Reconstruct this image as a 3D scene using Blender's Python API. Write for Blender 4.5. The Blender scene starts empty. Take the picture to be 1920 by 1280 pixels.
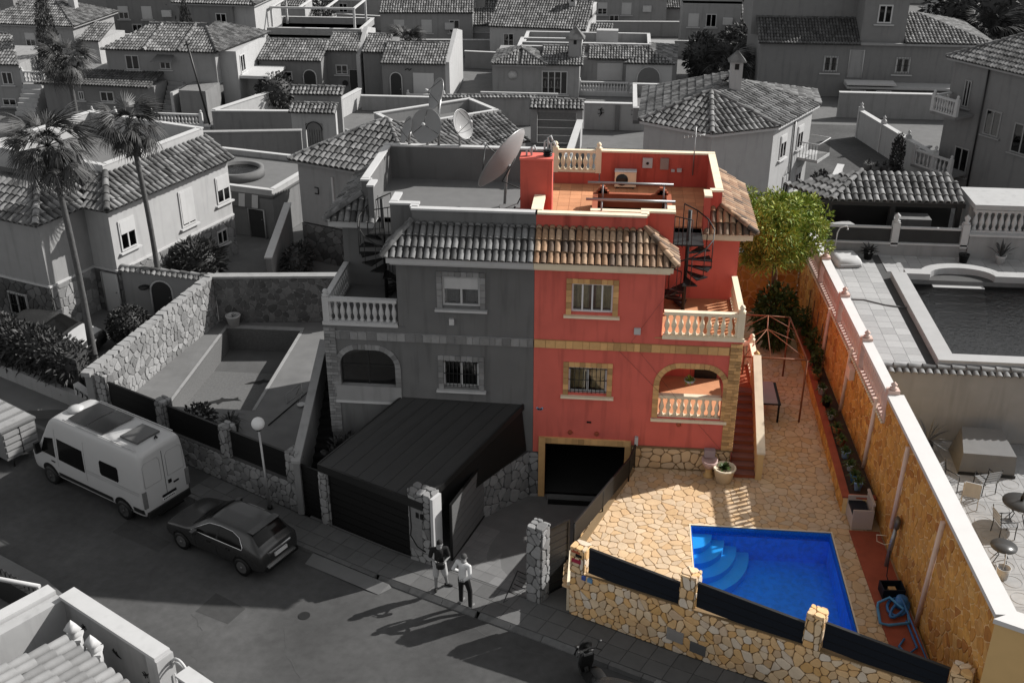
import bpy, math, random
from mathutils import Vector, Matrix
rnd = random.Random(11)
sc = bpy.context.scene
COL = sc.collection
PI = math.pi
R = math.radians
# ---------------------------------------------------------------- camera
cd = bpy.data.cameras.new('camera'); cam = bpy.data.objects.new('camera', cd); COL.objects.link(cam)
yaw, pit = R(5.5), R(26.6)
fw = Vector((-math.sin(yaw) * math.cos(pit), math.cos(yaw) * math.cos(pit), -math.sin(pit)))
rt = Vector((math.cos(yaw), math.sin(yaw), 0)); up = rt.cross(fw)
mw = Matrix((rt, up, -fw)).transposed().to_4x4(); mw.translation = (2.25, -30.4, 20.4)
cam.matrix_world = mw
cd.sensor_width = 36; cd.lens = 38.74; cd.clip_start = .3; cd.clip_end = 2000
sc.camera = cam
sc.render.resolution_x, sc.render.resolution_y = 1024, 682
# ---------------------------------------------------------------- sky, sun, exposure
SEL, SAZ = R(35.5), R(28)                    # the sun stands behind and to the right
w = bpy.data.worlds.new('World'); sc.world = w; w.use_nodes = True
nt = w.node_tree; bg = nt.nodes['Background']
sky = nt.nodes.new('ShaderNodeTexSky'); sky.sky_type = 'NISHITA'; sky.sun_disc = False
sky.sun_elevation = SEL; sky.sun_rotation = PI / 2 - SAZ
hs = nt.nodes.new('ShaderNodeHueSaturation'); hs.inputs['Saturation'].default_value = .04
nt.links.new(sky.outputs[0], hs.inputs['Color']); nt.links.new(hs.outputs[0], bg.inputs[0])
bg.inputs[1].default_value = .11
sd = bpy.data.lights.new('sun', 'SUN'); sd.energy = 5.0; sd.angle = R(.55); sd.color = (1, .975, .94)
sun = bpy.data.objects.new('sun', sd); COL.objects.link(sun)
sdir = Vector((-math.cos(SEL) * math.cos(SAZ), -math.cos(SEL) * math.sin(SAZ), -math.sin(SEL)))
sun.rotation_euler = sdir.to_track_quat('-Z', 'Y').to_euler(); sun.location = (30, 20, 40)
sc.view_settings.view_transform = 'Standard'; sc.view_settings.look = 'None'
sc.view_settings.gamma = 1; sc.view_settings.use_curve_mapping = False
sc.view_settings.exposure = .45
# ---------------------------------------------------------------- materials
MATS = {}
def g(v, t=0.0): return (v + t, v, v - t)
def mat(name, col, rough=.85, var=.12, scale=2.5, bump=0., bscale=60., metal=0., spec=.3, rand=0., streak=0., ramp=None, big=0., stain=0.):
    """procedural surface: noise tone, random tone per piece, drip streaks, fine relief"""
    if name in MATS: return MATS[name]
    m = bpy.data.materials.new(name); m.use_nodes = True; MATS[name] = m
    t = m.node_tree; N = t.nodes; L = t.links; b = N['Principled BSDF']
    b.inputs['Roughness'].default_value = rough; b.inputs['Metallic'].default_value = metal
    b.inputs['Specular IOR Level'].default_value = spec
    tc = N.new('ShaderNodeTexCoord'); oi = N.new('ShaderNodeObjectInfo'); ge = N.new('ShaderNodeNewGeometry')
    ad = N.new('ShaderNodeMath'); ad.operation = 'ADD'; L.new(oi.outputs['Random'], ad.inputs[0]); L.new(ge.outputs['Random Per Island'], ad.inputs[1])
    fr = N.new('ShaderNodeMath'); fr.operation = 'FRACT'; L.new(ad.outputs[0], fr.inputs[0])
    def mth(op, a, bb):
        n = N.new('ShaderNodeMath'); n.operation = op
        for i, x in enumerate((a, bb)):
            if isinstance(x, (int, float)): n.inputs[i].default_value = x
            else: L.new(x, n.inputs[i])
        return n.outputs[0]
    def noise(sc_, det=5, vec=None):
        n = N.new('ShaderNodeTexNoise'); n.inputs['Scale'].default_value = sc_; n.inputs['Detail'].default_value = det
        L.new(vec if vec else tc.outputs['Object'], n.inputs['Vector']); return n.outputs['Fac']
    val = mth('ADD', mth('MULTIPLY', mth('SUBTRACT', noise(scale), .5), 2.6 * var), 1.0)
    if big: val = mth('MULTIPLY', val, mth('ADD', mth('MULTIPLY', mth('SUBTRACT', noise(.35, 4), .5), 2.8 * big), 1.0))
    if rand: val = mth('MULTIPLY', val, mth('ADD', mth('MULTIPLY', mth('SUBTRACT', fr.outputs[0], .5), 2 * rand), 1.0))
    if streak:
        mp = N.new('ShaderNodeMapping'); mp.inputs['Scale'].default_value = (2.2, 2.2, .22); L.new(tc.outputs['Object'], mp.inputs['Vector'])
        s = noise(1.7, 6, mp.outputs[0])
        r_ = N.new('ShaderNodeMapRange'); r_.inputs['From Min'].default_value = .52; r_.inputs['From Max'].default_value = .75
        r_.inputs['To Min'].default_value = 1; r_.inputs['To Max'].default_value = 1 - streak; L.new(s, r_.inputs['Value'])
        val = mth('MULTIPLY', val, r_.outputs[0])
    if stain:
        r_ = N.new('ShaderNodeMapRange'); r_.inputs['From Min'].default_value = .44; r_.inputs['From Max'].default_value = .6
        r_.inputs['To Min'].default_value = 1; r_.inputs['To Max'].default_value = 1 - stain; L.new(noise(1.9, 8), r_.inputs['Value']); val = mth('MULTIPLY', val, r_.outputs[0])
    h = N.new('ShaderNodeHueSaturation'); L.new(val, h.inputs['Value'])
    if ramp:
        cr = N.new('ShaderNodeValToRGB'); e = cr.color_ramp
        while len(e.elements) < len(ramp): e.elements.new(.5)
        for i, c in enumerate(ramp):
            e.elements[i].position = i / (len(ramp) - 1); e.elements[i].color = (*c, 1)
        L.new(fr.outputs[0], cr.inputs[0]); L.new(cr.outputs[0], h.inputs['Color'])
    else: h.inputs['Color'].default_value = (*col, 1)
    L.new(h.outputs[0], b.inputs['Base Color'])
    if bump:
        bp = N.new('ShaderNodeBump'); bp.inputs['Strength'].default_value = bump; bp.inputs['Distance'].default_value = .02
        L.new(noise(bscale, 6), bp.inputs['Height']); L.new(bp.outputs[0], b.inputs['Normal'])
    return m
def glass_mat(name, tint, fac):
    m = bpy.data.materials.new(name); m.use_nodes = True; t = m.node_tree; N = t.nodes; L = t.links
    for n in list(N):
        if n.type == 'BSDF_PRINCIPLED': N.remove(n)
    tr = N.new('ShaderNodeBsdfTransparent'); tr.inputs[0].default_value = (*tint, 1)
    gl = N.new('ShaderNodeBsdfGlossy'); gl.inputs[0].default_value = (.9, .9, .9, 1); gl.inputs[1].default_value = .04
    tc = N.new('ShaderNodeTexCoord'); nz = N.new('ShaderNodeTexNoise'); nz.inputs['Scale'].default_value = 1.3; L.new(tc.outputs['Object'], nz.inputs['Vector'])
    bp = N.new('ShaderNodeBump'); bp.inputs['Strength'].default_value = .04; L.new(nz.outputs[0], bp.inputs['Height']); L.new(bp.outputs[0], gl.inputs['Normal'])
    lw = N.new('ShaderNodeLayerWeight'); lw.inputs[0].default_value = .25
    ma = N.new('ShaderNodeMath'); ma.operation = 'MULTIPLY_ADD'; ma.inputs[1].default_value = .6; ma.inputs[2].default_value = fac; ma.use_clamp = True
    L.new(lw.outputs['Fresnel'], ma.inputs[0])
    mx = N.new('ShaderNodeMixShader'); L.new(ma.outputs[0], mx.inputs[0]); L.new(tr.outputs[0], mx.inputs[1]); L.new(gl.outputs[0], mx.inputs[2])
    L.new(mx.outputs[0], N['Material Output'].inputs[0]); MATS[name] = m; return m
def water_mat(name, tint):
    m = glass_mat(name, tint, .0); N = m.node_tree.nodes
    for n in N:
        if n.type == 'TEX_NOISE': n.inputs['Scale'].default_value = 7; n.inputs['Detail'].default_value = 3
        if n.type == 'BUMP': n.inputs['Strength'].default_value = .5; n.inputs['Distance'].default_value = .06
        if n.type == 'MATH': n.inputs[1].default_value = .4
    return m
glass = glass_mat('window_glass', (.85, .86, .87), .06)
glass_dark = glass_mat('dark_glass', (.22, .22, .23), .06)
# greys of the street
m_white = mat('white_render', g(.34), var=.07, streak=.16, bump=.1)
m_cream = mat('cream_render', g(.24), var=.08, streak=.2, bump=.1)
m_greyw = mat('grey_render', g(.165), var=.08, streak=.22, bump=.1)
m_trim = mat('white_trim', g(.42), var=.06, streak=.08)
m_dark = mat('charcoal_metal', g(.012), rough=.45, var=.1, spec=.4)
m_black = mat('black_paint', g(.006), rough=.5, spec=.3)
m_iron = mat('black_iron', g(.009), rough=.5, spec=.4)
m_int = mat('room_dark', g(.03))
m_curt = mat('curtain_cloth', (.6, .48, .26), var=.3, scale=9)
m_gcurt = mat('grey_curtain', g(.16), var=.3, scale=9)
m_alu = mat('grey_metal', g(.3), rough=.4, metal=.7, var=.08)
m_gtile = mat('grey_roof_tile', g(.155), rough=.8, rand=.5, var=.3, scale=3., stain=.45)
m_gslab = mat('grey_roof_bed', g(.05), var=.2)
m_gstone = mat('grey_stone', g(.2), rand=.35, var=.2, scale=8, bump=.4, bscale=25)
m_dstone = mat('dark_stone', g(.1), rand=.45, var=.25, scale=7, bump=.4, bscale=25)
m_joint = mat('grey_mortar', g(.06), var=.15, bump=.3)
m_ljoint = mat('pale_mortar', g(.2), var=.15, bump=.3)
m_asph = mat('asphalt', g(.06), rough=.92, var=.24, scale=4, bump=.4, bscale=90, big=.45)
m_conc = mat('concrete', g(.12), rough=.9, var=.16, scale=2., bump=.2, bscale=50, big=.15)
m_slab = mat('pavement_slab', g(.105), rough=.9, var=.14, scale=4, bump=.2, bscale=60, rand=.12)
m_kerb = mat('kerb_concrete', g(.11), rough=.9, var=.25, scale=5, bump=.3, rand=.2)
m_soil = mat('dry_ground', g(.085), var=.3, scale=.8, bump=.3, bscale=12, big=.2)
m_leaf = mat('grey_leaf', g(.035), rough=.6, rand=.6, var=.2, spec=.3)
m_leafl = mat('pale_leaf', g(.09), rough=.6, rand=.5, var=.2, spec=.3)
m_bark = mat('grey_bark', g(.075), var=.35, scale=9, bump=.6, bscale=30)
# the coloured plot
m_red = mat('red_render', (.58, .125, .095), var=.13, scale=1.3, streak=.3, bump=.15, big=.09)
m_redin = mat('red_terrace_render', (.47, .09, .065), var=.12, streak=.45, bump=.1)
m_ctrim = mat('cream_trim', (.72, .62, .46), var=.08, streak=.15)
m_brick = mat('ochre_brick', (.5, .3, .13), rand=.3, var=.15, scale=7, bump=.2)
m_terra = mat('terracotta_floor', (.52, .24, .12), var=.15, scale=3, rand=.15)
m_strip = mat('red_strip', (.3, .07, .035), var=.25, scale=3, big=.15)
m_rtile = mat('clay_roof_tile', None, rough=.75, var=.5, scale=2.6, stain=.7, ramp=[(.05, .042, .036), (.28, .16, .09), (.46, .32, .21), (.13, .09, .065), (.36, .22, .13), (.22, .13, .085)])
m_gtileb = mat('dark_clay_tile', None, rough=.75, var=.45, scale=4.5, stain=.6, ramp=[g(.04), g(.16), g(.1), g(.2), g(.07)])
m_rslab = mat('clay_bed', (.05, .035, .03), var=.2)
m_pave = mat('paving_stone', None, rough=.8, var=.14, scale=3, bump=.25, bscale=30, ramp=[(.52, .35, .19), (.6, .43, .26), (.54, .41, .28), (.55, .36, .19), (.6, .46, .31), (.48, .36, .24)])
m_pjoint = mat('paving_joint', (.36, .24, .13), var=.2)
m_fstone = mat('front_wall_stone', None, rough=.8, var=.14, scale=5, bump=.35, bscale=30, ramp=[(.6, .36, .14), (.72, .47, .23), (.58, .46, .32), (.66, .4, .17), (.7, .53, .34), (.66, .59, .5), (.54, .36, .2)])
m_fjoint = mat('front_wall_joint', (.2, .135, .07), var=.2, bump=.3)
m_ostone = mat('orange_wall_stone', None, rough=.75, var=.3, scale=6, bump=.4, bscale=25, ramp=[(.46, .21, .045), (.6, .31, .075), (.52, .25, .06), (.36, .14, .03), (.62, .35, .11)])
m_ojoint = mat('orange_wall_joint', (.68, .45, .21), var=.25, bump=.3)
m_coping = mat('white_coping', g(.52, .012), var=.05, streak=.0)
m_ochre = mat('ochre_render', (.6, .4, .18), var=.06, bump=.1)
m_navy = mat('dark_panel', (.006, .009, .015), rough=.6, var=.1, spec=.25)
m_pink = mat('pink_batten', (.68, .5, .4), var=.12, scale=6)
m_pool = mat('pool_liner', (.004, .3, .95), rough=.5, var=.34, scale=7, big=.12)  # uneven tone paints the water's ripple swirl into the liner colour
m_step = mat('pool_step', (.05, .45, .95), rough=.5, var=.1)
m_water = water_mat('pool_water', (.7, .92, 1.0))
m_gwater = water_mat('grey_water', (.5, .5, .5))
m_leafg = mat('green_leaf', None, rough=.55, var=.25, scale=3, spec=.3, ramp=[(.08, .15, .015), (.19, .26, .03), (.32, .35, .05), (.12, .19, .025), (.42, .4, .09)])
m_leafd = mat('ivy_leaf', None, rough=.6, var=.25, ramp=[(.02, .045, .008), (.05, .08, .015), (.035, .06, .01)])
m_trunk = mat('tree_bark', (.12, .07, .04), var=.3, scale=9, bump=.5)
m_blue = mat('blue_plastic', (.03, .14, .33), rough=.45, var=.1, spec=.4)
m_lblue = mat('pale_blue_glaze', (.25, .36, .5), rough=.4, var=.15)
m_pot = mat('clay_pot', (.4, .17, .07), var=.2)
m_rust = mat('rusty_tube', (.2, .075, .035), rough=.6, var=.2)
m_cloth = mat('mauve_cloth', (.3, .24, .24), var=.1)
# ---------------------------------------------------------------- mesh collecting
class M:
    def __init__(s): s.v = []; s.f = []; s.s = []
    def add(s, vs, fs, sm=False):
        o = len(s.v); s.v += [tuple(v) for v in vs]; s.f += [tuple(i + o for i in f) for f in fs]; s.s += [sm] * len(fs); return s
    def box(s, x0, x1, y0, y1, z0, z1):
        if x0 > x1: x0, x1 = x1, x0
        if y0 > y1: y0, y1 = y1, y0
        return s.add([(x0, y0, z0), (x1, y0, z0), (x1, y1, z0), (x0, y1, z0), (x0, y0, z1), (x1, y0, z1), (x1, y1, z1), (x0, y1, z1)],
                     [(0, 3, 2, 1), (4, 5, 6, 7), (0, 1, 5, 4), (1, 2, 6, 5), (2, 3, 7, 6), (3, 0, 4, 7)])
    def obox(s, c, d, rz=0, rx=0, ry=0):
        m = Matrix.Translation(c) @ Matrix.Rotation(rz, 4, 'Z') @ Matrix.Rotation(rx, 4, 'X') @ Matrix.Rotation(ry, 4, 'Y')
        n = M().box(-d[0] / 2, d[0] / 2, -d[1] / 2, d[1] / 2, -d[2] / 2, d[2] / 2); n.xf(m); return s.join(n)
    def join(s, n):
        o = len(s.v); s.v += n.v; s.f += [tuple(i + o for i in f) for f in n.f]; s.s += n.s; return s
    def xf(s, m): s.v = [tuple(m @ Vector(v)) for v in s.v]; return s
    def prism(s, poly, z0, z1, fn=None):
        n = len(poly); vs = [(p[0], p[1], z0) for p in poly] + [(p[0], p[1], z1) for p in poly]
        if fn: vs = [fn(*v) for v in vs]
        return s.add(vs, [tuple(range(n))[::-1], tuple(range(n, 2 * n))] + [(i, (i + 1) % n, (i + 1) % n + n, i + n) for i in range(n)])
    def quad(s, *p): return s.add(p, [tuple(range(len(p)))])
    def wall(s, a, b, z0, z1, th, ops=(), z1b=None):
        """upright wall on the plan line a-b (left face on the line, thickness to the left of a>b), openings (u0,u1,z0,z1)"""
        a = Vector((a[0], a[1])); b = Vector((b[0], b[1])); L = (b - a).length; u = (b - a) / L; n = Vector((-u.y, u.x)) * th
        us = sorted({0, L} | {o[0] for o in ops} | {o[1] for o in ops})
        for i in range(len(us) - 1):
            u0, u1 = us[i], us[i + 1]; mid = (u0 + u1) / 2
            zs = [(z0, z1)]
            for o in ops:
                if o[0] <= mid <= o[1]:
                    nz = []
                    for p, q in zs:
                        if o[2] > p: nz.append((p, min(o[2], q)))
                        if o[3] < q: nz.append((max(o[3], p), q))
                    zs = [t for t in nz if t[1] - t[0] > 1e-4]
            for p, q in zs:
                A = a + u * u0; B = a + u * u1
                s.prism([A, B, B + n, A + n] if th > 0 else [A, A + n, B + n, B], p, q)
        return s
    def tube(s, pts, r, n=8, closed=False, caps=True):
        pts = [Vector(p) for p in pts]; k = len(pts); rs = r if isinstance(r, (list, tuple)) else [r] * k
        ring = []; prev = None
        for i, p in enumerate(pts):
            d = (pts[(i + 1) % k] - pts[i - 1]) if closed else (pts[min(i + 1, k - 1)] - pts[max(i - 1, 0)])
            d.normalize()
            if prev is None: a = d.orthogonal().normalized()
            else:
                a = prev - d * prev.dot(d)
                a = a.normalized() if a.length > 1e-6 else d.orthogonal().normalized()
            prev = a; b = d.cross(a)
            ring.append([p + (a * math.cos(2 * PI * j / n) + b * math.sin(2 * PI * j / n)) * rs[i] for j in range(n)])
        vs = [v for q in ring for v in q]
        fs = [(i * n + j, i * n + (j + 1) % n, ((i + 1) % k) * n + (j + 1) % n, ((i + 1) % k) * n + j) for i in range(k if closed else k - 1) for j in range(n)]
        s.add(vs, fs, True)
        if caps and not closed:
            o = len(s.v) - len(vs)
            s.f += [tuple(range(o, o + n))[::-1], tuple(range(o + (k - 1) * n, o + k * n))]; s.s += [False, False]
        return s
    def lathe(s, prof, c=(0, 0, 0), n=12, sx=1, sy=1):
        vs = [(c[0] + r * sx * math.cos(2 * PI * j / n), c[1] + r * sy * math.sin(2 * PI * j / n), c[2] + z) for r, z in prof for j in range(n)]
        k = len(prof)
        s.add(vs, [(i * n + j, i * n + (j + 1) % n, (i + 1) * n + (j + 1) % n, (i + 1) * n + j) for i in range(k - 1) for j in range(n)], True)
        o = len(s.v) - len(vs)
        if prof[0][0] > 1e-4: s.f.append(tuple(range(o, o + n))[::-1]); s.s.append(False)
        if prof[-1][0] > 1e-4: s.f.append(tuple(range(o + (k - 1) * n, o + k * n))); s.s.append(False)
        return s
    def loft(s, rings, caps=True, sm=True):
        n = len(rings[0]); k = len(rings)
        o = len(s.v)
        s.add([v for r_ in rings for v in r_], [(i * n + j, i * n + (j + 1) % n, (i + 1) * n + (j + 1) % n, (i + 1) * n + j) for i in range(k - 1) for j in range(n)], sm)
        if caps:
            s.f += [tuple(range(o, o + n))[::-1], tuple(range(o + (k - 1) * n, o + k * n))]; s.s += [False, False]
        return s
    def mesh(s, name, m):
        me = bpy.data.meshes.new(name); me.from_pydata(s.v, [], s.f); me.polygons.foreach_set('use_smooth', s.s)
        if m: me.materials.append(m)
        me.update(); return me
    def build(s, name, m, parent=None, kind=None, label=None):
        o = bpy.data.objects.new(name, s.mesh(name, m)); COL.objects.link(o); o.parent = parent
        if kind: o['kind'] = kind
        if label: o['label'] = label
        return o
ROOTS = []
def tag(o, label, cat, group=None):
    o['label'] = label; o['category'] = cat; o['kind'] = 'thing'
    if group: o['group'] = group
    return o
def thing(name, label, cat, loc=None, rz=0, group=None):
    o = bpy.data.objects.new(name, None); COL.objects.link(o); o.empty_display_size = .2
    if loc is None: ROOTS.append(o)
    else: o.location = loc; o.rotation_euler = (0, 0, rz)
    return tag(o, label, cat, group)
def copy_tree(o, parent=None):
    c = o.copy(); COL.objects.link(c); c.parent = parent
    for ch in list(o.children): copy_tree(ch, c)
    return c
def inst(name, me, parent, mtx):
    o = bpy.data.objects.new(name, me); COL.objects.link(o); o.parent = parent; o.matrix_basis = mtx; return o
# ---------------------------------------------------------------- roof tiles
def tile_m(rad=.1, L=.46, seg=6, tap=.82, th=.0):
    m = M(); vs = []
    for k, (y, r_, z) in enumerate(((0, rad, .028), (L, rad * tap, .0))):
        vs += [(r_ * math.cos(PI * j / seg), y, z + r_ * math.sin(PI * j / seg)) for j in range(seg + 1)]
    m.add(vs, [(j, seg + 1 + j, seg + 2 + j, j + 1) for j in range(seg)], True)
    m.add([(rad * math.cos(PI * j / seg), 0, .028 + rad * math.sin(PI * j / seg)) for j in range(seg + 1)] +
          [(rad * .78 * math.cos(PI * j / seg), .0, .02 + rad * .74 * math.sin(PI * j / seg)) for j in range(seg + 1)],
          [(j, j + 1, seg + 2 + j, seg + 1 + j) for j in range(seg)])
    return m
def basis(o, u, v):
    u = Vector(u).normalized(); v = Vector(v); v = (v - u * v.dot(u)).normalized(); n = u.cross(v)
    m = Matrix((u, v, n)).transposed().to_4x4(); m.translation = o; return m
def clip(poly, p, n):
    """keep the side of the line through p where (q-p).n <= 0"""
    out = []; k = len(poly)
    for i in range(k):
        a, b = poly[i], poly[(i + 1) % k]
        da = (a[0] - p[0]) * n[0] + (a[1] - p[1]) * n[1]; db = (b[0] - p[0]) * n[0] + (b[1] - p[1]) * n[1]
        if da <= 0: out.append(a)
        if da * db < 0: t = da / (da - db); out.append((a[0] + (b[0] - a[0]) * t, a[1] + (b[1] - a[1]) * t))
    return out
def area(p): return .5 * sum(p[i][0] * p[(i + 1) % len(p)][1] - p[(i + 1) % len(p)][0] * p[i][1] for i in range(len(p)))
def tiles(poly, parent, m, slab, pitch=.25, row=.4, objs=False, over=.06, jit=.01, th=.07, name='roof', rad=None, sidem=None):
    """a tiled roof face: poly[0]-poly[1] is the eave (seen from outside left to right), the rest goes round"""
    P = [Vector(p) for p in poly]; mt = basis(P[0], P[1] - P[0], (P[2] - P[1])); inv = mt.inverted()
    q = [tuple((inv @ p)[:2]) for p in P]
    sl = M(); k = len(P); nn = mt.to_3x3() @ Vector((0, 0, 1))
    sl.add([p for p in P] + [p - nn * th for p in P], [tuple(range(k)), tuple(range(k, 2 * k))[::-1]] + [(i, i + k, (i + 1) % k + k, (i + 1) % k) for i in range(k)])
    root = sl.build(name, slab, parent)
    rad = rad or pitch * .47; base = tile_m(rad, row * 1.12, 5 if not objs else 7)
    me = base.mesh('tile', m) if objs else None
    acc = M(); x0 = min(p[0] for p in q); x1 = max(p[0] for p in q); n = max(1, int(round((x1 - x0) / pitch))); step = (x1 - x0) / n
    for i in range(n):
        x = x0 + (i + .5) * step; ys = []
        for a in range(k):
            A, B = q[a], q[(a + 1) % k]
            if (A[0] - x) * (B[0] - x) < 0: ys.append(A[1] + (B[1] - A[1]) * (x - A[0]) / (B[0] - A[0]))
        if len(ys) < 2: continue
        lo, hi = min(ys), max(ys); y = lo - over
        if lo > .02: y = -over + math.ceil((lo) / row) * row
        while y < hi - .1:
            t = Matrix.Translation((x + rnd.uniform(-jit, jit), y + rnd.uniform(-jit, jit), 0)) @ Matrix.Rotation(rnd.uniform(-.03, .03), 4, 'Z')
            if hi - y < row * 1.0: t = t @ Matrix.Diagonal((1, max(.3, (hi - y) / (row * 1.1)), 1, 1))
            if objs: inst('tile', me, root, mt @ t)
            else:
                b = M(); b.v = base.v; b.f = base.f; b.s = base.s; c = M(); c.v = list(base.v); c.f = base.f; c.s = base.s; c.xf(mt @ t); acc.join(c)
            y += row
    if not objs and acc.v: acc.build('roof_tiles', m, root, kind='stuff')
    return root
def ridge(parent, pts, m, r=.13, L=.42, name='ridge_cap'):
    acc = M()
    for a, b in zip(pts[:-1], pts[1:]):
        a = Vector(a); b = Vector(b); d = b - a; n = max(1, int(d.length / L)); u = d.normalized().cross(Vector((0, 0, 1)))
        for i in range(n):
            t = tile_m(r, d.length / n * 1.12, 6); t.xf(basis(a + d * i / n - Vector((0, 0, .03)), u, d)); acc.join(t)
    return acc.build(name, m, parent)
# ---------------------------------------------------------------- stones
def cells(u0, u1, v0, v1, sp, jit=.46, asp=1.0, seed=1, drop=.14):
    rr = random.Random(seed); nx = int((u1 - u0) / sp / asp) + 3; ny = int((v1 - v0) / sp) + 3
    P = {}
    for i in range(-1, nx):
        for j in range(-1, ny):
            if rr.random() < drop: continue
            P[i, j] = (u0 + (i + .5 + rr.uniform(-jit, jit)) * sp * asp, v0 + (j + .5 + rr.uniform(-jit, jit)) * sp)
    out = []
    for (i, j), p in P.items():
        poly = [(u0, v0), (u1, v0), (u1, v1), (u0, v1)]
        for a in range(-2, 3):
            for b in range(-2, 3):
                q = P.get((i + a, j + b))
                if q is None or (a == 0 and b == 0): continue
                mid = ((p[0] + q[0]) / 2, (p[1] + q[1]) / 2)
                poly = clip(poly, mid, (q[0] - p[0], q[1] - p[1]))
                if len(poly) < 3: break
            if len(poly) < 3: break
        if len(poly) >= 3 and area(poly) > .2 * sp * sp * .2: out.append(poly)
    return out
def inset(poly, d):
    if area(poly) < 0: poly = poly[::-1]
    out = poly; k = len(poly)
    for i in range(k):
        a, b = poly[i], poly[(i + 1) % k]; l = math.hypot(b[0] - a[0], b[1] - a[1])
        if l < 1e-6: continue
        n = ((b[1] - a[1]) / l, -(b[0] - a[0]) / l)
        out = clip(out, (a[0] - n[0] * d, a[1] - n[1] * d), n)
        if len(out) < 3: return []
    return out
def stone_m(poly, fn, h, bev=.25):
    """one stone: outline at the joint, edge rounded up to its face; fn maps (u,v,height)"""
    c = (sum(p[0] for p in poly) / len(poly), sum(p[1] for p in poly) / len(poly)); pp = []
    for i in range(len(poly)):                      # cut the corners
        a, b = poly[i], poly[(i + 1) % len(poly)]
        pp += [(a[0] * .78 + b[0] * .22, a[1] * .78 + b[1] * .22), (a[0] * .22 + b[0] * .78, a[1] * .22 + b[1] * .78)]
    n = len(pp); tilt = (rnd.uniform(-.03, .03), rnd.uniform(-.03, .03))
    sh = lambda p, f: (c[0] + (p[0] - c[0]) * f, c[1] + (p[1] - c[1]) * f)
    hz = lambda p: h + (p[0] - c[0]) * tilt[0] + (p[1] - c[1]) * tilt[1]
    vs = [fn(p[0], p[1], -.02) for p in pp] + [fn(p[0], p[1], hz(p) * .7) for p in pp] + [fn(*sh(p, .9), hz(p)) for p in pp]
    m = M(); m.add(vs, [(i, (i + 1) % n, (i + 1) % n + n, i + n) for i in range(n)] + [(i + n, (i + 1) % n + n, (i + 1) % n + 2 * n, i + 2 * n) for i in range(n)] + [tuple(range(2 * n, 3 * n))])
    return m
def stones(parent, polys, fn, m, h=.03, joint=.018, limit=300, key=None, name='stone', hv=.4):
    pl = [q for q in (inset(p, joint) for p in polys) if len(q) >= 3 and abs(area(q)) > .003]
    pl.sort(key=key if key else (lambda p: -abs(area(p))))
    acc = M()
    for i, p in enumerate(pl):
        s = stone_m(p, fn, h * (1 + rnd.uniform(-hv, hv)))
        if i < limit: s.build(name, m, parent)
        else: acc.join(s)
    if acc.v: acc.build(name + 's_beyond', m, parent, kind='stuff')
# ---------------------------------------------------------------- leaves
def leaves(m, c, rad, n, ln, wd, shell=.55, up=.3, droop=0., seed=3, flat=False):
    rr = random.Random(seed)
    for _ in range(n):
        while True:
            d = Vector((rr.gauss(0, 1), rr.gauss(0, 1), rr.gauss(0, 1)))
            if d.length > .1: break
        d.normalize(); f = shell + (1 - shell) * rr.random() ** .6
        p = Vector((c[0] + d.x * rad[0] * f, c[1] + d.y * rad[1] * f, c[2] + d.z * rad[2] * f))
        o = (d + Vector((rr.gauss(0, .5), rr.gauss(0, .5), rr.gauss(0, .5) + up))).normalized()
        s = o.cross(Vector((rr.gauss(0, 1), rr.gauss(0, 1), rr.gauss(0, 1)))).normalized()
        l = ln * rr.uniform(.6, 1.3); w_ = wd * rr.uniform(.6, 1.3); e = p + o * l - Vector((0, 0, droop * l))
        m.add([p, p + o * l * .5 + s * w_, e, p + o * l * .5 - s * w_], [(0, 1, 2, 3)])
    return m
def burst(m, c, n, ln, wd, spread=1.0, axis=(0, 0, 1), droop=.3, seed=1):
    """rosette of long leaves, two faces each, bent"""
    rr = random.Random(seed); ax = Vector(axis).normalized()
    for i in range(n):
        a = 2.399 * i + rr.uniform(-.3, .3); t = spread * math.sqrt((i + .5) / n)
        x = ax.orthogonal().normalized(); y = ax.cross(x)
        d = (ax * math.cos(t) + (x * math.cos(a) + y * math.sin(a)) * math.sin(t)).normalized()
        s = d.cross(ax); s = s.normalized() if s.length > .05 else x
        l = ln * rr.uniform(.75, 1.15); p0 = Vector(c); p1 = p0 + d * l * .55; p2 = p0 + d * l - Vector((0, 0, droop * l))
        m.add([p0 - s * wd * .3, p0 + s * wd * .3, p1 + s * wd, p1 - s * wd, p2], [(0, 1, 2, 3), (3, 2, 4)])
    return m
# ---------------------------------------------------------------- small building parts
BAL = [(.07, 0), (.07, .06), (.045, .09), (.05, .16), (.085, .27), (.075, .36), (.04, .5), (.035, .56), (.055, .6), (.06, .66)]
def bal_mesh(h, m, r=1.0, n=8):
    k = h / .66; return M().lathe([(a * r, z * k) for a, z in BAL], n=n).mesh('baluster', m)
def balustrade(parent, a, b, z, h, m, n, th=.16, posts=(), name='balustrade', r=1.0, cap=True):
    """rails and posts between two plan points, turned balusters as pieces"""
    a = Vector((a[0], a[1])); b = Vector((b[0], b[1])); d = b - a; rz = math.atan2(d.y, d.x); mid = (a + b) / 2; L = d.length
    mm = M(); mm.obox((mid.x, mid.y, z + .045), (L, th, .09), rz); mm.obox((mid.x, mid.y, z + h - .05), (L, th * 1.15, .1), rz)
    for f in posts:
        p = a + d * f; mm.obox((p.x, p.y, z + h / 2 + .02), (.2, .2, h + .06), rz)
        if cap: mm.lathe([(.11, 0), (.12, .04), (.05, .07), (.09, .14), (.06, .21), (0, .24)], (p.x, p.y, z + h + .05), 8)
    root = mm.build(name, m, parent); me = bal_mesh(h - .19, m, r)
    for i in range(n):
        p = a + d * ((i + .5) / n); inst('baluster', me, root, Matrix.Translation((p.x, p.y, z + .09)))
    return root
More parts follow.
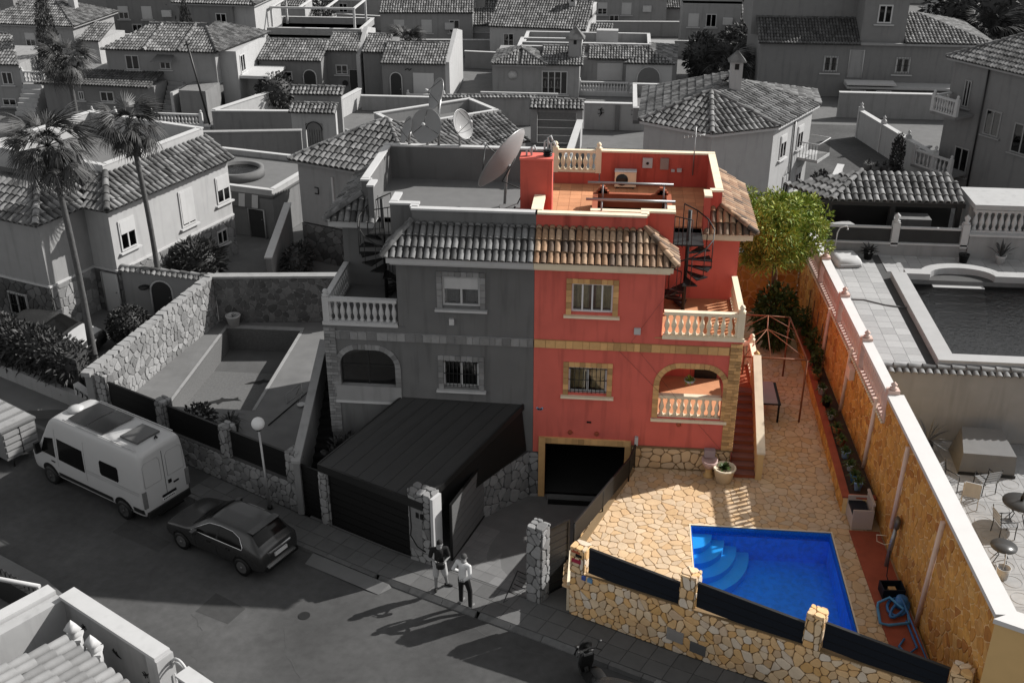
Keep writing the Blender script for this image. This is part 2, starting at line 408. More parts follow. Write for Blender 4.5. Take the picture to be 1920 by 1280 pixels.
def window(parent, c, w_, h, rz, frame=.06, cols=2, m=None, pane=None, bars=0, barm=None, surround=None, sm=.17, shutter=0, sill=True, curtain=None, depth=.1, rows=1, sillm=None, rec=-.05):
    """a window centred at c on a wall whose outward normal is local -Y turned by rz"""
    m = m or m_trim; T0 = Matrix.Translation(c) @ Matrix.Rotation(rz, 4, 'Z'); T = T0 @ Matrix.Translation((0, rec, 0)); f = M()
    if rec < 0: depth = -rec + .02
    f.box(-w_ / 2, w_ / 2, 0, depth, h / 2 - frame, h / 2); f.box(-w_ / 2, w_ / 2, 0, depth, -h / 2, -h / 2 + frame)
    for i in range(cols + 1):
        x = -w_ / 2 + (w_ - frame) * i / cols; f.box(x, x + frame, .003, depth - .003, -h / 2 + frame, h / 2 - frame)
    for i in range(1, rows):
        z = -h / 2 + h * i / rows; f.box(-w_ / 2 + frame, w_ / 2 - frame, .006, depth - .006, z - frame / 3, z + frame / 3)
    root = f.xf(T).build('window', m, parent)
    M().box(-w_ / 2 + frame * .5, w_ / 2 - frame * .5, depth * .5, depth * .5 + .012, -h / 2 + frame * .5, h / 2 - frame * .5).xf(T).build('pane', pane or glass_dark, root)
    if bars:
        b = M()
        for i in range(bars): x = -w_ / 2 + w_ * (i + .5) / bars; b.tube([(x, -.05, -h / 2 - .02), (x, -.05, h / 2 + .02)], .012, 5)
        for z in (-h / 2 + .06, 0, h / 2 - .06): b.tube([(-w_ / 2, -.05, z), (w_ / 2, -.05, z)], .012, 5)
        b.xf(T).build('window_bars', barm or m_iron, root)
    if shutter: M().box(-w_ / 2 + frame, w_ / 2 - frame, -.012, depth * .45, h / 2 - frame - shutter * (h - 2 * frame), h / 2 - frame).xf(T).build('roller_shutter', m_trim, root)
    if sill: M().box(-w_ / 2 - sm - .06, w_ / 2 + sm + .06, -.14, .0, -h / 2 - sm * .5 - .07, -h / 2 - sm * .5).xf(T0).build('sill', sillm or m, root)
    if curtain:
        k = M(); n = 24
        for i in range(n):
            x0 = -w_ / 2 + w_ * i / n; x1 = -w_ / 2 + w_ * (i + 1) / n; y0 = .3 + .04 * math.sin(i * 1.3); y1 = .3 + .04 * math.sin((i + 1) * 1.3)
            if abs((x0 + x1) / 2) > w_ * .1: k.quad((x0, y0, -h / 2), (x1, y1, -h / 2), (x1, y1, h / 2), (x0, y0, h / 2))
        k.xf(T).build('curtain', curtain, root)
    if surround:
        i0 = 0
        nx = max(3, int((w_ + 2 * sm) / .17)); nz = max(3, int(h / .17)); me = {}
        def brick(x0, x1, z0, z1): M().box(x0 + .005, x1 - .005, -.03 - rnd.uniform(0, .012), .02, z0 + .005, z1 - .005).xf(T0).build('brick', surround, root)
        for i in range(nx):
            x0 = -w_ / 2 - sm + (w_ + 2 * sm) * i / nx; x1 = -w_ / 2 - sm + (w_ + 2 * sm) * (i + 1) / nx; brick(x0, x1, h / 2, h / 2 + sm)
        for i in range(nz):
            z0 = -h / 2 - sm * .5 + (h + sm * .5) * i / nz; z1 = -h / 2 - sm * .5 + (h + sm * .5) * (i + 1) / nz
            brick(-w_ / 2 - sm, -w_ / 2, z0, z1); brick(w_ / 2, w_ / 2 + sm, z0, z1)
    return root
# ---------------------------------------------------------------- the ground: street axis and its rise
SO = Vector((1.53, -6.33)); ST = Vector((math.cos(R(-27)), math.sin(R(-27)))); SN = Vector((-ST.y, ST.x)) * -1
ZP = [(-200, -.4), (-24, -.35), (-16, -.45), (-10, -.53), (-6, -.47), (-2, -.2), (0, -.06), (3, .1), (6, .36), (12, .9), (24, 1.9), (200, 2.5)]
def sz(s):
    for (a, za), (b, zb) in zip(ZP[:-1], ZP[1:]):
        if a <= s <= b: return za + (zb - za) * (s - a) / (b - a)
def sp(s, d, dz=0):
    """street coordinates: s along the fence line, d towards the camera"""
    p = SO + ST * s + SN * d; return (p.x, p.y, sz(s) + dz)
# ================================================================ ground and street
def sheet(name, m, ss, d0, d1, dz, kind='structure', nd=1, parent=None, th=0):
    b = M(); n = len(ss)
    vs = [sp(s, d0 + (d1 - d0) * j / nd, dz) for s in ss for j in range(nd + 1)]
    b.add(vs, [(i * (nd + 1) + j, i * (nd + 1) + j + 1, (i + 1) * (nd + 1) + j + 1, (i + 1) * (nd + 1) + j) for i in range(n - 1) for j in range(nd)])
    o = b.build(name, m, parent)
    if kind: o['kind'] = kind
    return o
gm = M(); S = 700
gm.quad((-S, -S, -1.0), (S, -S, -1.0), (S, S, -1.0), (-S, S, -1.0)); gm.build('ground', m_soil)['kind'] = 'structure'
SS = [-70, -40, -24, -20, -16, -13, -10, -8, -6, -4, -2, 0, 1.5, 3, 4.5, 6, 8, 10, 12, 18, 24, 40]
sheet('street', m_asph, SS, 1.3, 7.2, -.13)
# the plot floors behind the fences: one slab for the town beyond
tb = M(); tb.prism([(-160, -20), (-17.2, 3.1), (-16.2, 2.75), (-14.6, 12.5), (-9.0, 12.9), (-6.4, 7.2), (6.4, 7.2), (10, 13), (12.5, 13), (160, 12.5), (160, 240), (-160, 240)], -.6, -.02)
tb.build('town_ground', m_conc)['kind'] = 'structure'
pv = sheet('pavement', m_joint, SS, 0, 1.16, -.012)
def slabs(s0, s1, step=.62, rows=2):
    n = int((s1 - s0) / step)
    for i in range(n):
        for j in range(rows):
            a = s0 + i * step; d0 = .05 + j * .55
            p = [sp(a + .008, d0), sp(a + step - .008, d0), sp(a + step - .008, d0 + .535), sp(a + .008, d0 + .535)]
            h = rnd.uniform(-.002, .003)
            M().add([(x, y, z - .03) for x, y, z in p] + [(x, y, z + h) for x, y, z in p], [(4, 7, 6, 5), (0, 1, 5, 4), (1, 2, 6, 5), (2, 3, 7, 6), (3, 0, 4, 7)]).build('paving_slab', m_slab, pv)
slabs(-14, 12.4)
def kerb(s0, s1, low=0):
    n = max(1, int((s1 - s0) / .95))
    for i in range(n):
        a = s0 + (s1 - s0) * i / n + .008; b = s0 + (s1 - s0) * (i + 1) / n - .008
        q = [sp(a, 1.165), sp(b, 1.165), sp(b, 1.34), sp(a, 1.34)]
        h = rnd.uniform(-.004, .004)
        t = [sp(a, 1.165, h), sp(b, 1.165, h), sp(b, 1.31, h - .01 - low), sp(a, 1.31, h - .01 - low)]
        M().add([(x, y, z - .22) for x, y, z in q] + t, [(4, 7, 6, 5), (0, 1, 5, 4), (1, 2, 6, 5), (2, 3, 7, 6), (3, 0, 4, 7)]).build('kerb_stone', m_kerb, pv)
kerb(-24, -5.9); kerb(-5.8, -2.3, .09); kerb(-2.2, .9, .09); kerb(.95, 12.5)
rm = M(); ra = sp(-8.6, 1.36, -.125); p = [sp(-8.3, 1.36, -.12), sp(-5.2, 1.36, -.12), sp(-5.35, 1.8, -.12), sp(-8.2, 1.8, -.12)]
rm.add([p[0], p[1], p[2], p[3], sp(-8.25, 1.36, -.02), sp(-5.3, 1.36, -.02)], [(0, 3, 2, 1), (4, 5, 1, 0), (3, 2, 5, 4), (0, 4, 3), (1, 2, 5)])
tag(rm.build('kerb_ramp', m_conc), 'worn concrete ramp in the gutter before the dark garage door', 'ramp')
# ================================================================ the twin house
Zg, Zd, Zm, Zu, Zt, Zp = -.56, .78, 2.55, 5.45, 7.95, 9.18
def half(s):
    red = s > 0
    if red: h = thing('house', 'red half of the twin house with ochre brick window surrounds and roof terrace', 'house')
    else: h = thing('house', 'dark grey half of the twin house behind the black carport', 'house')
    W = m_red if red else m_greyw_d; TR = m_ctrim if red else m_trim; BR = m_brick if red else m_gbrick
    IN = m_redin if red else m_greyw_d; TL = m_rtile if red else m_gtileb; SB = m_rslab if red else m_gslab
    def bx(m, x0, x1, y0, y1, z0, z1): return m.box(s * x0, s * x1, y0, y1, z0, z1)
    xa, xb = (0.0, 6.36) if red else (0.0, 6.6)          # outer edge of the lower storey
    xf = 3.9 if red else 4.22                            # edge of the upper front block
    wl = (1.7, 3.86, 1.2, .92) if red else (2.29, 3.88, 1.12, .95)   # lower window: centre x, z, width, height
    wu = (1.755, 6.67, 1.24, .94) if red else (2.24, 6.72, 1.16, .98)
    ar = (3.93, 5.9, 2.66, 4.44) if red else (4.4, 6.18, 2.8, 4.6)
    ga = (.4, 2.97, Zg - .2, 1.52)
    # front wall, storey by storey, with real openings
    m = M()
    ops = [(wl[0] - wl[2] / 2, wl[0] + wl[2] / 2, wl[1] - wl[3] / 2, wl[1] + wl[3] / 2), ar]
    if red: ops.append(ga)
    def front(m, x0, x1, z0, z1, ops, y0, y1):
        us = sorted({x0, x1} | {o[i] for o in ops for i in (0, 1) if x0 < o[i] < x1})
        for u0, u1 in zip(us[:-1], us[1:]):
            zs = [(z0, z1)]; c = (u0 + u1) / 2
            for o in ops:
                if o[0] < c < o[1]:
                    nz = []
                    for p_, q_ in zs:
                        if o[2] > p_: nz.append((p_, min(q_, o[2])))
                        if o[3] < q_: nz.append((max(p_, o[3]), q_))
                    zs = [t for t in nz if t[1] - t[0] > .001]
            for p_, q_ in zs: bx(m, u0, u1, y0, y1, p_, q_)
    front(m, 0.004, xb, Zg - .1, Zu, ops, 0, .25)
    front(m, 0.004, xf, Zu, 7.66, [(wu[0] - wu[2] / 2, wu[0] + wu[2] / 2, wu[1] - wu[3] / 2, wu[1] + wu[3] / 2)], 0, .25)
    # arch spandrels
    x0, x1, z0, z1 = ar; r_ = .62
    for sx, cx in ((-1, x0 + r_), (1, x1 - r_)):
        pts = [(cx + sx * r_, z1)] + [(cx + sx * r_ * math.cos(a), z1 - r_ + r_ * math.sin(a)) for a in [PI / 2 * k / 8 for k in range(9)]]
        pts = [(s * a, b) for a, b in pts]
        if area(pts) < 0: pts = pts[::-1]
        m.prism([(p_[0], p_[1]) for p_ in pts], 0, 1, lambda a, b, c: (a, .002 + c * .246, b))
    # upper side and recessed wall, outer side, back
    bx(m, xf - .25, xf, .25, 3.0, Zu, 7.66); bx(m, xf - .25, xb - .02, 3.0, 3.25, Zm, 7.66); bx(m, xb - .27, xb - .02, 3.25, 7.1, Zg, 7.66)
    bx(m, 0.004, xb - .02, 7.1, 7.35, Zg, 7.66)
    bx(m, xb - .25, xb, .25, .55, Zg, Zu); bx(m, xb - .25, xb, .55, 3.0, Zg, Zm - .02); bx(m, xb - .25, xb, .55, 3.0, 4.75, Zu)
    bx(m, 3.35, 3.6, .25, 3.0, Zm, Zu)
    wall = m.build('wall', W, h)
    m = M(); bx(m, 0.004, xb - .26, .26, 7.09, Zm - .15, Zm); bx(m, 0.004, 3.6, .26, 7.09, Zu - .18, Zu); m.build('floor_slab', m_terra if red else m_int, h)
    m = M(); bx(m, xf - .2, xb + .02, -.02, 3.0, Zu - .02, Zu + .02); bx(m, 3.6, xb - .3, .26, 2.98, Zu - .2, Zu - .06); m.build('balcony_slab', m_terra if red else m_gfloor, h)
    # interior back wall of the porch
    if red:
        m = M(); bx(m, 3.75, 5.2, 2.9, 2.97, 3.75, 4.6); m.build('roller_shutter', m_trim, h)
        m = M(); bx(m, 5.25, 6.0, 2.92, 2.98, Zm, 4.55); m.build('porch_door', m_black, h)
        m = M(); bx(m, 3.75, 5.3, 2.55, 2.9, 3.62, 3.72); m.build('shelf', m_trim, h)
    # stucco band and brick corner pier
    m = M(); n = 26
    bd = bx(M(), 0.01, xb - .36, -.03, 0, 4.95, 5.23).build('stone_band', BR, h)
    x = .02
    while x < xb - .4:
        wdt = min(rnd.uniform(.16, .36), xb - .38 - x)
        bx(M(), x, x + wdt - .012, -.05 - rnd.uniform(0, .012), -.03, 4.965, 5.215).build('band_stone', BR, bd); x += wdt
    pr = bx(M(), xb - .35, xb + .012, -.02, .36, Zd + .75, Zu - .1).build('brick_pier', BR, h)
    nb = 34
    for i in range(nb):
        z0_ = Zd + .76 + (Zu - .1 - Zd - .77) * i / nb; z1_ = z0_ + (Zu - .1 - Zd - .77) / nb - .014
        o_ = .16 if i % 2 else .22
        bx(M(), xb - .345, xb - .345 + o_, -.04 - rnd.uniform(0, .012), -.02, z0_, z1_).build('brick', BR, pr)
        bx(M(), xb - .335 + o_, xb + .014, -.04 - rnd.uniform(0, .012), -.02, z0_, z1_).build('brick', BR, pr)
    # windows
    window(h, (s * wl[0], 0, wl[1]), wl[2], wl[3], 0, rec=.06, bars=9, m=m_frame, surround=BR, sillm=TR, curtain=m_curt if red else None, pane=glass if red else glass_dark)
    if red: window(h, (s * wu[0], 0, wu[1]), wu[2], wu[3], 0, rec=.06, cols=4, frame=.05, m=m_frame, surround=BR, sillm=TR, curtain=m_curt, pane=glass)
    else: window(h, (s * wu[0], 0, wu[1]), wu[2], wu[3], 0, rec=.06, surround=BR, sillm=TR, shutter=.42, curtain=m_gcurt, pane=glass)
    # arch trim pieces
    at = M()
    for sx, cx in ((-1, x0 + r_), (1, x1 - r_)):
        for k in range(7):
            a0, a1 = PI / 2 * k / 7, PI / 2 * (k + 1) / 7; q = []
            for rr_, a in ((r_, a0), (r_ + .18, a0), (r_ + .18, a1), (r_, a1)): q.append((s * (cx + sx * rr_ * math.cos(a)), z1 - r_ + rr_ * math.sin(a)))
            if area(q) < 0: q = q[::-1]
            M().prism(inset(q, .004), 0, 1, lambda a, b, c: (a, -.035 + c * .034, b)).build('arch_brick', BR, wall)
    nb = 7
    for k in range(nb):
        a0 = z0 + (z1 - r_ - z0) * k / nb; a1 = z0 + (z1 - r_ - z0) * (k + 1) / nb - .008
        bx(M(), x0 - .18, x0, -.035, -.001, a0, a1).build('arch_brick', BR, wall); bx(M(), x1, x1 + .18, -.035, -.001, a0, a1).build('arch_brick', BR, wall)
    nb = 5
    for k in range(nb):
        a0 = x0 + r_ + (x1 - x0 - 2 * r_) * k / nb; a1 = x0 + r_ + (x1 - x0 - 2 * r_) * (k + 1) / nb - .008
        bx(M(), a0, a1, -.035, -.001, z1, z1 + .18).build('arch_brick', BR, wall)
    if red:
        balustrade(h, (x0 + .01, .12), (x1 - .01, .12), Zm + .06, .82, TR, 9, name='porch_balustrade')
        bx(M(), x0 - .2, x1 + .2, -.08, 0, Zm - .02, Zm + .07).build('porch_sill', TR, h)
    else:
        bx(M(), x0 - .17, x1 + .17, -.05, .2, Zm + .22, Zm + .75).build('porch_parapet', m_cream, h)
        bx(M(), x0 - .2, x1 + .2, -.08, .0, Zm + .13, Zm + .215).build('porch_sill', TR, h)
        fr = M()
        for k in range(3): bx(fr, x0 + (x1 - x0 - .05) * k / 2, x0 + (x1 - x0 - .05) * k / 2 + .05, .14, .2, Zm + .75, z1)
        bx(fr, x0, x1, .143, .197, 3.95, 4.0)
        f_ = fr.build('porch_window', m_dark, h); bx(M(), x0, x1, .16, .17, Zm + .75, z1).build('pane', glass_dark, f_)
    # garage
    if red:
        gf = M(); bx(gf, .19, .4, -.06, .2, Zg, 1.74); bx(gf, 2.97, 3.16, -.06, .2, Zg, 1.74); bx(gf, .4, 2.97, -.06, .2, 1.52, 1.74)
        gfo = gf.build('garage_frame', BR, h)
        for k in range(14): bx(M(), .2 + .21 * k, .2 + .21 * k + .2, -.075, -.06, 1.535, 1.73).build('brick', BR, gfo)
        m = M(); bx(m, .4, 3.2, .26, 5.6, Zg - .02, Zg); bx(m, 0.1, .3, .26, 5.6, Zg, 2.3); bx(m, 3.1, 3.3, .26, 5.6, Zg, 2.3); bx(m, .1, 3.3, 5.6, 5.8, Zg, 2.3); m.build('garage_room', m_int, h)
        bs = bx(M(), 3.17, xb - .02, -.02, .0, Zd - .1, Zd + .76).build('stone_base', m_fjoint, h)
        stones(bs, cells(3.18, 6.32, Zd, Zd + .75, .3, seed=5), lambda u, v, k: (u, -.02 - k, v), m_pave, h=.03, joint=.014)
        bx(M(), 3.17, xb + .02, -.06, .0, Zd + .76, Zd + .80).build('base_ledge', m_fjoint, h)
    # cornice and the little tiled roof over the front block
    m = M(); bx(m, 0.004, xf + .12, -.3, 0, 7.66, 7.76); bx(m, 0.004, xf + .2, -.44, .5, 7.76, 7.96); bx(m, xf, xf + .19, .0, .95, 7.67, 7.757)
    m.build('cornice', TR, h); m = M(); bx(m, xf + .2, xb + .12, 2.7, 3.2, 7.63, 7.71); bx(m, xf + .05, xb + .32, 2.56, 3.1, 7.71, 7.92); bx(m, xb, xb + .31, 3.1, 7.4, 7.71, 7.92)
    m.build('cornice', TR, h)
    ex = xf + .28; px = 3.25 if red else 3.75
    def face(pl, **k):
        pl = [(s * a, b, c) for a, b, c in pl]
        if s < 0: pl = [pl[1], pl[0]] + pl[2:][::-1]
        return tiles(pl, h, TL, SB, **k)
    face([(0.0, -.5, 7.99), (ex, -.5, 7.99), (px, .5, 8.73), (0.0, .5, 8.73)], pitch=.2, row=.4, objs=True)
    face([(ex, -.5, 7.99), (ex, .93, 7.99), (px, .93, 8.73), (px, .5, 8.73)], pitch=.2, row=.4, objs=True)
    if red: ridge(h, [(ex + .03, -.55, 8.06), (px, .5, 8.82)], m_rtile, .1, .3)
    else: ridge(h, [(-px, .5, 8.82), (-ex - .03, -.55, 8.06)], m_gtileb, .1, .3)
    e2 = xb + .38; p2 = 5.66 if red else 5.85; q2 = 5.1 if red else 5.35
    face([(q2 - .0, 2.48, 7.95), (e2, 2.48, 7.95), (p2, 3.12, 8.62), (q2, 3.12, 8.62)], pitch=.21, row=.4, objs=True)
    face([(e2, 2.48, 7.95), (e2, 7.35, 7.95), (p2, 7.35, 8.62), (p2, 3.12, 8.62)], pitch=.21, row=.4, objs=red)
    if red: ridge(h, [(e2 + .03, 2.42, 8.02), (p2, 3.1, 8.7)], m_rtile, .11, .3)
    else: ridge(h, [(-p2, 3.1, 8.7), (-e2 - .03, 2.42, 8.02)], m_gtileb, .11, .3)
    # roof terrace: slab, parapets with copings
    xr = 4.1 if red else 4.5
    hx = (1.75, 4.0, 3.0, 4.6)
    m = M()
    if red:
        bx(m, 0.004, hx[0], .5, 7.1, 7.7, Zt); bx(m, hx[0], hx[1], .5, hx[2], 7.7, Zt); bx(m, hx[0], hx[1], hx[3], 7.1, 7.7, Zt); bx(m, hx[1], xr, .5, 7.1, 7.7, Zt)
    else: bx(m, 0.004, xr, .5, 7.1, 7.7, Zt)
    bx(m, xr, p2 + .02, 2.95, 7.1, 7.7, Zt)
    fl = m.build('terrace_floor', m_terra_j if red else m_gfloor, h)
    if red:
        k = 0
        for i in range(15):
            for j in range(17):
                a = .02 + i * .385; b = .7 + j * .385; c = a + .375; d = b + .375
                if c > p2 - .15 or d > 6.9: continue
                if c > xr - .1 and b < 2.97: continue
                if c > hx[0] - .18 and a < hx[1] + .18 and d > hx[2] - .18 and b < hx[3] + .18: continue
                if k < 300: bx(M(), a, c, b, d, Zt - .01, Zt + .006 + rnd.uniform(0, .003)).build('floor_tile', m_terra, fl); k += 1
    
    def pw(x0, x1, y0, y1, z1=Zp, z0=7.9):
        bx(M(), x0, x1, y0, y1, z0, z1 - .06).build('parapet', IN, h); bx(M(), x0 - .03, x1 + .03, y0 - .03, y1 + .03, z1 - .06, z1).build('coping', TR, h)
    pw(0.0, px, .5, .68); pw(px - .12, px + .06, .68, .9); pw(px - .12, xr, .93, 1.1); pw(xr - .18, xr, 1.13, 1.45 if red else 1.9)
    pw(q2, q2 + .18, 2.5, 3.05); pw(q2 + .21, p2, 3.05, 3.2); pw(p2 - .18, p2, 3.23, 6.92)
    if red: pw(1.75, p2, 6.95, 7.13); bx(M(), .15, 1.72, 6.95, 7.13, 7.9, 8.35).build('parapet', IN, h)
    else: pw(0.15, p2, 6.95, 7.13)
    if red:
        balustrade(h, (.15, 7.04), (1.72, 7.04), 8.36, .8, TR, 8, th=.14, posts=(.02, .98), cap=True, name='terrace_balustrade')
        pm = M(); bx(pm, -.13, .13, .7, 2.05, 7.95, Zp - .08); pm.build('dividing_wall', IN, h)
        bx(M(), -.17, .17, .71, 2.03, Zp - .08, Zp + .02).build('dividing_coping', TR, h)
        ch = bx(M(), -.62, .36, 2.06, 2.66, Zt, 10.28).build('water_tank_cabinet', IN, h)
        bx(M(), -.64, .38, 2.04, 2.68, 10.28, 10.34).build('cabinet_cap', W, ch)
        # stairwell opening with tiled kerb and two steel rails
        kb = M(); bx(kb, hx[0] - .16, hx[1] + .16, hx[2] - .16, hx[2], 7.7, 8.42); bx(kb, hx[0] - .16, hx[1] + .16, hx[3], hx[3] + .16, 7.7, 8.42)
        bx(kb, hx[0] - .16, hx[0], hx[2], hx[3], 7.7, 8.42); bx(kb, hx[1], hx[1] + .16, hx[2], hx[3], 7.7, 8.42)
        for a in (hx[0], hx[1] - .3):
            for k, (l, z) in enumerate(((.42, 8.5), (.3, 8.58), (.16, 8.66))): bx(kb, a + .15 - l / 2, a + .15 + l / 2, hx[3] + .01, hx[3] + .15, 8.42, z)
        kbo = kb.build('stairwell_kerb', m_terra_d, h)
        bx(M(), hx[0] - .2, hx[1] + .2, hx[2] - .2, hx[2] + .02, 8.42, 8.46).build('kerb_coping', TR, kbo)
        for y, z in ((2.84, 8.82), (4.45, 8.84)):
            rl = M().tube([(hx[0] - .35, y, z), (hx[1] + .2, y, z)], .045, 8); 
            for x in (hx[0] + .15, hx[1] - .1): rl.tube([(x, y, 8.0), (x, y, z)], .03, 6)
            rl.build('steel_rail', m_alu, kbo)
    # spiral stair
    cx, cy = (4.62, 1.9) if red else (5.0, 2.05)
    stp = M().tube([(s * cx, cy, Zu), (s * cx, cy, Zt + .95)], .06, 8).build('spiral_stair', m_iron, h)
    n = 13; tot = R(395); a1 = R(100) if red else R(80); R0 = .8; hr = []
    for i in range(n):
        aa = a1 - s * tot * (1 - (i + 1) / n) ; z = Zu + (Zt - Zu) * (i + .6) / n; da = R(17)
        t = M(); q = [(.05, -.2), (.05, .2)]
        pts = [(cx * s + math.cos(aa - da) * .06, cy + math.sin(aa - da) * .06), (cx * s + math.cos(aa - da) * R0, cy + math.sin(aa - da) * R0), (cx * s + math.cos(aa + da) * R0, cy + math.sin(aa + da) * R0), (cx * s + math.cos(aa + da) * .06, cy + math.sin(aa + da) * .06)]
        t.prism(pts, z - .035, z).build('tread', m_iron, stp)
        p0 = (cx * s + math.cos(aa) * R0, cy + math.sin(aa) * R0, z); p1_ = (p0[0], p0[1], z + .95)
        M().tube([p0, p1_], .014, 5).build('stair_baluster', m_iron, stp); hr.append(p1_)
    M().tube(hr, .022, 6).build('handrail', m_iron, stp)
    lp = M(); bx(lp, xr + .02, q2 - .02, 1.5, 2.94, Zt - .08, Zt - .03); lp.build('landing', m_iron, stp)
    lr = M()
    lr.tube([(s * (xr + .05), 1.45, Zt + .9), (s * (cx + .05), 1.15, Zt + .9)], .018, 5)
    for k in range(5): f = k / 4; lr.tube([(s * (xr + .05 + (cx - xr) * f), 1.45 - .3 * f, Zt - .05), (s * (xr + .05 + (cx - xr) * f), 1.45 - .3 * f, Zt + .9)], .012, 5)
    lr.build('landing_rail', m_iron, stp)
    # balcony balustrades
    balustrade(h, (s * (xf + .04), .08), (s * (xb - .1), .08), Zu + .02, .86, TR, 11, name='balcony_balustrade', posts=(1.0,))
    balustrade(h, (s * (xb - .09), .3), (s * (xb - .09), 2.95), Zu + .02, .86, TR, 12, name='balcony_balustrade')
    bx(M(), xf + .02, xb + .03, -.05, 0, Zu - .02, Zu + .09).build('balcony_edge', TR, h)
    return h
m_frame = mat('white_frame', g(.62), var=.04)
m_greyw_d = mat('dark_grey_render', g(.122), var=.13, scale=1.3, streak=.3, bump=.15, big=.08)
m_gbrick = mat('grey_brick', g(.19), rand=.3, var=.2, scale=7, bump=.2)
m_gfloor = mat('grey_terrace_floor', g(.125), var=.12, big=.1)
m_terra_d = mat('dark_terracotta', (.3, .085, .04), var=.2)
m_terra_j = mat('terracotta_joint', (.34, .14, .07), var=.2)
red_house = half(1); grey_house = half(-1)
# wall fittings on the red half
def fit(name, label, m, *b): 
    o = M().box(*b).build(name, m, red_house); 
    if label: o['label'] = label
    return o
fit('meter_box', None, m_trim, 3.06, 3.26, -.07, 0, 5.55, 5.76)
fit('wall_lamp', None, m_trim, 3.27, 3.38, -.1, 0, 1.62, 1.92); fit('wall_vent', None, m_black, 1.72, 1.86, -.02, 0, 2.32, 2.38)
for x, z in ((1.2, 1.95), (2.05, 1.94), (4.62, 2.44)):
    M().lathe([(.075, 0), (.075, .05), (.04, .06)], n=10).xf(Matrix.Translation((x, 0, z)) @ Matrix.Rotation(PI / 2, 4, 'X')).build('spotlight', m_strip, red_house)
bt = M()
for a, l in ((.7, .12), (2.4, .12), (.5, .08), (2.6, .08)): bt.obox((.21 + math.cos(a) * l * .6, -.015, 2.72 + math.sin(a) * l * .6), (l, .012, .06), 0, 0, -a)
bt.build('butterfly_ornament', m_lblue, red_house)
mb = M().box(-2.62 - .0, -2.47, -.09, 0, 5.62, 5.82).build('meter_box', m_trim, grey_house)
# hanging planter in the porch arch
t = thing('hanging_planter', 'green plant in a white hanging bowl inside the red porch arch', 'planter')
M().tube([(4.88, .3, 4.72), (4.88, .3, 3.95)], .008, 5).build('chain', m_iron, t)
M().lathe([(.05, 0), (.14, .05), (.18, .14), (.16, .14), (.12, .06)], (4.88, .3, 3.76), 12).build('bowl', m_trim, t)
burst(M(), (4.88, .3, 3.88), 26, .26, .03, 1.7, droop=.4, seed=4).build('foliage', m_leafg, t)
# roof kit of the red terrace
def acunit(loc, rz, label, group=None):
    t = thing('air_conditioner', label, 'air conditioner', loc, rz, group)
    M().box(-.37, .37, -.16, .16, .05, .58).build('casing', m_ctrim, t); M().box(-.38, .38, -.17, .17, .58, .61).build('lid', m_trim, t)
    M().lathe([(.21, 0), (.21, .015), (.03, .02)], n=18).xf(Matrix.Translation((-.12, -.16, .31)) @ Matrix.Rotation(PI / 2, 4, 'X')).build('fan_grille', m_dark, t)
    for x in (-.28, .28): M().box(x - .03, x + .03, -.17, .17, 0, .05).build('foot', m_dark, t)
    return t
acunit((2.65, 6.68, Zt + .02), 0, 'white air conditioning unit against the back wall of the red roof terrace')
for nm, x0, x1, z0, z1, mm in (('wall_box', 3.22, 3.56, 8.62, 8.96, m_trim), ('wall_heater', 3.83, 4.12, 8.58, 8.98, m_alu), ('socket', 4.22, 4.34, 8.5, 8.58, m_trim), ('socket', 4.42, 4.58, 8.5, 8.62, m_trim)):
    M().box(x0, x1, 6.86, 6.95, z0, z1).build(nm, mm, red_house)
M().lathe([(.05, 0), (.05, .02)], n=10).xf(Matrix.Translation((3.39, 6.86, 8.79)) @ Matrix.Rotation(PI / 2, 4, 'X')).build('box_vent', m_black, red_house)
an = thing('antenna', 'thin roof antenna mast at the back right corner of the red terrace', 'antenna')
M().tube([(4.97, 6.9, 8.4), (4.97, 6.9, 10.1)], .02, 6).build('mast', m_alu, an)
b = M()
for k in range(6): b.tube([(4.6 + .13 * k, 6.75, 9.75 + .02 * k), (4.6 + .13 * k, 7.05, 9.75 + .02 * k)], .008, 4)
b.tube([(4.55, 6.9, 9.74), (5.3, 6.9, 9.86)], .012, 5); b.build('boom', m_alu, an)
wp = thing('water_pipes', 'white pipes and black hose coil on top of the red roof cabinet', 'pipes')
for k in range(3): M().lathe([(.12, 0), (.15, .03), (.12, .06)], (.2, 2.35, 10.34 + .07 * k), 14).build('hose_coil', m_black, wp)
for k, (x, hh) in enumerate(((.1, .5), (.2, .62), (.3, .45), (-.45, .22), (-.3, .3))): M().tube([(x, 2.35, 10.3), (x, 2.35, 10.3 + hh), (x + .09, 2.35, 10.3 + hh + .05), (x + .14, 2.35, 10.3 + hh - .1)], .032, 7).build('pipe', m_trim, wp)
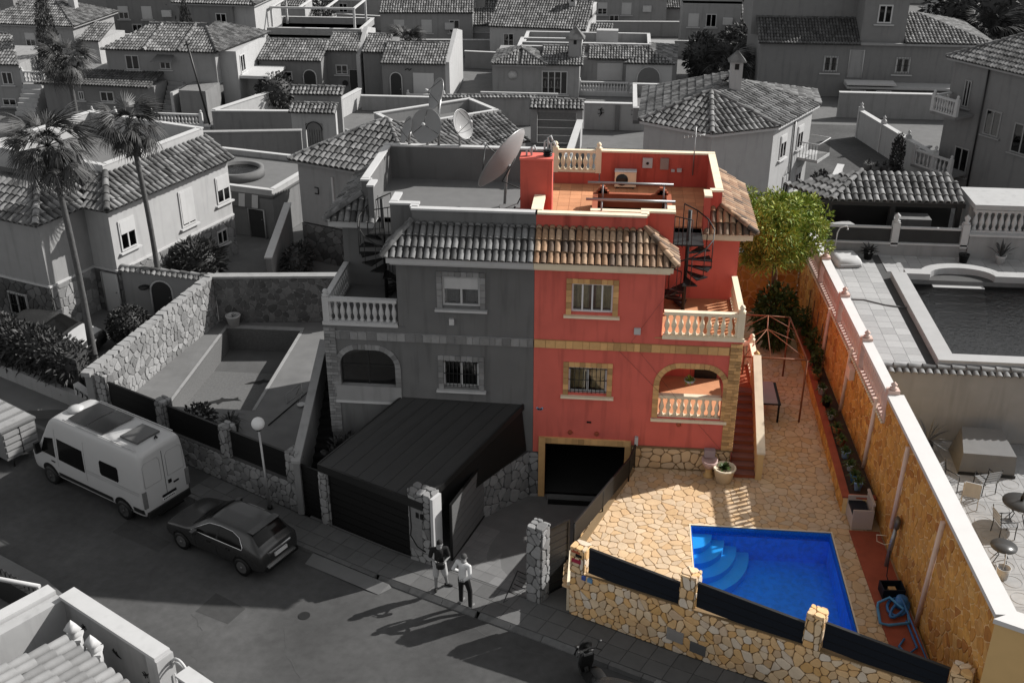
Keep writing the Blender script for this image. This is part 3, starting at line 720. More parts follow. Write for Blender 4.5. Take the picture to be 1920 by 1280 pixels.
# satellite dishes
m_dishg = mat('dish_grey', g(.24), rough=.6, var=.06)
def dish(name, label, c, rad, az, el, m, base, group='satellite dishes on the roofs', arm=True, mast=True):
    t = thing(name, label, 'satellite dish', base, 0, group); c = Vector(c) - Vector(base)
    d = Vector((math.cos(az) * math.cos(el), math.sin(az) * math.cos(el), math.sin(el)))
    mt = d.to_track_quat('Z', 'Y').to_matrix().to_4x4(); mt.translation = c
    pr = [(rad * k / 9, rad * .3 * (k / 9) ** 2) for k in range(10)]
    M().lathe(pr + [(rad * 1.02, rad * .31)] + [(r_, z - .02) for r_, z in pr[::-1]], n=32, sy=1.08).xf(mt).build('reflector', m, t)
    rim = [(rad * math.cos(2 * PI * k / 32), rad * 1.08 * math.sin(2 * PI * k / 32), rad * .3) for k in range(32)]
    M().tube(rim, rad * .02, 6, closed=True).xf(mt).build('rim', m_alu, t)
    a = M(); f = Vector((0, 0, rad * .95))
    for k in range(3): q = 2 * PI * k / 3 + PI / 2; a.tube([(rad * .92 * math.cos(q), rad * .95 * math.sin(q), rad * .28), tuple(f)], rad * .018, 5)
    a.xf(mt).build('feed_arm', m_dark, t); M().lathe([(.05, 0), (.06, .12), (.02, .14)], n=8).xf(mt @ Matrix.Translation((0, 0, rad * .88))).build('feed_horn', m_trim, t)
    if mast: M().tube([(0, 0, 0), (c.x * .4, c.y * .4, c.z * .7), tuple(c - d * .04)], .05, 7).build('mast', m_alu, t)
    return t
dish('satellite_dish', 'very large tilted grey satellite dish on the grey roof terrace beside the red cabinet', (-1.15, 3.9, 9.55), 1.08, R(158), R(32), m_dishg, (-1.35, 4.4, Zt))
for lb, c, rad, az in (('mesh satellite dish nearest the left corner on the grey terrace back wall', (-5.0, 7.2, 9.75), .5, R(205)), ('round satellite dish with dark centre on the grey terrace back wall', (-4.35, 7.1, 9.95), .62, R(-95)),
                       ('topmost of the satellite dishes above the grey terrace back wall', (-3.95, 7.6, 10.95), .58, R(-150)), ('rightmost of the small satellite dishes on the grey terrace back wall', (-3.2, 7.2, 10.0), .55, R(-30))):
    dish('satellite_dish', lb, (c[0], c[1], c[2] - .12), rad * .88, az, R(22), m_dishg, (c[0], 7.05, 9.18))
cb = M().tube([(-.9, 3.4, 9.9), (-1.3, 3.2, 9.2), (-.6, 3.3, 8.9), (-.9, 3.6, 8.2), (-1.4, 3.8, 8.0)], .025, 6)
tag(cb.build('cable', m_black), 'black cable looping down behind the very large satellite dish', 'cable')
t = thing('dish_block', 'concrete ballast block on the grey roof terrace below the large dish', 'ballast block', (-1.0, 3.3, Zt), R(10)); M().box(-.4, .4, -.2, .2, 0, .4).build('block', m_conc, t); M().tube([(0, -.2, .3), (.1, -.3, .5)], .03).build('hook', m_iron, t)
# tar seams and patches on the asphalt
st_ = [o for o in bpy.data.objects if o.name == 'street'][0]
for k, (s0, s1, d0, d1) in enumerate(((-9.5, -8.2, 4.2, 5.1), (-3.9, -2.6, 5.2, 6.2), (-14.5, -12.4, 3.2, 3.9), (2.0, 3.4, 3.0, 4.2))):
    q = M(); q.quad(sp(s0, d0, -.127), sp(s0 + .1, d1, -.127), sp(s1, d1 - .1, -.127), sp(s1 - .05, d0 + .05, -.127)); q.build('road_patch', mat('asphalt_patch%d' % (k % 2), g((.045, .078)[k % 2]), rough=.9, var=.2, scale=5, bump=.4, bscale=90), st_)
for P_ in ([(-6.8, 4.2), (-6.0, 5.0), (-4.9, 5.6), (-4.2, 6.9)], [(-9.4, 5.2), (-8.6, 5.6), (-8.1, 6.4), (-7.2, 6.9)], [(-2.4, 1.7), (-1.0, 1.8), (.4, 1.75)], [(-3.0, 4.4), (-2.2, 5.3), (-.8, 5.8)]):
    q = M()
    for (a, b), (c, d) in zip(P_[:-1], P_[1:]):
        for k in range(6):
            f0, f1 = k / 6, (k + 1) / 6; e = lambda f: (a + (c - a) * f + .05 * math.sin(9 * f + a * 7), b + (d - b) * f + .05 * math.sin(11 * f + c * 5)); u, v = e(f0), e(f1); w_ = .012
            q.quad(sp(u[0], u[1] - w_, -.126), sp(u[0], u[1] + w_, -.126), sp(v[0], v[1] + w_, -.126), sp(v[0], v[1] - w_, -.126))
    q.build('road_seam', m_joint, st_)
# ================================================================ red plot: deck, pool, walls
deck = M(); DP = [(1.5, -6.3), (10.8, -11.05), (10.35, 0), (10.1, 9), (9.9, 13), (6.3, 13), (6.3, .0), (3.3, 0), (3.15, -.25), (1.5, -4.6)]
PX0, PX1, PY0, PY1 = 4.97, 9.08, -7.7, -3.05
def plot_floor(polys, z0, z1):
    d = M()
    for p_ in polys: d.prism(p_, z0, z1)
    return d
PF = [[(PX1, -10.15), (10.75, -11.0), (10.6, PY1), (PX1, PY1)], [(PX0, -8.05), (PX1, -10.15), (PX1, PY0), (PX0, PY0)], [(1.52, -6.3), (PX0, -8.05), (PX0, PY1), (1.95, PY1), (1.5, -4.6)],
      [(1.95, PY1), (10.6, PY1), (10.35, 0), (3.3, 0), (3.1, -.5)], [(6.36, 0), (10.35, 0), (9.95, 13), (6.36, 13)]]
dk = plot_floor(PF, .2, Zd - .012).build('pool_deck', m_pjoint); dk['kind'] = 'structure'
cl = []
for p_ in cells(1.3, 10.7, -11.1, 12.5, .25, jit=.48, seed=21):
    c = (sum(a[0] for a in p_) / len(p_), sum(a[1] for a in p_) / len(p_))
    q = p_
    for (a, n) in (((1.53, -6.33), (-ST.y * -1, -ST.x)), ((10.42, -11), (1, .03)), ((1.55, -4.6), (-4.4, 1.65))): q = clip(q, a, n) if len(q) > 2 else q
    if len(q) > 2:
        if c[1] < 0 or c[0] < 6.36: q = clip(q, (0, -.03), (0, 1)) if c[0] < 6.3 else q
        if len(q) > 2 and c[1] > -.1: q = clip(q, (6.4, 0), (-1, 0))
    if len(q) > 2:
        ds = [(PX0 - c[0], (PX0, 0), (1, 0)), (c[0] - PX1, (PX1, 0), (-1, 0)), (c[1] - PY1, (0, PY1), (0, -1)), (PY0 - c[1], (0, PY0), (0, 1))]
        b_ = max(ds, key=lambda t_: t_[0])
        if b_[0] < -.2: continue
        xs = [a[0] for a in q]; ys = [a[1] for a in q]
        if max(xs) > PX0 and min(xs) < PX1 and max(ys) > PY0 and min(ys) < PY1: q = clip(q, b_[1], b_[2])
    if len(q) > 2: cl.append(q)
stones(dk, cl, lambda u, v, k: (u, v, Zd - .012 + k), m_pave, h=.014, joint=.008, limit=300, key=lambda p_: abs(p_[0][1] + 3) + abs(p_[0][0] - 5) * .5, name='paving_stone', hv=.25)
# pool
pl = thing('swimming_pool', 'blue swimming pool with rounded corner steps beside the street wall', 'pool')
b = M(); D = -.35
i_ = .012; b.add([(x, y, z) for z in (Zd - .02, D) for x, y in ((PX0 + i_, PY0 + i_), (PX1 - i_, PY0 + i_), (PX1 - i_, PY1 - i_), (PX0 + i_, PY1 - i_))], [(4, 5, 6, 7), (0, 4, 7, 3), (3, 7, 6, 2), (2, 6, 5, 1), (1, 5, 4, 0)])
b.build('basin', m_pool, pl)
for k, r_ in enumerate((.62, .98, 1.34, 1.7)):
    z = Zd - .28 - .2 * k
    q = [(PX0 + .001, PY1 - .001)] + [(PX0 + r_ * 1.05 * math.cos(a), PY1 - .001 - r_ * 1.25 * math.sin(a)) for a in [PI / 2 * j / 16 for j in range(17)]]
    M().prism(q[::-1], D + .01, z).build('step', m_step, pl)
n = 30; wv = [(PX0 + (PX1 - PX0) * i / n, PY0 + (PY1 - PY0) * j / n, Zd - .13) for i in range(n + 1) for j in range(n + 1)]
M().add(wv, [(i * (n + 1) + j, (i + 1) * (n + 1) + j, (i + 1) * (n + 1) + j + 1, i * (n + 1) + j + 1) for i in range(n) for j in range(n)], True).build('water', m_water, pl)
ed = M()
for a in ((PX0 - .04, PX1 + .04, PY1, PY1 + .05), (PX0 - .04, PX0, PY0, PY1), (PX1, PX1 + .04, PY0, PY1)): ed.box(a[0], a[1], a[2], a[3], Zd - .1, Zd + .008)
ed.build('edge_trim', m_ctrim, pl)
for a in ((PX0 + .014, PX1 - .014, PY1 - .03, PY1 - .016), (PX0 + .016, PX0 + .03, PY0 + .02, PY1 - .04), (PX1 - .03, PX1 - .016, PY0 + .02, PY1 - .04)): M().box(*a, Zd - .3, Zd - .03).build('waterline_tiles', mat('waterline_mosaic', (.01, .16, .6), var=.45, scale=22), pl)
# street wall of the pool plot
def fence_wall(name, label, s0, s1, zb, zt, pillars, panels, ms, mj, mp, th=.3, sp_=.225, seed=3, hz=None, ptop=2.25, jt=.011, capm=None):
    """stone wall along the street line: core, stones, pillars with stones, dark panels"""
    t = thing(name, label, 'wall'); cm = M(); N_ = 14
    for i in range(N_):
        a, b_ = s0 + (s1 - s0) * i / N_, s0 + (s1 - s0) * (i + 1) / N_
        p = [sp(a, 0), sp(b_, 0), sp(b_, -th), sp(a, -th)]; za, zb_ = zt(a), zt(b_)
        cm.add([(p[0][0], p[0][1], sz(a) - .1), (p[1][0], p[1][1], sz(b_) - .1), (p[2][0], p[2][1], sz(b_) - .1), (p[3][0], p[3][1], sz(a) - .1), (p[0][0], p[0][1], za), (p[1][0], p[1][1], zb_), (p[2][0], p[2][1], zb_), (p[3][0], p[3][1], za)],
               [(4, 5, 6, 7), (0, 1, 5, 4), (2, 3, 7, 6)] + ([(3, 0, 4, 7)] if i == 0 else []) + ([(1, 2, 6, 5)] if i == N_ - 1 else []))
    core = cm.build('wall_core', mj, t)
    pol = []
    for p in cells(s0, s1, -1, 3, sp_, jit=.45, seed=seed):
        q = p
        c = sum(a[0] for a in p) / len(p)
        e = .05; za = zt(c); k1 = (zt(c + e) - zt(c - e)) / (2 * e); q = clip(q, (c, za - .01), (-k1, 1)) if len(q) > 2 else q
        k0 = (sz(c + e) - sz(c - e)) / (2 * e); q = clip(q, (c, sz(c)), (k0, -1)) if len(q) > 2 else q
        if len(q) > 2: pol.append(q)
    def fn(u, v, k): p = SO + ST * u + SN * k; return (p.x, p.y, v)
    stones(core, pol, fn, ms, h=.035, joint=jt, limit=300, name='stone')
    for ps, pw_, pz in pillars:
        pc = M(); a, b_ = ps - pw_ / 2, ps + pw_ / 2; c4 = [sp(a, .02), sp(b_, .02), sp(b_, -.38), sp(a, -.38)]; zl = min(zt(ps), pz - .3) if zb is None else zb(ps)
        pc.prism([(q[0], q[1]) for q in c4], zl, pz); po = pc.build('pillar', mj, t)
        def fs(u, v, k): p = SO + ST * u + SN * (.02 + k); return (p.x, p.y, v)
        stones(po, cells(a, b_, zl, pz, .26, seed=int(ps * 10) + 90), fs, ms, h=.03, joint=.012)
        def fr(u, v, k): p = SO + ST * (b_ + k) + SN * u; return (p.x, p.y, v)
        stones(po, cells(-.38, .02, zl, pz, .26, seed=int(ps * 10) + 91), fr, ms, h=.02, joint=.012)
        def fl_(u, v, k): p = SO + ST * (a - k) - SN * u; return (p.x, p.y, v)
        stones(po, cells(-.02, .38, zl, pz, .26, seed=int(ps * 10) + 93), fl_, ms, h=.02, joint=.012)
        def ft(u, v, k): p = SO + ST * u + SN * v; return (p.x, p.y, pz + k)
        stones(po, cells(a - .02, b_ + .02, -.4, .04, .22, seed=int(ps * 10) + 92), ft, ms, h=.05, joint=.008)
    for a, b_, z0, z1 in panels:
        pm = M()
        p = [sp(a, -.06), sp(b_, -.06), sp(b_, -.11), sp(a, -.11)]
        po = pm.prism([(q[0], q[1]) for q in p], z0, z1).build('panel', mp, t)
        tp = [sp(a, -.045), sp(b_, -.045), sp(b_, -.125), sp(a, -.125)]
        M().prism([(q[0], q[1]) for q in tp], z1, z1 + .03).build('panel_rail', m_dark if mp is m_navy else m_black, po)
        for k in range(2):
            zz = z0 + (z1 - z0) * (k + 1) / 3; q_ = [sp(a, -.055), sp(b_, -.055), sp(b_, -.062), sp(a, -.062)]
            M().prism([(q[0], q[1]) for q in q_], zz, zz + .012).build('panel_rib', m_black, po)
    return t
zt1 = lambda s: 1.4 + .075 * s
fence_wall('street_wall', 'ochre rubble stone wall with dark panels in front of the blue pool', 0, 10.4, None, zt1, [(.2, .42, 2.2), (3.4, .4, 2.62), (6.65, .4, 2.85), (10.0, .44, 2.75)],
           [(.52, 3.16, 1.5, 2.28), (3.64, 6.42, 1.76, 2.5), (6.9, 9.74, 2.0, 2.72)], m_fstone, m_fjoint, m_navy, seed=8, jt=.01)
sw = [o for o in bpy.data.objects if o.name == 'street_wall'][0]
def plate(nm, s0, s1, z0, z1, m, d=.05, par=sw):
    p = [sp(s0, d), sp(s1, d), sp(s1, .0), sp(s0, .0)]; return M().prism([(q[0], q[1]) for q in p][::-1], z0, z1).build(nm, m, par)
plate('meter_cover', 2.95, 3.42, .48, .84, mat('mauve_plate', g(.24, .012), var=.08), .062); plate('meter_cover', 3.62, 4.05, .38, .7, mat('steel_plate', g(.1), var=.1), .062)
plate('intercom', .18, .36, 2.0, 2.08, m_black, .075); plate('name_plate', .06, .33, 1.78, 1.9, mat('red_plate', (.3, .02, .05), var=.1), .068); plate('letter_slot', .05, .3, 2.1, 2.16, m_strip, .07)
plate('house_number', .38, .5, 1.3, 1.42, mat('blue_plate', (.05, .09, .3)), .068); plate('house_number', .56, .7, 1.3, 1.42, mat('sky_plate', (.12, .25, .42)), .068)
# right boundary wall: orange rubble, white coping, lattice along its rear half
BW0, BW1 = Vector((10.86, -10.98)), Vector((10.05, 12.6)); BD = (BW1 - BW0).normalized(); BN = Vector((-BD.y, BD.x)); BL = (BW1 - BW0).length
def bw(u, d=0): p = BW0 + BD * u + BN * d; return (p.x, p.y)
UM = 9.6
t = thing('boundary_wall', 'tall orange rubble wall with white coping along the right side of the pool', 'wall')
m = M(); m.prism([bw(0), bw(0, -.32), bw(UM, -.32), bw(UM)], -.2, 4.48); m.prism([bw(UM), bw(UM, -.32), bw(BL, -.32), bw(BL)], -.2, 3.62)
core = m.build('wall_core', m_ojoint, t)
pol = []
for p in cells(0, BL, Zd - .1, 4.48, .27, jit=.48, seed=31):
    c = sum(a[0] for a in p) / len(p); q = clip(p, (0, 3.6), (0, 1)) if c > UM else p
    if len(q) > 2: pol.append(q)
stones(core, pol, lambda u, v, k: (*bw(u, k), v), m_ostone, h=.02, joint=.014, limit=300, key=lambda p: p[0][0], name='stone', hv=.6)
cp = M(); cp.prism([bw(0, .06), bw(0, -.42), bw(UM, -.42), bw(UM, .06)], 4.48, 4.6); cp.prism([bw(UM + .02, .03), bw(UM + .02, -.3), bw(BL, -.3), bw(BL, .03)], 4.5, 4.62); cp.build('coping', m_coping, t)
lt = M(); lt.prism([bw(UM, .02), bw(UM, -.26), bw(BL, -.26), bw(BL, .02)], 3.62, 3.7)
for k in range(5): u = UM + .12 + (BL - UM - .25) * k / 4; lt.prism([bw(u - .13, .04), bw(u - .13, -.3), bw(u + .13, -.3), bw(u + .13, .04)], 3.7, 4.72); lt.lathe([(.1, 0), (.12, .05), (.05, .08), (.1, .16), (0, .26)], (*bw(u, -.13), 4.72), 8)
lat = lt.build('lattice', mat('pale_pink_paint', (.52, .38, .33), var=.06), t)
bmesh_ = bal_mesh(.8, mat('pale_pink_paint', (.52, .38, .33)), .9)
nb = 64
for i in range(nb):
    u = UM + .3 + (BL - UM - .6) * i / (nb - 1)
    if all(abs(u - (UM + .12 + (BL - UM - .25) * k / 4)) > .2 for k in range(5)): inst('baluster', bmesh_, lat, Matrix.Translation((*bw(u, -.13), 3.7)))
dm = M()
for i in range(90): u = UM + .1 + (BL - UM - .2) * i / 89; dm.lathe([(.045, 0), (.045, .05), (0, .06)], (*bw(u, .05), 3.58), 6)
dm.build('dentil_row', m_ctrim, t)['kind'] = 'stuff'
for ub, ut, zt_, zb_ in ((4.05, 3.75, 4.3, .6), (7.2, 7.1, 4.35, 1.6), (10.65, 10.5, 3.95, 1.4), (14.2, 14.0, 3.9, 1.4), (17.7, 17.5, 3.7, 1.4)):
    q0 = Vector((*bw(ub, .07), zb_)); q1 = Vector((*bw(ut, .06), zt_)); M().tube([q0, q1], .075, 4).build('batten', m_pink, t)
M().prism([bw(13.3, .2), bw(13.3, .03), bw(13.75, .03), bw(13.75, .2)], 3.05, 3.45).build('junction_box', m_pink, t)
# return of the wall along the street, ochre render outside
p0 = bw(0, .0); rs0 = (Vector(p0) - SO).dot(ST)
m = M(); q = [sp(rs0 - .02, .06), sp(rs0 + 9, .06), sp(rs0 + 9, -.26), sp(rs0 - .02, -.26)]; m.prism([(a[0], a[1]) for a in q], .3, 4.47); m.build('street_return', m_ochre, t)
q = [sp(rs0 - .06, .12), sp(rs0 + 9, .12), sp(rs0 + 9, -.4), sp(rs0 + .3, -.4)]; M().prism([(a[0], a[1]) for a in q], 4.484, 4.604).build('coping', m_coping, t)
# red strip, planter and its pots along that wall
fs = M(); fs.prism([(9.62, -2.9), (9.86, -9.9), (10.72, -10.3), (10.5, -2.9)], Zd - .05, Zd + .03); o = fs.build('red_path', m_strip); o['kind'] = 'structure'
t = thing('planter_wall', 'long low orange stone planter with red ledge at the foot of the right wall', 'planter')
m = M(); m.prism([(9.55, -2.0), (10.5, -2.1), (10.15, 10), (9.75, 10)], Zd, Zd + .58); core = m.build('planter_core', m_ojoint, t)
stones(core, cells(-2.0, 10, Zd, Zd + .57, .3, jit=.44, seed=44), lambda u, v, k: (9.55 + (u + 2) * .0167 - k, u, v), m_ostone, h=.03, joint=.016)
m = M(); m.prism([(9.5, -2.05), (9.72, -2.05), (9.92, 10), (9.7, 10)], Zd + .58, Zd + .64); m.prism([(9.72, -2.05), (10.5, -2.1), (10.5, -1.9), (9.72, -1.88)], Zd + .58, Zd + .64); m.build('ledge', m_strip, t)
m = M(); m.prism([(9.72, -1.88), (10.48, -1.9), (10.12, 9.98), (9.92, 9.98)], Zd + .56, Zd + .6); m.build('soil', mat('plant_soil', (.05, .03, .02), var=.3), t)
def potplant(name, label, loc, r_, h_, pm, leafm, n, ln, wd, spread=1.3, droop=.3, seed=1, group=None, cat='plant', sq=False):
    t = thing(name, label, cat, loc, rnd.uniform(0, 6), group)
    M().lathe([(r_ * .72, 0), (r_, h_ * .9), (r_ * 1.08, h_ * .92), (r_ * 1.08, h_), (r_ * .92, h_), (r_ * .88, h_ * .82), (.01, h_ * .8)], n=4 if sq else 14).build('pot', pm, t)
    if n: burst(M(), (0, 0, h_ * .85), n, ln, wd, spread, droop=droop, seed=seed).build('foliage', leafm, t)
    return t
zz = Zd + .62; pp = [(-1.6, m_lblue, 'pale blue pot at the near end of the right-hand planter', .17, .3), (-1.15, m_blue, 'dark blue pot second from the near end of the planter', .15, .26), (-.55, m_trim, 'white pot with succulent third from the near end of the planter', .13, .24), (.2, m_lblue, 'pale blue glazed pot fourth along the planter', .15, .26),
      (.95, m_pot, 'square clay pot fifth along the planter', .16, .26), (1.7, m_pot, 'clay pot with cactus before the second batten of the right wall', .14, .24), (2.6, m_trim, 'small white pot sixth from the far end of the planter', .13, .22), (3.5, m_black, 'black pot with dark foliage midway along the planter', .16, .26), (4.3, m_trim, 'white striped pot near the pergola post', .16, .3), (5.4, m_pot, 'clay pot beyond the pergola post on the planter', .17, .28)]
for i, (y, pm, lb, r_, h_) in enumerate(pp): potplant('flowerpot', lb, (10.02 - .028 * (y + 2), y, zz), r_, h_, pm, m_leafd, 26, .3, .035, 1.5, .3, i, 'pots on the planter', 'flowerpot', sq=(i in (0, 4)))
iv = M()
for k in range(5): leaves(iv, (10.0 - .03 * k, 6.4 + k * .9, 1.6 + .35 * (k % 2)), (.2, .4, .55), 150, .16, .05, .2, .2, .3, seed=50 + k)
t = thing('climbing_plant', 'dark climbing plant on the rear part of the orange wall', 'plant'); iv.build('foliage', m_leafd, t)
st = M()
for k in range(5): st.tube([(10.0, 5.6 + k, 1.3), (10.05, 5.7 + k, 2.2), (10.02, 5.5 + k, 3.1)], .02, 5)
st.build('stem', m_trunk, t)
# storage bench
t = thing('storage_bench', 'pale storage bench with slatted back and navy cushion by the planter end', 'bench', (9.98, -2.42, Zd + .03), R(1))
bm = mat('bench_resin', (.4, .33, .28), var=.06)
M().box(-.3, .3, -.42, .42, 0, .42).build('chest', bm, t); M().box(-.28, .2, -.4, .4, .42, .5).build('cushion', m_navy, t)
for y in (-.42, .36): M().box(-.3, .3, y, y + .06, .42, .66).build('armrest', bm, t)
for k in range(6): M().box(.24, .29, -.36 + k * .125, -.28 + k * .125, .42, .84).build('back_slat', bm, t)
M().box(.23, .3, -.42, .42, .84, .9).build('back_rail', bm, t)
# outdoor shower, cleaning kit, hose
t = thing('outdoor_shower', 'grey outdoor shower column leaning at the orange wall beside the pool', 'shower', (10.42, -4.5, Zd + .03))
M().tube([(-.05, 0, .0), (.0, .02, .75), (.04, .05, 1.3)], [.06, .07, .05], 10).build('column', m_alu, t); M().lathe([(.06, 0), (.13, .1), (.15, .32), (.08, .42)], (0.05, .05, 1.2), 10, sx=.6).build('shower_head', mat('bronze', (.12, .1, .08), rough=.4, metal=.5), t)
M().tube([(.0, 0, .8), (-.2, -.05, .75), (-.42, 0, .82), (-.42, .12, .95), (-.15, .1, .95)], .012, 5).build('hose', m_ctrim, t)
t = thing('pump_box', 'black open box on the red path by the orange wall', 'box', (10.25, -5.75, Zd + .03), R(4)); q = M(); q.box(-.3, .3, -.22, -.19, 0, .3); q.box(-.3, .3, .19, .22, 0, .3); q.box(-.3, -.27, -.19, .19, 0, .3); q.box(.27, .3, -.19, .19, 0, .3); q.box(-.27, .27, -.19, .19, 0, .04); q.build('case', m_navy, t); M().box(-.1, .1, -.08, .08, .04, .2).build('pump', m_brick, t); M().tube([(-.05, .2, .25), (-.05, .4, .3), (.05, .75, .9)], .015, 5).build('power_lead', m_black, t)
t = thing('pool_hose', 'blue pool hose and cleaning pole heaped on the red path', 'hose', (10.2, -6.7, Zd + .03))
hp = [(.1 + .3 * math.cos(a * .9), .4 + .34 * math.sin(a) - .02 * a, .05 + .006 * a) for a in [k * .45 for k in range(32)]]
M().tube(hp, .04, 7).build('hose_coil', m_blue, t)
M().tube([(-.45, .25, .06), (-.5, -.35, .06), (-.3, -.42, .07), (.25, -.3, .08), (.3, .1, .1), (-.1, .55, .2), (-.4, .45, .08), (-.45, .25, .06)], .04, 7).build('hose_loop', mat('hose_blue', (.08, .25, .42), rough=.5), t)
M().tube([(.2, -.2, .06), (.25, -1.2, .06), (-.05, -1.5, .06), (-.2, -1.2, .06), (0, -.9, .06)], .03, 7).build('hose_tail', m_blue, t)
M().tube([(.15, .5, .35), (.42, -2.3, .06)], .022, 7).build('pole', m_blue, t); M().lathe([(.16, 0), (.2, .1), (.15, .3), (.02, .32)], (.2, .45, 0), 12).build('net_basket', m_blue, t)
# outside stair at the red house with its ochre cheek wall
t = thing('outside_stair', 'red tiled outside stair with ochre side wall climbing to the red porch', 'staircase')
n = 11; y0, y1 = -.35, 2.4; W0, W1 = 6.4, 7.12
for k in range(n):
    z = Zd + (Zm - Zd) * (k + 1) / n; ya = y0 + (y1 - y0) * k / n
    M().box(W0, W1, ya, ya + (y1 - y0) / n + .02, Zd - .05, z - .03).build('riser', m_terra_d, t); M().box(W0, W1, ya - .03, ya + (y1 - y0) / n, z - .03, z + .003).build('tread', mat('tread_tile', (.22, .1, .08), var=.2), t)
M().box(W0, W1 + .25, y1 + .02, 4.2, Zd, Zm).build('landing', m_terra_d, t)
ck = M(); ck.add([(W1, y0 - .08, Zd), (W1 + .2, y0 - .08, Zd), (W1 + .2, 2.6, Zd), (W1, 2.6, Zd), (W1, y0 - .08, Zd + .95), (W1 + .2, y0 - .08, Zd + .95), (W1 + .2, 2.6, 3.6), (W1, 2.6, 3.6)], [(0, 3, 2, 1), (4, 5, 6, 7), (0, 1, 5, 4), (1, 2, 6, 5), (2, 3, 7, 6), (3, 0, 4, 7)])
ck.build('cheek_wall', m_ochre, t)
co = M(); co.add([(W1 - .03, y0 - .1, Zd + .95), (W1 + .23, y0 - .1, Zd + .95), (W1 + .23, 2.62, 3.6), (W1 - .03, 2.62, 3.6), (W1 - .03, y0 - .1, Zd + 1.02), (W1 + .23, y0 - .1, Zd + 1.02), (W1 + .23, 2.62, 3.68), (W1 - .03, 2.62, 3.68)], [(0, 3, 2, 1), (4, 5, 6, 7), (0, 1, 5, 4), (1, 2, 6, 5), (2, 3, 7, 6), (3, 0, 4, 7)])
co.build('coping', m_ctrim, t)
M().box(W1 - .02, W1 + .22, 2.62, 2.86, Zd, 3.5).lathe([(.12, 0), (.14, .05), (.05, .08), (.11, .18), (0, .3)], (W1 + .1, 2.74, 3.5), 10).build('newel', m_ochre, t)
balustrade(t, (W1 + .1, 2.9), (W1 + .1, 4.2), Zm, .85, m_ctrim, 5, name='landing_balustrade', posts=(1,)); balustrade(t, (W0, 4.15), (W1, 4.15), Zm, .85, m_ctrim, 3, name='landing_balustrade', posts=(0,))
# planters before the stone base
t = thing('toilet_planter', 'pedestal shaped pink and ochre planter at the foot of the red house', 'planter', (5.66, -.34, Zd))
M().lathe([(.17, 0), (.17, .05), (.11, .1), (.11, .3), (.17, .34)], n=12).build('pedestal', m_ochre, t); M().lathe([(.15, .34), (.23, .5), (.26, .62), (.23, .62), (.16, .5), (.02, .45)], n=14, sy=1.2).build('bowl', mat('pink_glaze', (.5, .35, .32), rough=.4), t); M().box(-.17, .17, .12, .3, .6, .86).build('tank', m_cloth, t)
potplant('tub_planter', 'wide white tub with green plant beside the foot of the red stair', (6.12, -.58, Zd), .34, .52, m_ctrim, m_leafd, 30, .3, .06, 1.2, .2, 9, None, 'planter')
# pergola frame with table
t = thing('pergola', 'bare rusty pergola frame beside the red house stair', 'pergola')
A = [(6.9, 3.4), (9.0, 3.35), (8.85, 6.7), (7.1, 6.8)]; z = 3.2; m = M()
for k in range(4):
    M().tube([(*A[k], Zd), (*A[k], z)], .035, 7).build('post', m_rust, t); M().tube([(*A[k], z), (*A[(k + 1) % 4], z)], .03, 7).build('beam', m_rust, t)
R1, R2 = (7.75, 4.5, 3.75), (7.9, 5.6, 3.75)
M().tube([R1, R2], .02, 6).build('ridge_tube', m_rust, t)
for a, b_ in ((A[0], R1), (A[1], R1), ((7.8, 3.38), R1), (A[2], R2), (A[3], R2), ((8.95, 4.6), R1), ((8.9, 5.6), R2), ((6.95, 4.6), R1), ((7.0, 5.6), R2), ((8, 6.75), R2)): M().tube([(a[0], a[1], z), b_], .014, 5).build('rafter', m_rust, t)
t = thing('garden_table', 'dark table with mauve cloth under the bare pergola frame', 'table', (7.9, 4.0, Zd), 0)
M().box(-.4, .4, -.8, .8, .7, .74).build('top', m_black, t); M().box(-.36, .3, -.76, .82, .74, .75).build('cloth', m_cloth, t)
for x in (-.35, .35):
    for y in (-.72, .72): M().box(x - .03, x + .03, y - .03, y + .03, 0, .7).build('leg', m_black, t)
# green tree behind
t = thing('tree', 'bushy bright green tree between the red house and the right wall', 'tree')
M().tube([(8.7, 9.6, Zd), (8.65, 9.5, 2.6), (8.5, 9.2, 4.2)], [.16, .13, .1], 8).build('trunk', m_trunk, t)
rr = random.Random(5); br = M(); lf = M()
for k in range(160):
    while True:
        d = Vector((rr.gauss(0, 1), rr.gauss(0, 1), rr.gauss(0, 1))).normalized()
        if d.z > -.95: break
    f = rr.uniform(.25, 1.0) ** .5; lump = 1 + .14 * math.sin(3 * math.atan2(d.y, d.x) + 1) + .1 * math.sin(5 * d.z + 2 * d.x)
    e = Vector((8.4, 9.2, 5.7)) + Vector((d.x * 1.68, d.y * 1.6, d.z * 1.5)) * f * lump; r_ = rr.uniform(.3, .5)
    br.tube([(8.5, 9.2, 4.2), (Vector((8.5, 9.2, 4.6)) * .5 + e * .5) + Vector((0, 0, .2)), e], [.045, .02, .008], 4)
    leaves(lf, e, (r_, r_, r_ * .8), 150, .2, .026, .3, .25, .15, seed=k)
    if k % 2: burst(lf, e + d * r_ * .5, 16, .34, .018, 1.3, axis=d + Vector((0, 0, .5)), droop=.15, seed=k)
br.build('limbs', m_trunk, t); lf.build('crown', m_leafg, t)
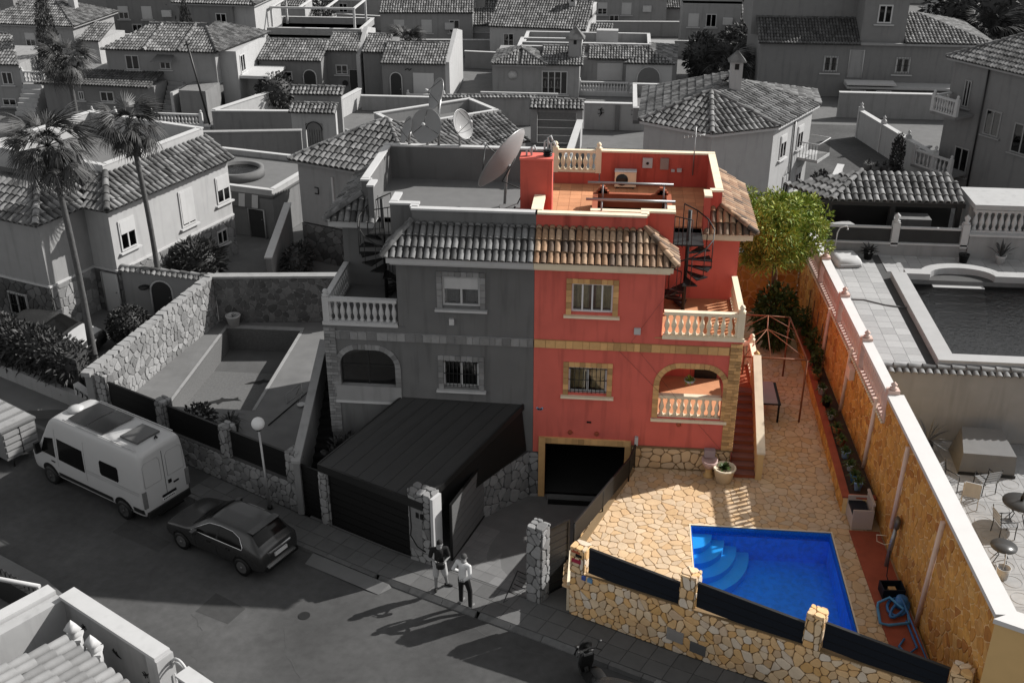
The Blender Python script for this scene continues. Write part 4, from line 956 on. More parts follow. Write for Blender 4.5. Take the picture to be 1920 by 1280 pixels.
# rear rubble wall of the red plot, shaded shrubs before it
t = thing('rear_wall', 'shaded orange rubble wall closing the red plot behind the tree', 'wall')
m = M().box(6.36, 10.0, 12.4, 12.7, Zd, 3.3); core = m.build('wall_core', m_ojoint, t); stones(core, cells(6.38, 9.98, Zd, 3.28, .34, jit=.46, seed=77), lambda u, v, k: (u, 12.4 - k, v), m_ostone, h=.03, joint=.02)
t = thing('shade_shrub', 'dark shrub growing under the bright green tree', 'bush', (8.7, 9.0, Zd)); leaves(M(), (0, 0, 1.4), (.8, .8, 1.3), 1400, .3, .06, .3, .3, .25, seed=91).build('foliage', m_leafd, t); M().tube([(0, 0, 0), (0, 0, 1.2)], .07).build('stem', m_trunk, t)
for k, P_ in enumerate(([(4.35, -.06, 7.55), (3.0, -.05, 5.3), (4.8, -.05, 3.0), (6.0, -.05, 1.6)], [(2.4, -.04, 5.35), (2.6, -.04, 5.0), (4.4, -.04, 3.1)])): M().tube(P_, .004, 4).build('wall_cable', m_dark, red_house)
# ================================================================ grey plot: drive, carport, gates, garden with the drained pool
dv = M(); pA = [sp(-9.0, -.01), sp(-.0, -.01)]; n = 12
for i in range(n):
    s0, s1 = -9.6 + 9.7 * i / n, -9.6 + 9.7 * (i + 1) / n
    a, b = sp(s0, 0.0, -.012), sp(s1, 0.0, -.012)
    xa_, xb_ = -6.6 + 9.9 * i / n, -6.6 + 9.9 * (i + 1) / n
    dv.quad((a[0], a[1], a[2]), (b[0], b[1], b[2]), (xb_, .1, Zg), (xa_, .1, Zg))
o = dv.build('driveway', m_conc); o['kind'] = 'structure'
# pale tiles of the drive near the gate
dt = []
for i in range(9):
    for j in range(6):
        p = []
        for (u, v) in ((i, j), (i + 1, j), (i + 1, j + 1), (i, j + 1)):
            s_ = -4.7 + u * .39 + (.006 if u == i else -.006); d_ = -.05 - v * .42 + (-.006 if v == j else .006); q = sp(s_, d_)
            dist = -d_ / 5.0; zz = (sz(s_) - .012) * (1 - min(1, dist)) + Zg * min(1, dist) + .012; p.append((q[0], q[1], zz))
        M().add(p[::-1], [(0, 1, 2, 3)]).add([], []).build('floor_tile', m_slab2 if 'm_slab2' in globals() else mat('drive_tile', g(.15), rand=.12, var=.12, scale=4, rough=.85), o)
t = thing('garage_step', 'dark steel ramp plate before the open red garage', 'ramp', (1.75, -.35, Zg)); M().box(-1.2, 1.2, -.18, .12, .0, .05).build('plate', m_black, t); M().box(-1.25, 1.25, .1, .3, .0, .12).build('sill', m_conc, t)
# low rubble wall left of the drive and gate pillars
def wall_line(t, a, b, z0, z1, th, ms, mj, sp_=.28, seed=1, both=False, jt=.012, name='wall_core', z1b=None, z0b=None, h=.03, limit=300):
    a = Vector((a[0], a[1])); b = Vector((b[0], b[1])); L = (b - a).length; u = (b - a) / L; n_ = Vector((u.y, -u.x)); z1b = z1 if z1b is None else z1b; z0b = z0 if z0b is None else z0b
    m = M(); q = [a, b, b - n_ * th, a - n_ * th]; zz = [z0, z0b, z0b, z0, z1, z1b, z1b, z1]
    m.add([(q[i % 4].x, q[i % 4].y, zz[i]) for i in range(8)], [(0, 3, 2, 1), (4, 5, 6, 7), (0, 1, 5, 4), (1, 2, 6, 5), (2, 3, 7, 6), (3, 0, 4, 7)]); core = m.build(name, mj, t)
    pol = []
    for p in cells(0, L, min(z0, z0b), max(z1, z1b), sp_, jit=.45, seed=seed):
        q_ = clip(p, (0, z1), (-(z1b - z1) / L, 1)); q_ = clip(q_, (0, z0), ((z0b - z0) / L, -1)) if len(q_) > 2 else q_
        if len(q_) > 2: pol.append(q_)
    stones(core, pol, lambda w_, v, k: (*(a + u * w_ + n_ * k), v), ms, h=h, joint=jt, limit=limit)
    return core
t = thing('drive_wall', 'low grey rubble wall between the drive and the carport', 'wall')
wall_line(t, (-1.75, -1.9), (-.12, -.02), -.7, .95, .25, m_gstone, m_joint, seed=61, z1b=1.15); wall_line(t, (-.12, -.05), (.19, -.05), -.7, 1.15, .06, m_gstone, m_joint, seed=62)
def pillar(name, label, s0, s1, z1, ms=None, d0=.02, d1=-.42):
    ms = ms or m_gstone; t = thing(name, label, 'pillar'); c = [sp(s0, d0), sp(s1, d0), sp(s1, d1), sp(s0, d1)]; zb = sz((s0 + s1) / 2) - .1
    po = M().prism([(q[0], q[1]) for q in c], zb, z1).build('pillar_core', m_joint, t)
    w_ = s1 - s0; e = d0 - d1; k_ = int(abs(s0) * 10)
    stones(po, cells(s0, s1, zb, z1, .27, seed=k_), lambda u, v, k: (*(SO + ST * u + SN * (d0 + k)), v), ms, h=.03, joint=.012)
    stones(po, cells(d1, d0, zb, z1, .27, seed=k_ + 1), lambda u, v, k: (*(SO + ST * (s1 + k) + SN * u), v), ms, h=.03, joint=.012)
    stones(po, cells(-d0, -d1, zb, z1, .27, seed=k_ + 4), lambda u, v, k: (*(SO + ST * (s0 - k) - SN * u), v), ms, h=.03, joint=.012)
    stones(po, cells(s0 - .03, s1 + .03, d1 - .03, d0 + .03, .25, seed=k_ + 2), lambda u, v, k: (*(SO + ST * u + SN * v), z1 + k), ms, h=.06, joint=.008)
    return t
gp1 = pillar('gate_pillar', 'broad grey stone gate pillar with switch plates behind the two men', -5.5, -4.72, 2.0)
plp = lambda nm, a, b, z0, z1, m, par, d=.055: M().prism([(q[0], q[1]) for q in [sp(a, d), sp(b, d), sp(b, 0), sp(a, 0)]][::-1], z0, z1).build(nm, m, par)
plp('plate', -5.48, -5.0, .0, 1.5, m_gstone, gp1, .062)
for a in (-5.2, -5.04): plp('switch_plate', a, a + .1, 1.2, 1.38, m_black, gp1, .085)
M().tube([sp(-5.42, .07, 1.95), sp(-5.4, .07, 1.2), sp(-5.44, .07, .9), sp(-5.2, .07, .55), sp(-4.9, .07, .45)], .02, 5).build('cable', m_black, gp1)
M().prism([(q[0], q[1]) for q in [sp(-4.7, .03), sp(-4.6, .03), sp(-4.6, -.4), sp(-4.7, -.4)]], -.5, 2.0).build('white_post', m_trim, gp1)
pillar('gate_pillar', 'slim grey stone gate pillar in the middle of the drive entrance', -1.38, -.92, 2.3)
pillar('gate_pillar', 'narrow stone pillar left of the black carport door', -9.05, -8.72, 1.35)
# gates
def leaf(name, label, a, b, z0, z1, m, slats=8, cat='gate'):
    a = Vector(a); b = Vector(b); d = b - a; L = d.length; t = thing(name, label, cat, (a.x, a.y, z0), math.atan2(d.y, d.x)); H = z1 - z0
    f = M(); f.box(0, .06, -.03, .03, 0, H); f.box(L - .06, L, -.03, .03, 0, H); f.box(.06, L - .06, -.03, .03, H - .06, H); f.box(.06, L - .06, -.03, .03, .0, .06); f.build('frame', m_black, t)
    me = M().box(.06, L - .06, -.012, .012, .008, (H - .12) / slats - .014).mesh('slat', m)
    for k in range(slats): inst('slat', me, t, Matrix.Translation((0, 0, .06 + (H - .12) * k / slats)))
    return t
gs = mat('gate_slat', g(.1), rough=.5, var=.1, spec=.4); gd = mat('gate_slat_dark', g(.02), rough=.5, var=.1)
leaf('gate_leaf', 'tall slatted grey gate leaf standing open into the drive', (-2.12, -3.95), (-1.2, -.75), -.42, 1.66, gs, 7)
leaf('gate_leaf', 'dark slatted small gate open beside the ochre stone wall corner', (.72, -5.66), (1.42, -5.0), -.12, 2.15, gd, 9)
leaf('garden_gate', 'narrow black gate left of the carport pillar', sp(-10.0, -.1)[:2], sp(-9.1, -.1)[:2], -.5, 1.35, m_black, 9)
M2 = leaf('carport_gate', 'wide black carport door facing the street', sp(-8.7, -.08)[:2], sp(-5.55, -.08)[:2], -.5, 1.42, m_black, 7, 'garage door')
mt_ = thing('drive_grate', 'small tilted metal rack lying by the slim gate pillar', 'rack', (.1, -5.15, -.22), R(60)); f = M()
f.tube([(-.9, 0, .02), (.5, -.3, .02), (.5, .5, .02), (-.9, 0, .02)], .02, 5); f.build('frame', m_dark, mt_)
for k in range(5): M().tube([(-.4 + k * .18, -.1 - .03 * k, .02), (-.4 + k * .18, .15 + .05 * k, .02)], .01, 4).build('bar', m_dark, mt_)
# carport
t = thing('carport', 'black sheet roofed carport in front of the grey house', 'carport')
A = Vector((-4.25, -.01, 2.95)); B = Vector((-.32, -.01, 2.88)); Cc = Vector((-2.9, -4.12, 1.76)); D_ = Vector((-6.5, -2.27, 1.72))
mrf = mat('carport_sheet', g(.03), rough=.6, var=.1, big=.1)
N_ = 8
for k in range(N_):
    f0, f1 = k / N_ + .002, (k + 1) / N_ - .002; p = [D_.lerp(Cc, f0), D_.lerp(Cc, f1), A.lerp(B, f1), A.lerp(B, f0)]
    M().add([tuple(v) for v in p] + [tuple(v - Vector((0, 0, .05))) for v in p], [(0, 1, 2, 3), (7, 6, 5, 4), (0, 4, 5, 1), (1, 5, 6, 2), (2, 6, 7, 3), (3, 7, 4, 0)]).build('roof_sheet', mrf, t)
def beam(a, b, w_, h_, nm, m): 
    a = Vector(a); b = Vector(b); d = b - a; q = M().box(0, d.length, -w_ / 2, w_ / 2, -h_, 0); mt = basis(a, d, Vector((0, 0, 1)).cross(d)); return q.xf(mt).build(nm, m, t)
z_ = Vector((0, 0, .02))
beam(D_ + z_, Cc + z_, .08, .26, 'fascia', m_dark); beam(Cc + z_, B + z_, .06, .2, 'fascia', m_dark); beam(D_ + z_, A + z_, .05, .16, 'fascia', m_dark)
for q in (D_, Cc): M().box(q.x + .05, q.x + .15, q.y + .12, q.y + .22, -.5, q.z - .06).build('post', m_black, t)
sp1 = M(); sp1.add([(-2.82, -4.0, .95), (-.2, -.06, 1.2), (-.36, -.06, 2.8), (-2.9, -4.0, 1.68)], [(0, 1, 2, 3)]); sp1.add([(-2.86, -3.98, .95), (-.24, -.05, 1.2), (-.4, -.05, 2.8), (-2.94, -3.98, 1.68)], [(3, 2, 1, 0)]); sp1.build('side_screen', m_black, t)
# stair at the left of the grey house
t = thing('outside_stair', 'dark stair with pale sloping side wall at the left of the grey house', 'staircase')
n = 15; x0, x1 = -7.22, -6.62; ya, yb = -1.75, 2.2
for k in range(n):
    z = -.4 + (Zm + .4) * (k + 1) / n; y = ya + (yb - ya) * k / n
    M().box(x0, x1, y, y + (yb - ya) / n + .02, -.5, z).build('step', m_dark, t)
M().box(x0, x1, yb + .02, 4.2, -.5, Zm).build('landing', m_dark, t)
M().add([(x0 - .2, ya - .15, -.5), (x0, ya - .15, -.5), (x0, 2.3, -.5), (x0 - .2, 2.3, -.5), (x0 - .2, ya - .15, 1.45), (x0, ya - .15, 1.45), (x0, 2.3, 3.6), (x0 - .2, 2.3, 3.6)], [(0, 3, 2, 1), (4, 5, 6, 7), (0, 1, 5, 4), (1, 2, 6, 5), (2, 3, 7, 6), (3, 0, 4, 7)]).build('cheek_wall', m_greyw, t)
M().add([(x0 - .24, ya - .18, 1.45), (x0 + .04, ya - .18, 1.45), (x0 + .04, 2.32, 3.6), (x0 - .24, 2.32, 3.6), (x0 - .24, ya - .18, 1.55), (x0 + .04, ya - .18, 1.55), (x0 + .04, 2.32, 3.71), (x0 - .24, 2.32, 3.71)], [(0, 3, 2, 1), (4, 5, 6, 7), (0, 1, 5, 4), (1, 2, 6, 5), (2, 3, 7, 6), (3, 0, 4, 7)]).build('coping', m_cream, t)
# front garden wall with three dark panels
fence_wall('street_wall', 'grey rubble garden wall with three black panels behind the van and car', -19.4, -10.05, None, lambda s: .58, [(-19.2, .5, 1.85), (-16.2, .42, 1.68), (-13.15, .42, 1.66), (-10.2, .42, 1.66)],
           [(-18.9, -16.5, .64, 1.62), (-15.9, -13.42, .64, 1.6), (-12.9, -10.45, .64, 1.58)], m_gstone, m_joint, m_black, seed=18, sp_=.235)
# garden floor with the drained pool
GX0, GX1, GY0, GY1 = -13.8, -10.62, 3.6, 10.25
gf = M()
for p in ([(-15.75, 2.6), (GX0, 1.75), (GX0, 10.9), (-14.45, 10.9)], [(GX0, 1.75), (GX1, .12), (GX1, GY0), (GX0, GY0)], [(GX0, GY1), (GX1, GY1), (GX1, 11.2), (GX0, 11)], [(GX1, .12), (-7.45, -1.5), (-7.45, 12), (GX1, 12)], [(-7.45, -1.5), (-6.6, -1.9), (-4.3, .0), (-7.45, 0)]): gf.prism(p, -.5, 0.0)
o = gf.build('garden_floor', m_gfloor2 if 'm_gfloor2' in globals() else mat('garden_concrete', g(.13), var=.2, scale=1.6, bump=.2, big=.2)); o['kind'] = 'structure'
pb = M(); D = -1.15
i_ = .012; pb.add([(GX0 + i_, GY0 + i_, 0), (GX1 - i_, GY0 + i_, 0), (GX1 - i_, GY1 - i_, 0), (GX0 + i_, GY1 - i_, 0), (GX0 + i_, GY0 + i_, D + .5), (GX1 - i_, GY0 + i_, D + .5), (GX1 - i_, GY1 - i_, D), (GX0 + i_, GY1 - i_, D)], [(4, 5, 6, 7), (0, 4, 7, 3), (3, 7, 6, 2), (2, 6, 5, 1), (1, 5, 4, 0)])
t = thing('drained_pool', 'empty mosaic pool with dolphin figures left of the grey house', 'pool')
pb.build('basin', mat('pool_mosaic', g(.1), var=.3, scale=14, big=.15), t)
ed = M(); ed.box(GX0 - .12, GX0, GY0, GY1, -.05, .02); ed.box(GX0 - .12, GX1 + .1, GY1, GY1 + .3, -.05, .03); ed.box(GX1, GX1 + .12, GY0, GY1, -.05, .02); ed.build('coping', m_cream, t)
def dolphin(cx, cy, s_, rz):
    sh = [(-1, .05), (-.6, .3), (0, .42), (.15, .62), (.25, .4), (.7, .2), (1.0, .3), (.95, 0), (1.1, -.25), (.75, -.05), (.1, .05), (-.2, -.25), (-.25, .02), (-.7, 0)]
    q = M(); c, s2 = math.cos(rz), math.sin(rz); zf = lambda y: D + .5 - .5 * (y - GY0) / (GY1 - GY0) + .012
    v = [(cx + (x * c - y * s2) * s_, cy + (x * s2 + y * c) * s_) for x, y in sh]; q.add([(a, b, zf(b)) for a, b in v], [tuple(range(len(v)))]); return q.build('dolphin_mosaic', m_dark, t)
dolphin(-12.5, 5.4, .7, .5); dolphin(-11.5, 7.3, .65, .3)
# side and back rubble walls of that garden
t = thing('garden_side_wall', 'sunlit rubble wall with ragged top along the left edge of the drained pool', 'wall')
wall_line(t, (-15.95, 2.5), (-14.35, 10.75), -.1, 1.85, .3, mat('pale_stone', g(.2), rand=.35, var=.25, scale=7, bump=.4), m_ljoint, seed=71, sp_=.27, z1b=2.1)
for k in range(24): f = k / 23; a = Vector((-15.95, 2.5)).lerp(Vector((-14.35, 10.75)), f); M().obox((a.x - .12, a.y, 1.88 + .25 * f), (.34, .33, .1 + rnd.uniform(0, .08)), R(79) + rnd.uniform(-.2, .2)).build('cap_stone', m_cream, t)
t = thing('garden_back_wall', 'dark rubble wall with pale coping behind the drained pool', 'wall')
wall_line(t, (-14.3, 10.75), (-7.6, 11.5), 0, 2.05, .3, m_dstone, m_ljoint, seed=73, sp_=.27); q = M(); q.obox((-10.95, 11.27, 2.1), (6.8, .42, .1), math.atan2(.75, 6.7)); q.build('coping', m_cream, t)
# things in that garden
potplant('flowerpot', 'white pot on the pool corner by the sunlit rubble wall', (-13.55, 10.45, .03), .3, .5, m_trim, m_leaf, 8, .2, .02, 1.2, .2, 2, None, 'flowerpot')
potplant('potted_palm', 'small palm in a round pot behind the black garden panels', (-10.9, 2.1, 0), .34, .45, m_conc, m_leaf, 30, .7, .03, 1.5, .35, 8)
t = thing('garden_bush', 'round dark bush behind the black garden panels beside the potted palm', 'bush', (-12.0, 2.0, 0)); leaves(M(), (0, 0, .55), (.6, .55, .5), 500, .2, .05, .3, .3, .2, seed=12).build('foliage', m_leaf, t); M().tube([(0, 0, 0), (0, 0, .5)], .05).build('stem', m_bark, t)
t = thing('garden_bush', 'dark leafy shrub squeezed between grey porch and carport roof', 'bush', (-5.9, -.9, -.4)); leaves(M(), (0, 0, 1.2), (.8, .6, 1.1), 900, .28, .07, .3, .3, .2, seed=13).build('foliage', m_leaf, t); M().tube([(0, 0, 0), (0, 0, 1)], .06).build('stem', m_bark, t)
t = thing('garden_chair', 'folded wire chair left lying beside the drained pool', 'chair', (-9.3, 4.6, 0), R(20)); f = M()
f.tube([(-.3, -.3, .02), (.3, -.3, .4), (.3, .3, .45), (-.3, .3, .05), (-.3, -.3, .02)], .015, 5); f.tube([(.3, -.3, .4), (.1, -.35, .0)], .015, 5); f.tube([(.3, .3, .45), (.1, .35, .0)], .015, 5); f.build('frame', m_alu, t); M().lathe([(.12, 0), (.16, .08)], (.2, -.6, 0), 10).build('bowl', m_trim, t)
tag(M().tube([(-9.7, 2.6, .03), (-8.6, 6.3, .03)], .025, 6).build('pole', m_dark), 'dark pole lying on the concrete right of the drained pool', 'pole')
# street lamp with globe
t = thing('street_lamp', 'thin street lamp with white globe between car and garden wall', 'lamp', sp(-11.0, .35))
M().tube([(0, 0, 0), (-.02, 0, .5), (-.06, 0, 3.0)], [.06, .045, .035], 9).build('post', m_alu, t); M().lathe([(.09, 0), (.09, .1), (.06, .12)], n=10).build('foot', m_dark, t)
M().lathe([(0.01, -.21)] + [(.21 * math.sin(a), -.21 * math.cos(a)) for a in [PI * k / 12 for k in range(1, 12)]] + [(0.01, .21)], (-.065, 0, 3.2), 18).build('globe', mat('opal_globe', g(.6), rough=.35, var=.03), t); M().lathe([(.08, 0), (.1, .06)], (-.065, 0, 2.96), 10).build('collar', m_dark, t)
# rail along the deck edge above the drive
t = thing('deck_railing', 'black panelled railing on the pool deck edge above the drive', 'railing')
P = [(1.55, -4.5), (3.12, -.9), (3.3, -.1)]
for a, b in zip(P[:-1], P[1:]):
    a = Vector(a); b = Vector(b); d = b - a; rz = math.atan2(d.y, d.x); L = d.length; mid = (a + b) / 2
    M().obox((mid.x, mid.y, Zd + .52), (L, .02, .62), rz).build('panel', m_black, t); M().obox((mid.x, mid.y, Zd + .86), (L, .05, .05), rz).build('top_rail', m_iron, t)
    for k in range(3 if L > 2 else 2): p = a.lerp(b, k / (2 if L > 2 else 1)); M().tube([(p.x, p.y, Zd), (p.x, p.y, Zd + .86)], .025, 6).build('post', m_iron, t)
t = thing('deck_kerb', 'ochre stone kerb wall dropping from the pool deck to the drive', 'wall')
M().box(1.44, 1.6, -6.2, -4.75, -.4, Zd + .1).build('wall_end', m_ctrim, t)
wall_line(t, (3.14, -.2), (1.5, -4.7), -.6, Zd + .06, .2, m_fstone, m_fjoint, seed=84)
# ================================================================ vehicles
def lerp_st(st, x):
    if x <= st[0][0]: return st[0][1:]
    for i in range(len(st) - 1):                     # monotone cubic through the stations
        a, b = st[i], st[i + 1]
        if a[0] <= x <= b[0]:
            h_ = b[0] - a[0]; f = (x - a[0]) / h_; out = []
            for c in range(1, len(a)):
                sl = lambda j: (st[j + 1][c] - st[j][c]) / (st[j + 1][0] - st[j][0])
                def tg(j):
                    if j == 0 or j == len(st) - 1: return sl(min(j, len(st) - 2))
                    p, q = sl(j - 1), sl(j); return 0 if p * q <= 0 else 2 * p * q / (p + q)
                m0, m1 = tg(i) * h_, tg(i + 1) * h_; out.append((2 * f ** 3 - 3 * f * f + 1) * a[c] + (f ** 3 - 2 * f * f + f) * m0 + (3 * f * f - 2 * f ** 3) * b[c] + (f ** 3 - f * f) * m1)
            return tuple(out)
    return st[-1][1:]
class Body:
    """car body lofted through stations (x, half width, top height, bottom height)"""
    def __init__(s, st, prof): s.st = st; s.prof = prof
    def ring(s, x):
        p = s.prof(*lerp_st(s.st, x))
        for _ in range(2):                           # round the section
            q = [p[0]]
            for a, b in zip(p[:-1], p[1:]): q += [(a[0] * .75 + b[0] * .25, a[1] * .75 + b[1] * .25), (a[0] * .25 + b[0] * .75, a[1] * .25 + b[1] * .75)]
            p = q + [p[-1]]
        return p
    def build(s, name, m, parent, n=40):
        x0, x1 = s.st[0][0], s.st[-1][0]; xs = sorted({p[0] for p in s.st} | {x0 + (x1 - x0) * i / n for i in range(n + 1)}); rings = []
        for x in xs: h = s.ring(x); rings.append([(x, y, z) for y, z in h] + [(x, -y, z) for y, z in h[::-1][1:-1]])
        return M().loft(rings).build(name, m, parent)
    def y(s, x, z):
        h = s.ring(x); best = h[-1][0]
        for a, b in zip(h[:-1], h[1:]):
            if min(a[1], b[1]) <= z <= max(a[1], b[1]) and abs(b[1] - a[1]) > 1e-6 and a[0] > .2: return a[0] + (b[0] - a[0]) * (z - a[1]) / (b[1] - a[1])
        return best
    def z(s, x, y):
        h = s.ring(x); best = h[-1][1]
        for a, b in list(zip(h[:-1], h[1:]))[::-1]:
            if min(a[0], b[0]) <= abs(y) <= max(a[0], b[0]) and abs(b[0] - a[0]) > 1e-6: return a[1] + (b[1] - a[1]) * (abs(y) - a[0]) / (b[0] - a[0])
        return best
    def side(s, poly, sg, name, m, parent, off=.008, nx=10):
        """a panel lying on the flank: poly of (x,z) as quads split along x between lower and upper chain"""
        xs = sorted({p[0] for p in poly} | {min(p[0] for p in poly) + (max(p[0] for p in poly) - min(p[0] for p in poly)) * i / nx for i in range(nx + 1)}); q = M(); rows = []
        for x in xs:
            zs = []
            for a, b in zip(poly, poly[1:] + poly[:1]):
                if min(a[0], b[0]) - 1e-9 <= x <= max(a[0], b[0]) + 1e-9:
                    if abs(a[0] - b[0]) < 1e-9: zs += [a[1], b[1]]
                    else: zs.append(a[1] + (b[1] - a[1]) * (x - a[0]) / (b[0] - a[0]))
            lo, hi = min(zs), max(zs); rows.append([(x, sg * (s.y(x, lo + (hi - lo) * k / 4) + off), lo + (hi - lo) * k / 4) for k in range(5)])
        q.add([v for r_ in rows for v in r_], [((i * 5 + k, (i + 1) * 5 + k, (i + 1) * 5 + k + 1, i * 5 + k + 1) if sg < 0 else (i * 5 + k, i * 5 + k + 1, (i + 1) * 5 + k + 1, (i + 1) * 5 + k)) for i in range(len(xs) - 1) for k in range(4)], True)
        return q.build(name, m, parent)
    def top(s, x0, x1, y0, y1, name, m, parent, off=.01, n=8, taper=1.0):
        q = M(); vs = []
        for i in range(n + 1):
            f = i / n; x = x0 + (x1 - x0) * f; k = 1 + (taper - 1) * f
            for j in range(n + 1): y = (y0 + (y1 - y0) * j / n) * k; vs.append((x, y, s.z(x, y) + off))
        q.add(vs, [(i * (n + 1) + j, (i + 1) * (n + 1) + j, (i + 1) * (n + 1) + j + 1, i * (n + 1) + j + 1) for i in range(n) for j in range(n)], True)
        return q.build(name, m, parent)
def wheel(parent, x, y, r_, w_, rim, sg, spokes=6):
    o = M().lathe([(r_ * .62, -w_ / 2), (r_ * .94, -w_ / 2), (r_, -w_ * .32), (r_, w_ * .32), (r_ * .94, w_ / 2), (r_ * .62, w_ / 2)], n=24).xf(Matrix.Translation((x, y, r_)) @ Matrix.Rotation(PI / 2, 4, 'X')).build('wheel', m_black, parent)
    q = M().lathe([(.01, .0), (r_ * .6, .0), (r_ * .66, .02), (r_ * .62, .05)], n=20); 
    for k in range(spokes): a = 2 * PI * k / spokes; q.obox((math.cos(a) * r_ * .34, math.sin(a) * r_ * .34, .03), (r_ * .6, r_ * .16, .04), a)
    q.lathe([(r_ * .14, .02), (r_ * .14, .07), (.01, .075)], n=10)
    q.xf(Matrix.Translation((x, y + sg * (w_ / 2 - .045), r_)) @ Matrix.Rotation(-sg * PI / 2, 4, 'X')).build('rim', rim, o)
    M().lathe([(.01, 0), (r_ * .62, 0), (r_ * .62, .01), (.01, .01)], n=18).xf(Matrix.Translation((x, y + sg * (w_ / 2 - .07), r_)) @ Matrix.Rotation(-sg * PI / 2, 4, 'X')).build('brake_disc', m_dark, o)
    return o
m_vpaint = mat('van_paint', g(.37), rough=.35, var=.03, spec=.5, big=.04); m_cpaint = mat('car_paint', g(.032), rough=.25, var=.03, metal=.3, spec=.6)
m_vglass = mat('tinted_glass', g(.006), rough=.12, var=.05, spec=.12); m_rim = mat('alloy_rim', g(.16), rough=.35, metal=.6, var=.05); m_lamp = mat('lamp_lens', g(.12), rough=.15, var=.2, scale=12, spec=.6)
m_chrome = mat('chrome', g(.55), rough=.15, metal=.9, var=.03); m_plate = mat('number_plate', g(.5), var=.03)
def text(body, size, m, parent, mtx, name='lettering'):
    cu = bpy.data.curves.new(name, 'FONT'); cu.body = body; cu.size = size; cu.align_x = 'CENTER'; cu.align_y = 'CENTER'; cu.extrude = .002
    o = bpy.data.objects.new('tmp', cu); COL.objects.link(o); bpy.context.view_layer.update()
    me = bpy.data.meshes.new_from_object(o.evaluated_get(bpy.context.evaluated_depsgraph_get())); bpy.data.objects.remove(o)
    me.materials.clear(); me.materials.append(m); return inst(name, me, parent, mtx)
zs_ = lambda p: p
def on_street(x, y):
    v = Vector((x, y)) - SO; return sz(v.dot(ST)) - .13
# ---- camper van, rear towards the right
def vprof(w_, zt, zb):
    k = max(0., min(1., (zt - 1.2) / 1.4)); b = min(1.15, zt - .3)
    return [(0, zb), (w_ * .86, zb), (w_ * .97, zb + .1), (w_, min(.75, zt - .35)), (w_, b), (w_ * (1 - .03 * k), b + (zt - b) * .45), (w_ * (1 - .09 * k), zt - .22 * (zt - b) * .8), (w_ * (.9 - .06 * k), zt - .06), (w_ * .74, zt), (0, zt + .035)]
vp = (-12.47, -1.72); t = thing('camper_van', 'white high roof camper van with solar panels parked by the garden wall', 'van', (*vp, on_street(*vp)), R(152.5))
V = Body([(-1.03, .84, 2.5, .5), (-1.0, .9, 2.62, .42), (-.93, .94, 2.68, .36), (-.6, .95, 2.71, .33), (2.9, .95, 2.71, .33), (3.2, .95, 2.66, .33), (3.45, .94, 2.5, .33), (3.8, .93, 1.98, .33), (4.08, .92, 1.5, .33), (4.2, .91, 1.34, .32), (4.55, .87, 1.12, .3), (4.68, .8, .95, .32), (4.72, .7, .75, .36)], vprof)
V.build('body', m_vpaint, t, 46)
for sg in (1, -1):
    V.side([(3.22, 1.22), (4.0, 1.22), (3.72, 1.82), (3.22, 1.95)], sg, 'cab_window', m_vglass, t)
    V.side([(1.72, 1.16), (3.05, 1.2), (3.02, 2.0), (1.75, 1.96)], sg, 'side_window', m_vglass, t); V.side([(.02, 1.45), (.08, 1.38), (.86, 1.38), (.92, 1.45), (.92, 1.85), (.86, 1.92), (.08, 1.92), (.02, 1.85)], sg, 'side_window', m_vglass, t)
    V.side([(-.98, .52), (-.5, .52), (-.5, .7), (-.98, .7)], sg, 'sill_trim', m_dark, t, .012); V.side([(.5, .5), (3.2, .5), (3.2, .66), (.5, .66)], sg, 'sill_trim', m_dark, t, .012)
    for x in (1.66, 3.12): V.side([(x, .45), (x + .012, .45), (x + .012, 2.3), (x, 2.3)], sg, 'door_seam', m_joint, t, .004, 1)
    V.side([(-.9, 1.28), (1.62, 1.28), (1.62, 1.295), (-.9, 1.295)], sg, 'crease', m_alu, t, .005); V.side([(-.9, 1.2), (1.62, 1.2), (1.62, 1.212), (-.9, 1.212)], sg, 'crease', m_alu, t, .005)
    V.side([(3.28, 1.0), (3.48, 1.0), (3.48, 1.05), (3.28, 1.05)], sg, 'door_handle', m_black, t, .02, 1)
    for x in (0, 3.68):
        a = [(x + .46 * math.cos(k * PI / 10), .38 + .46 * math.sin(k * PI / 10)) for k in range(11)]; V.side([(x - .46, .34)] + a[::-1] + [(x + .46, .34)], sg, 'wheel_arch', m_black, t, .004); wheel(t, x, sg * .86, .35, .22, mat('steel_rim', g(.05), rough=.5), sg)
    M().box(-1.06, -1.0, sg * .78, sg * .92, .75, 1.35).build('tail_light', m_lamp, t)
    M().box(3.95, 4.05, sg * .95, sg * 1.14, 1.2, 1.6).build('wing_mirror', m_black, t)
M().box(-1.1, -.98, -.84, .84, .36, .58).build('rear_bumper', m_dark, t)
M().box(-1.045, -1.03, -.005, .005, .7, 2.45).build('door_seam', m_joint, t); M().box(-1.06, -1.03, -.35, .2, .8, .88).build('plate_recess', m_black, t)
M().box(-1.065, -1.035, -.28, .24, .68, .79).build('number_plate', m_plate, t)
rw = lambda y, z: Matrix.Translation((-1.068, y, z)) @ Matrix.Rotation(-PI / 2, 4, 'Z') @ Matrix.Rotation(PI / 2, 4, 'X')
M().box(-1.06, -1.03, -.22, -.1, 1.18, 1.3).build('door_handle', m_black, t); M().box(-1.06, -1.03, -.5, -.3, 1.1, 1.15).build('badge', m_black, t)
for y in (-.45, .45):
    pp_ = [(y - .33, 1.45), (y + .33, 1.45), (y + .33, 2.2), (y + .25, 2.32), (y - .25, 2.32), (y - .33, 2.2)]
    M().tube([(-1.034, a, b) for a, b in pp_], .008, 4, closed=True).build('door_pressing', m_alu, t)
for y in (-.86, .86): M().tube([(-.8, y * .86, 2.735), (2.7, y * .86, 2.735)], .02, 5).build('roof_rail', m_vpaint, t)
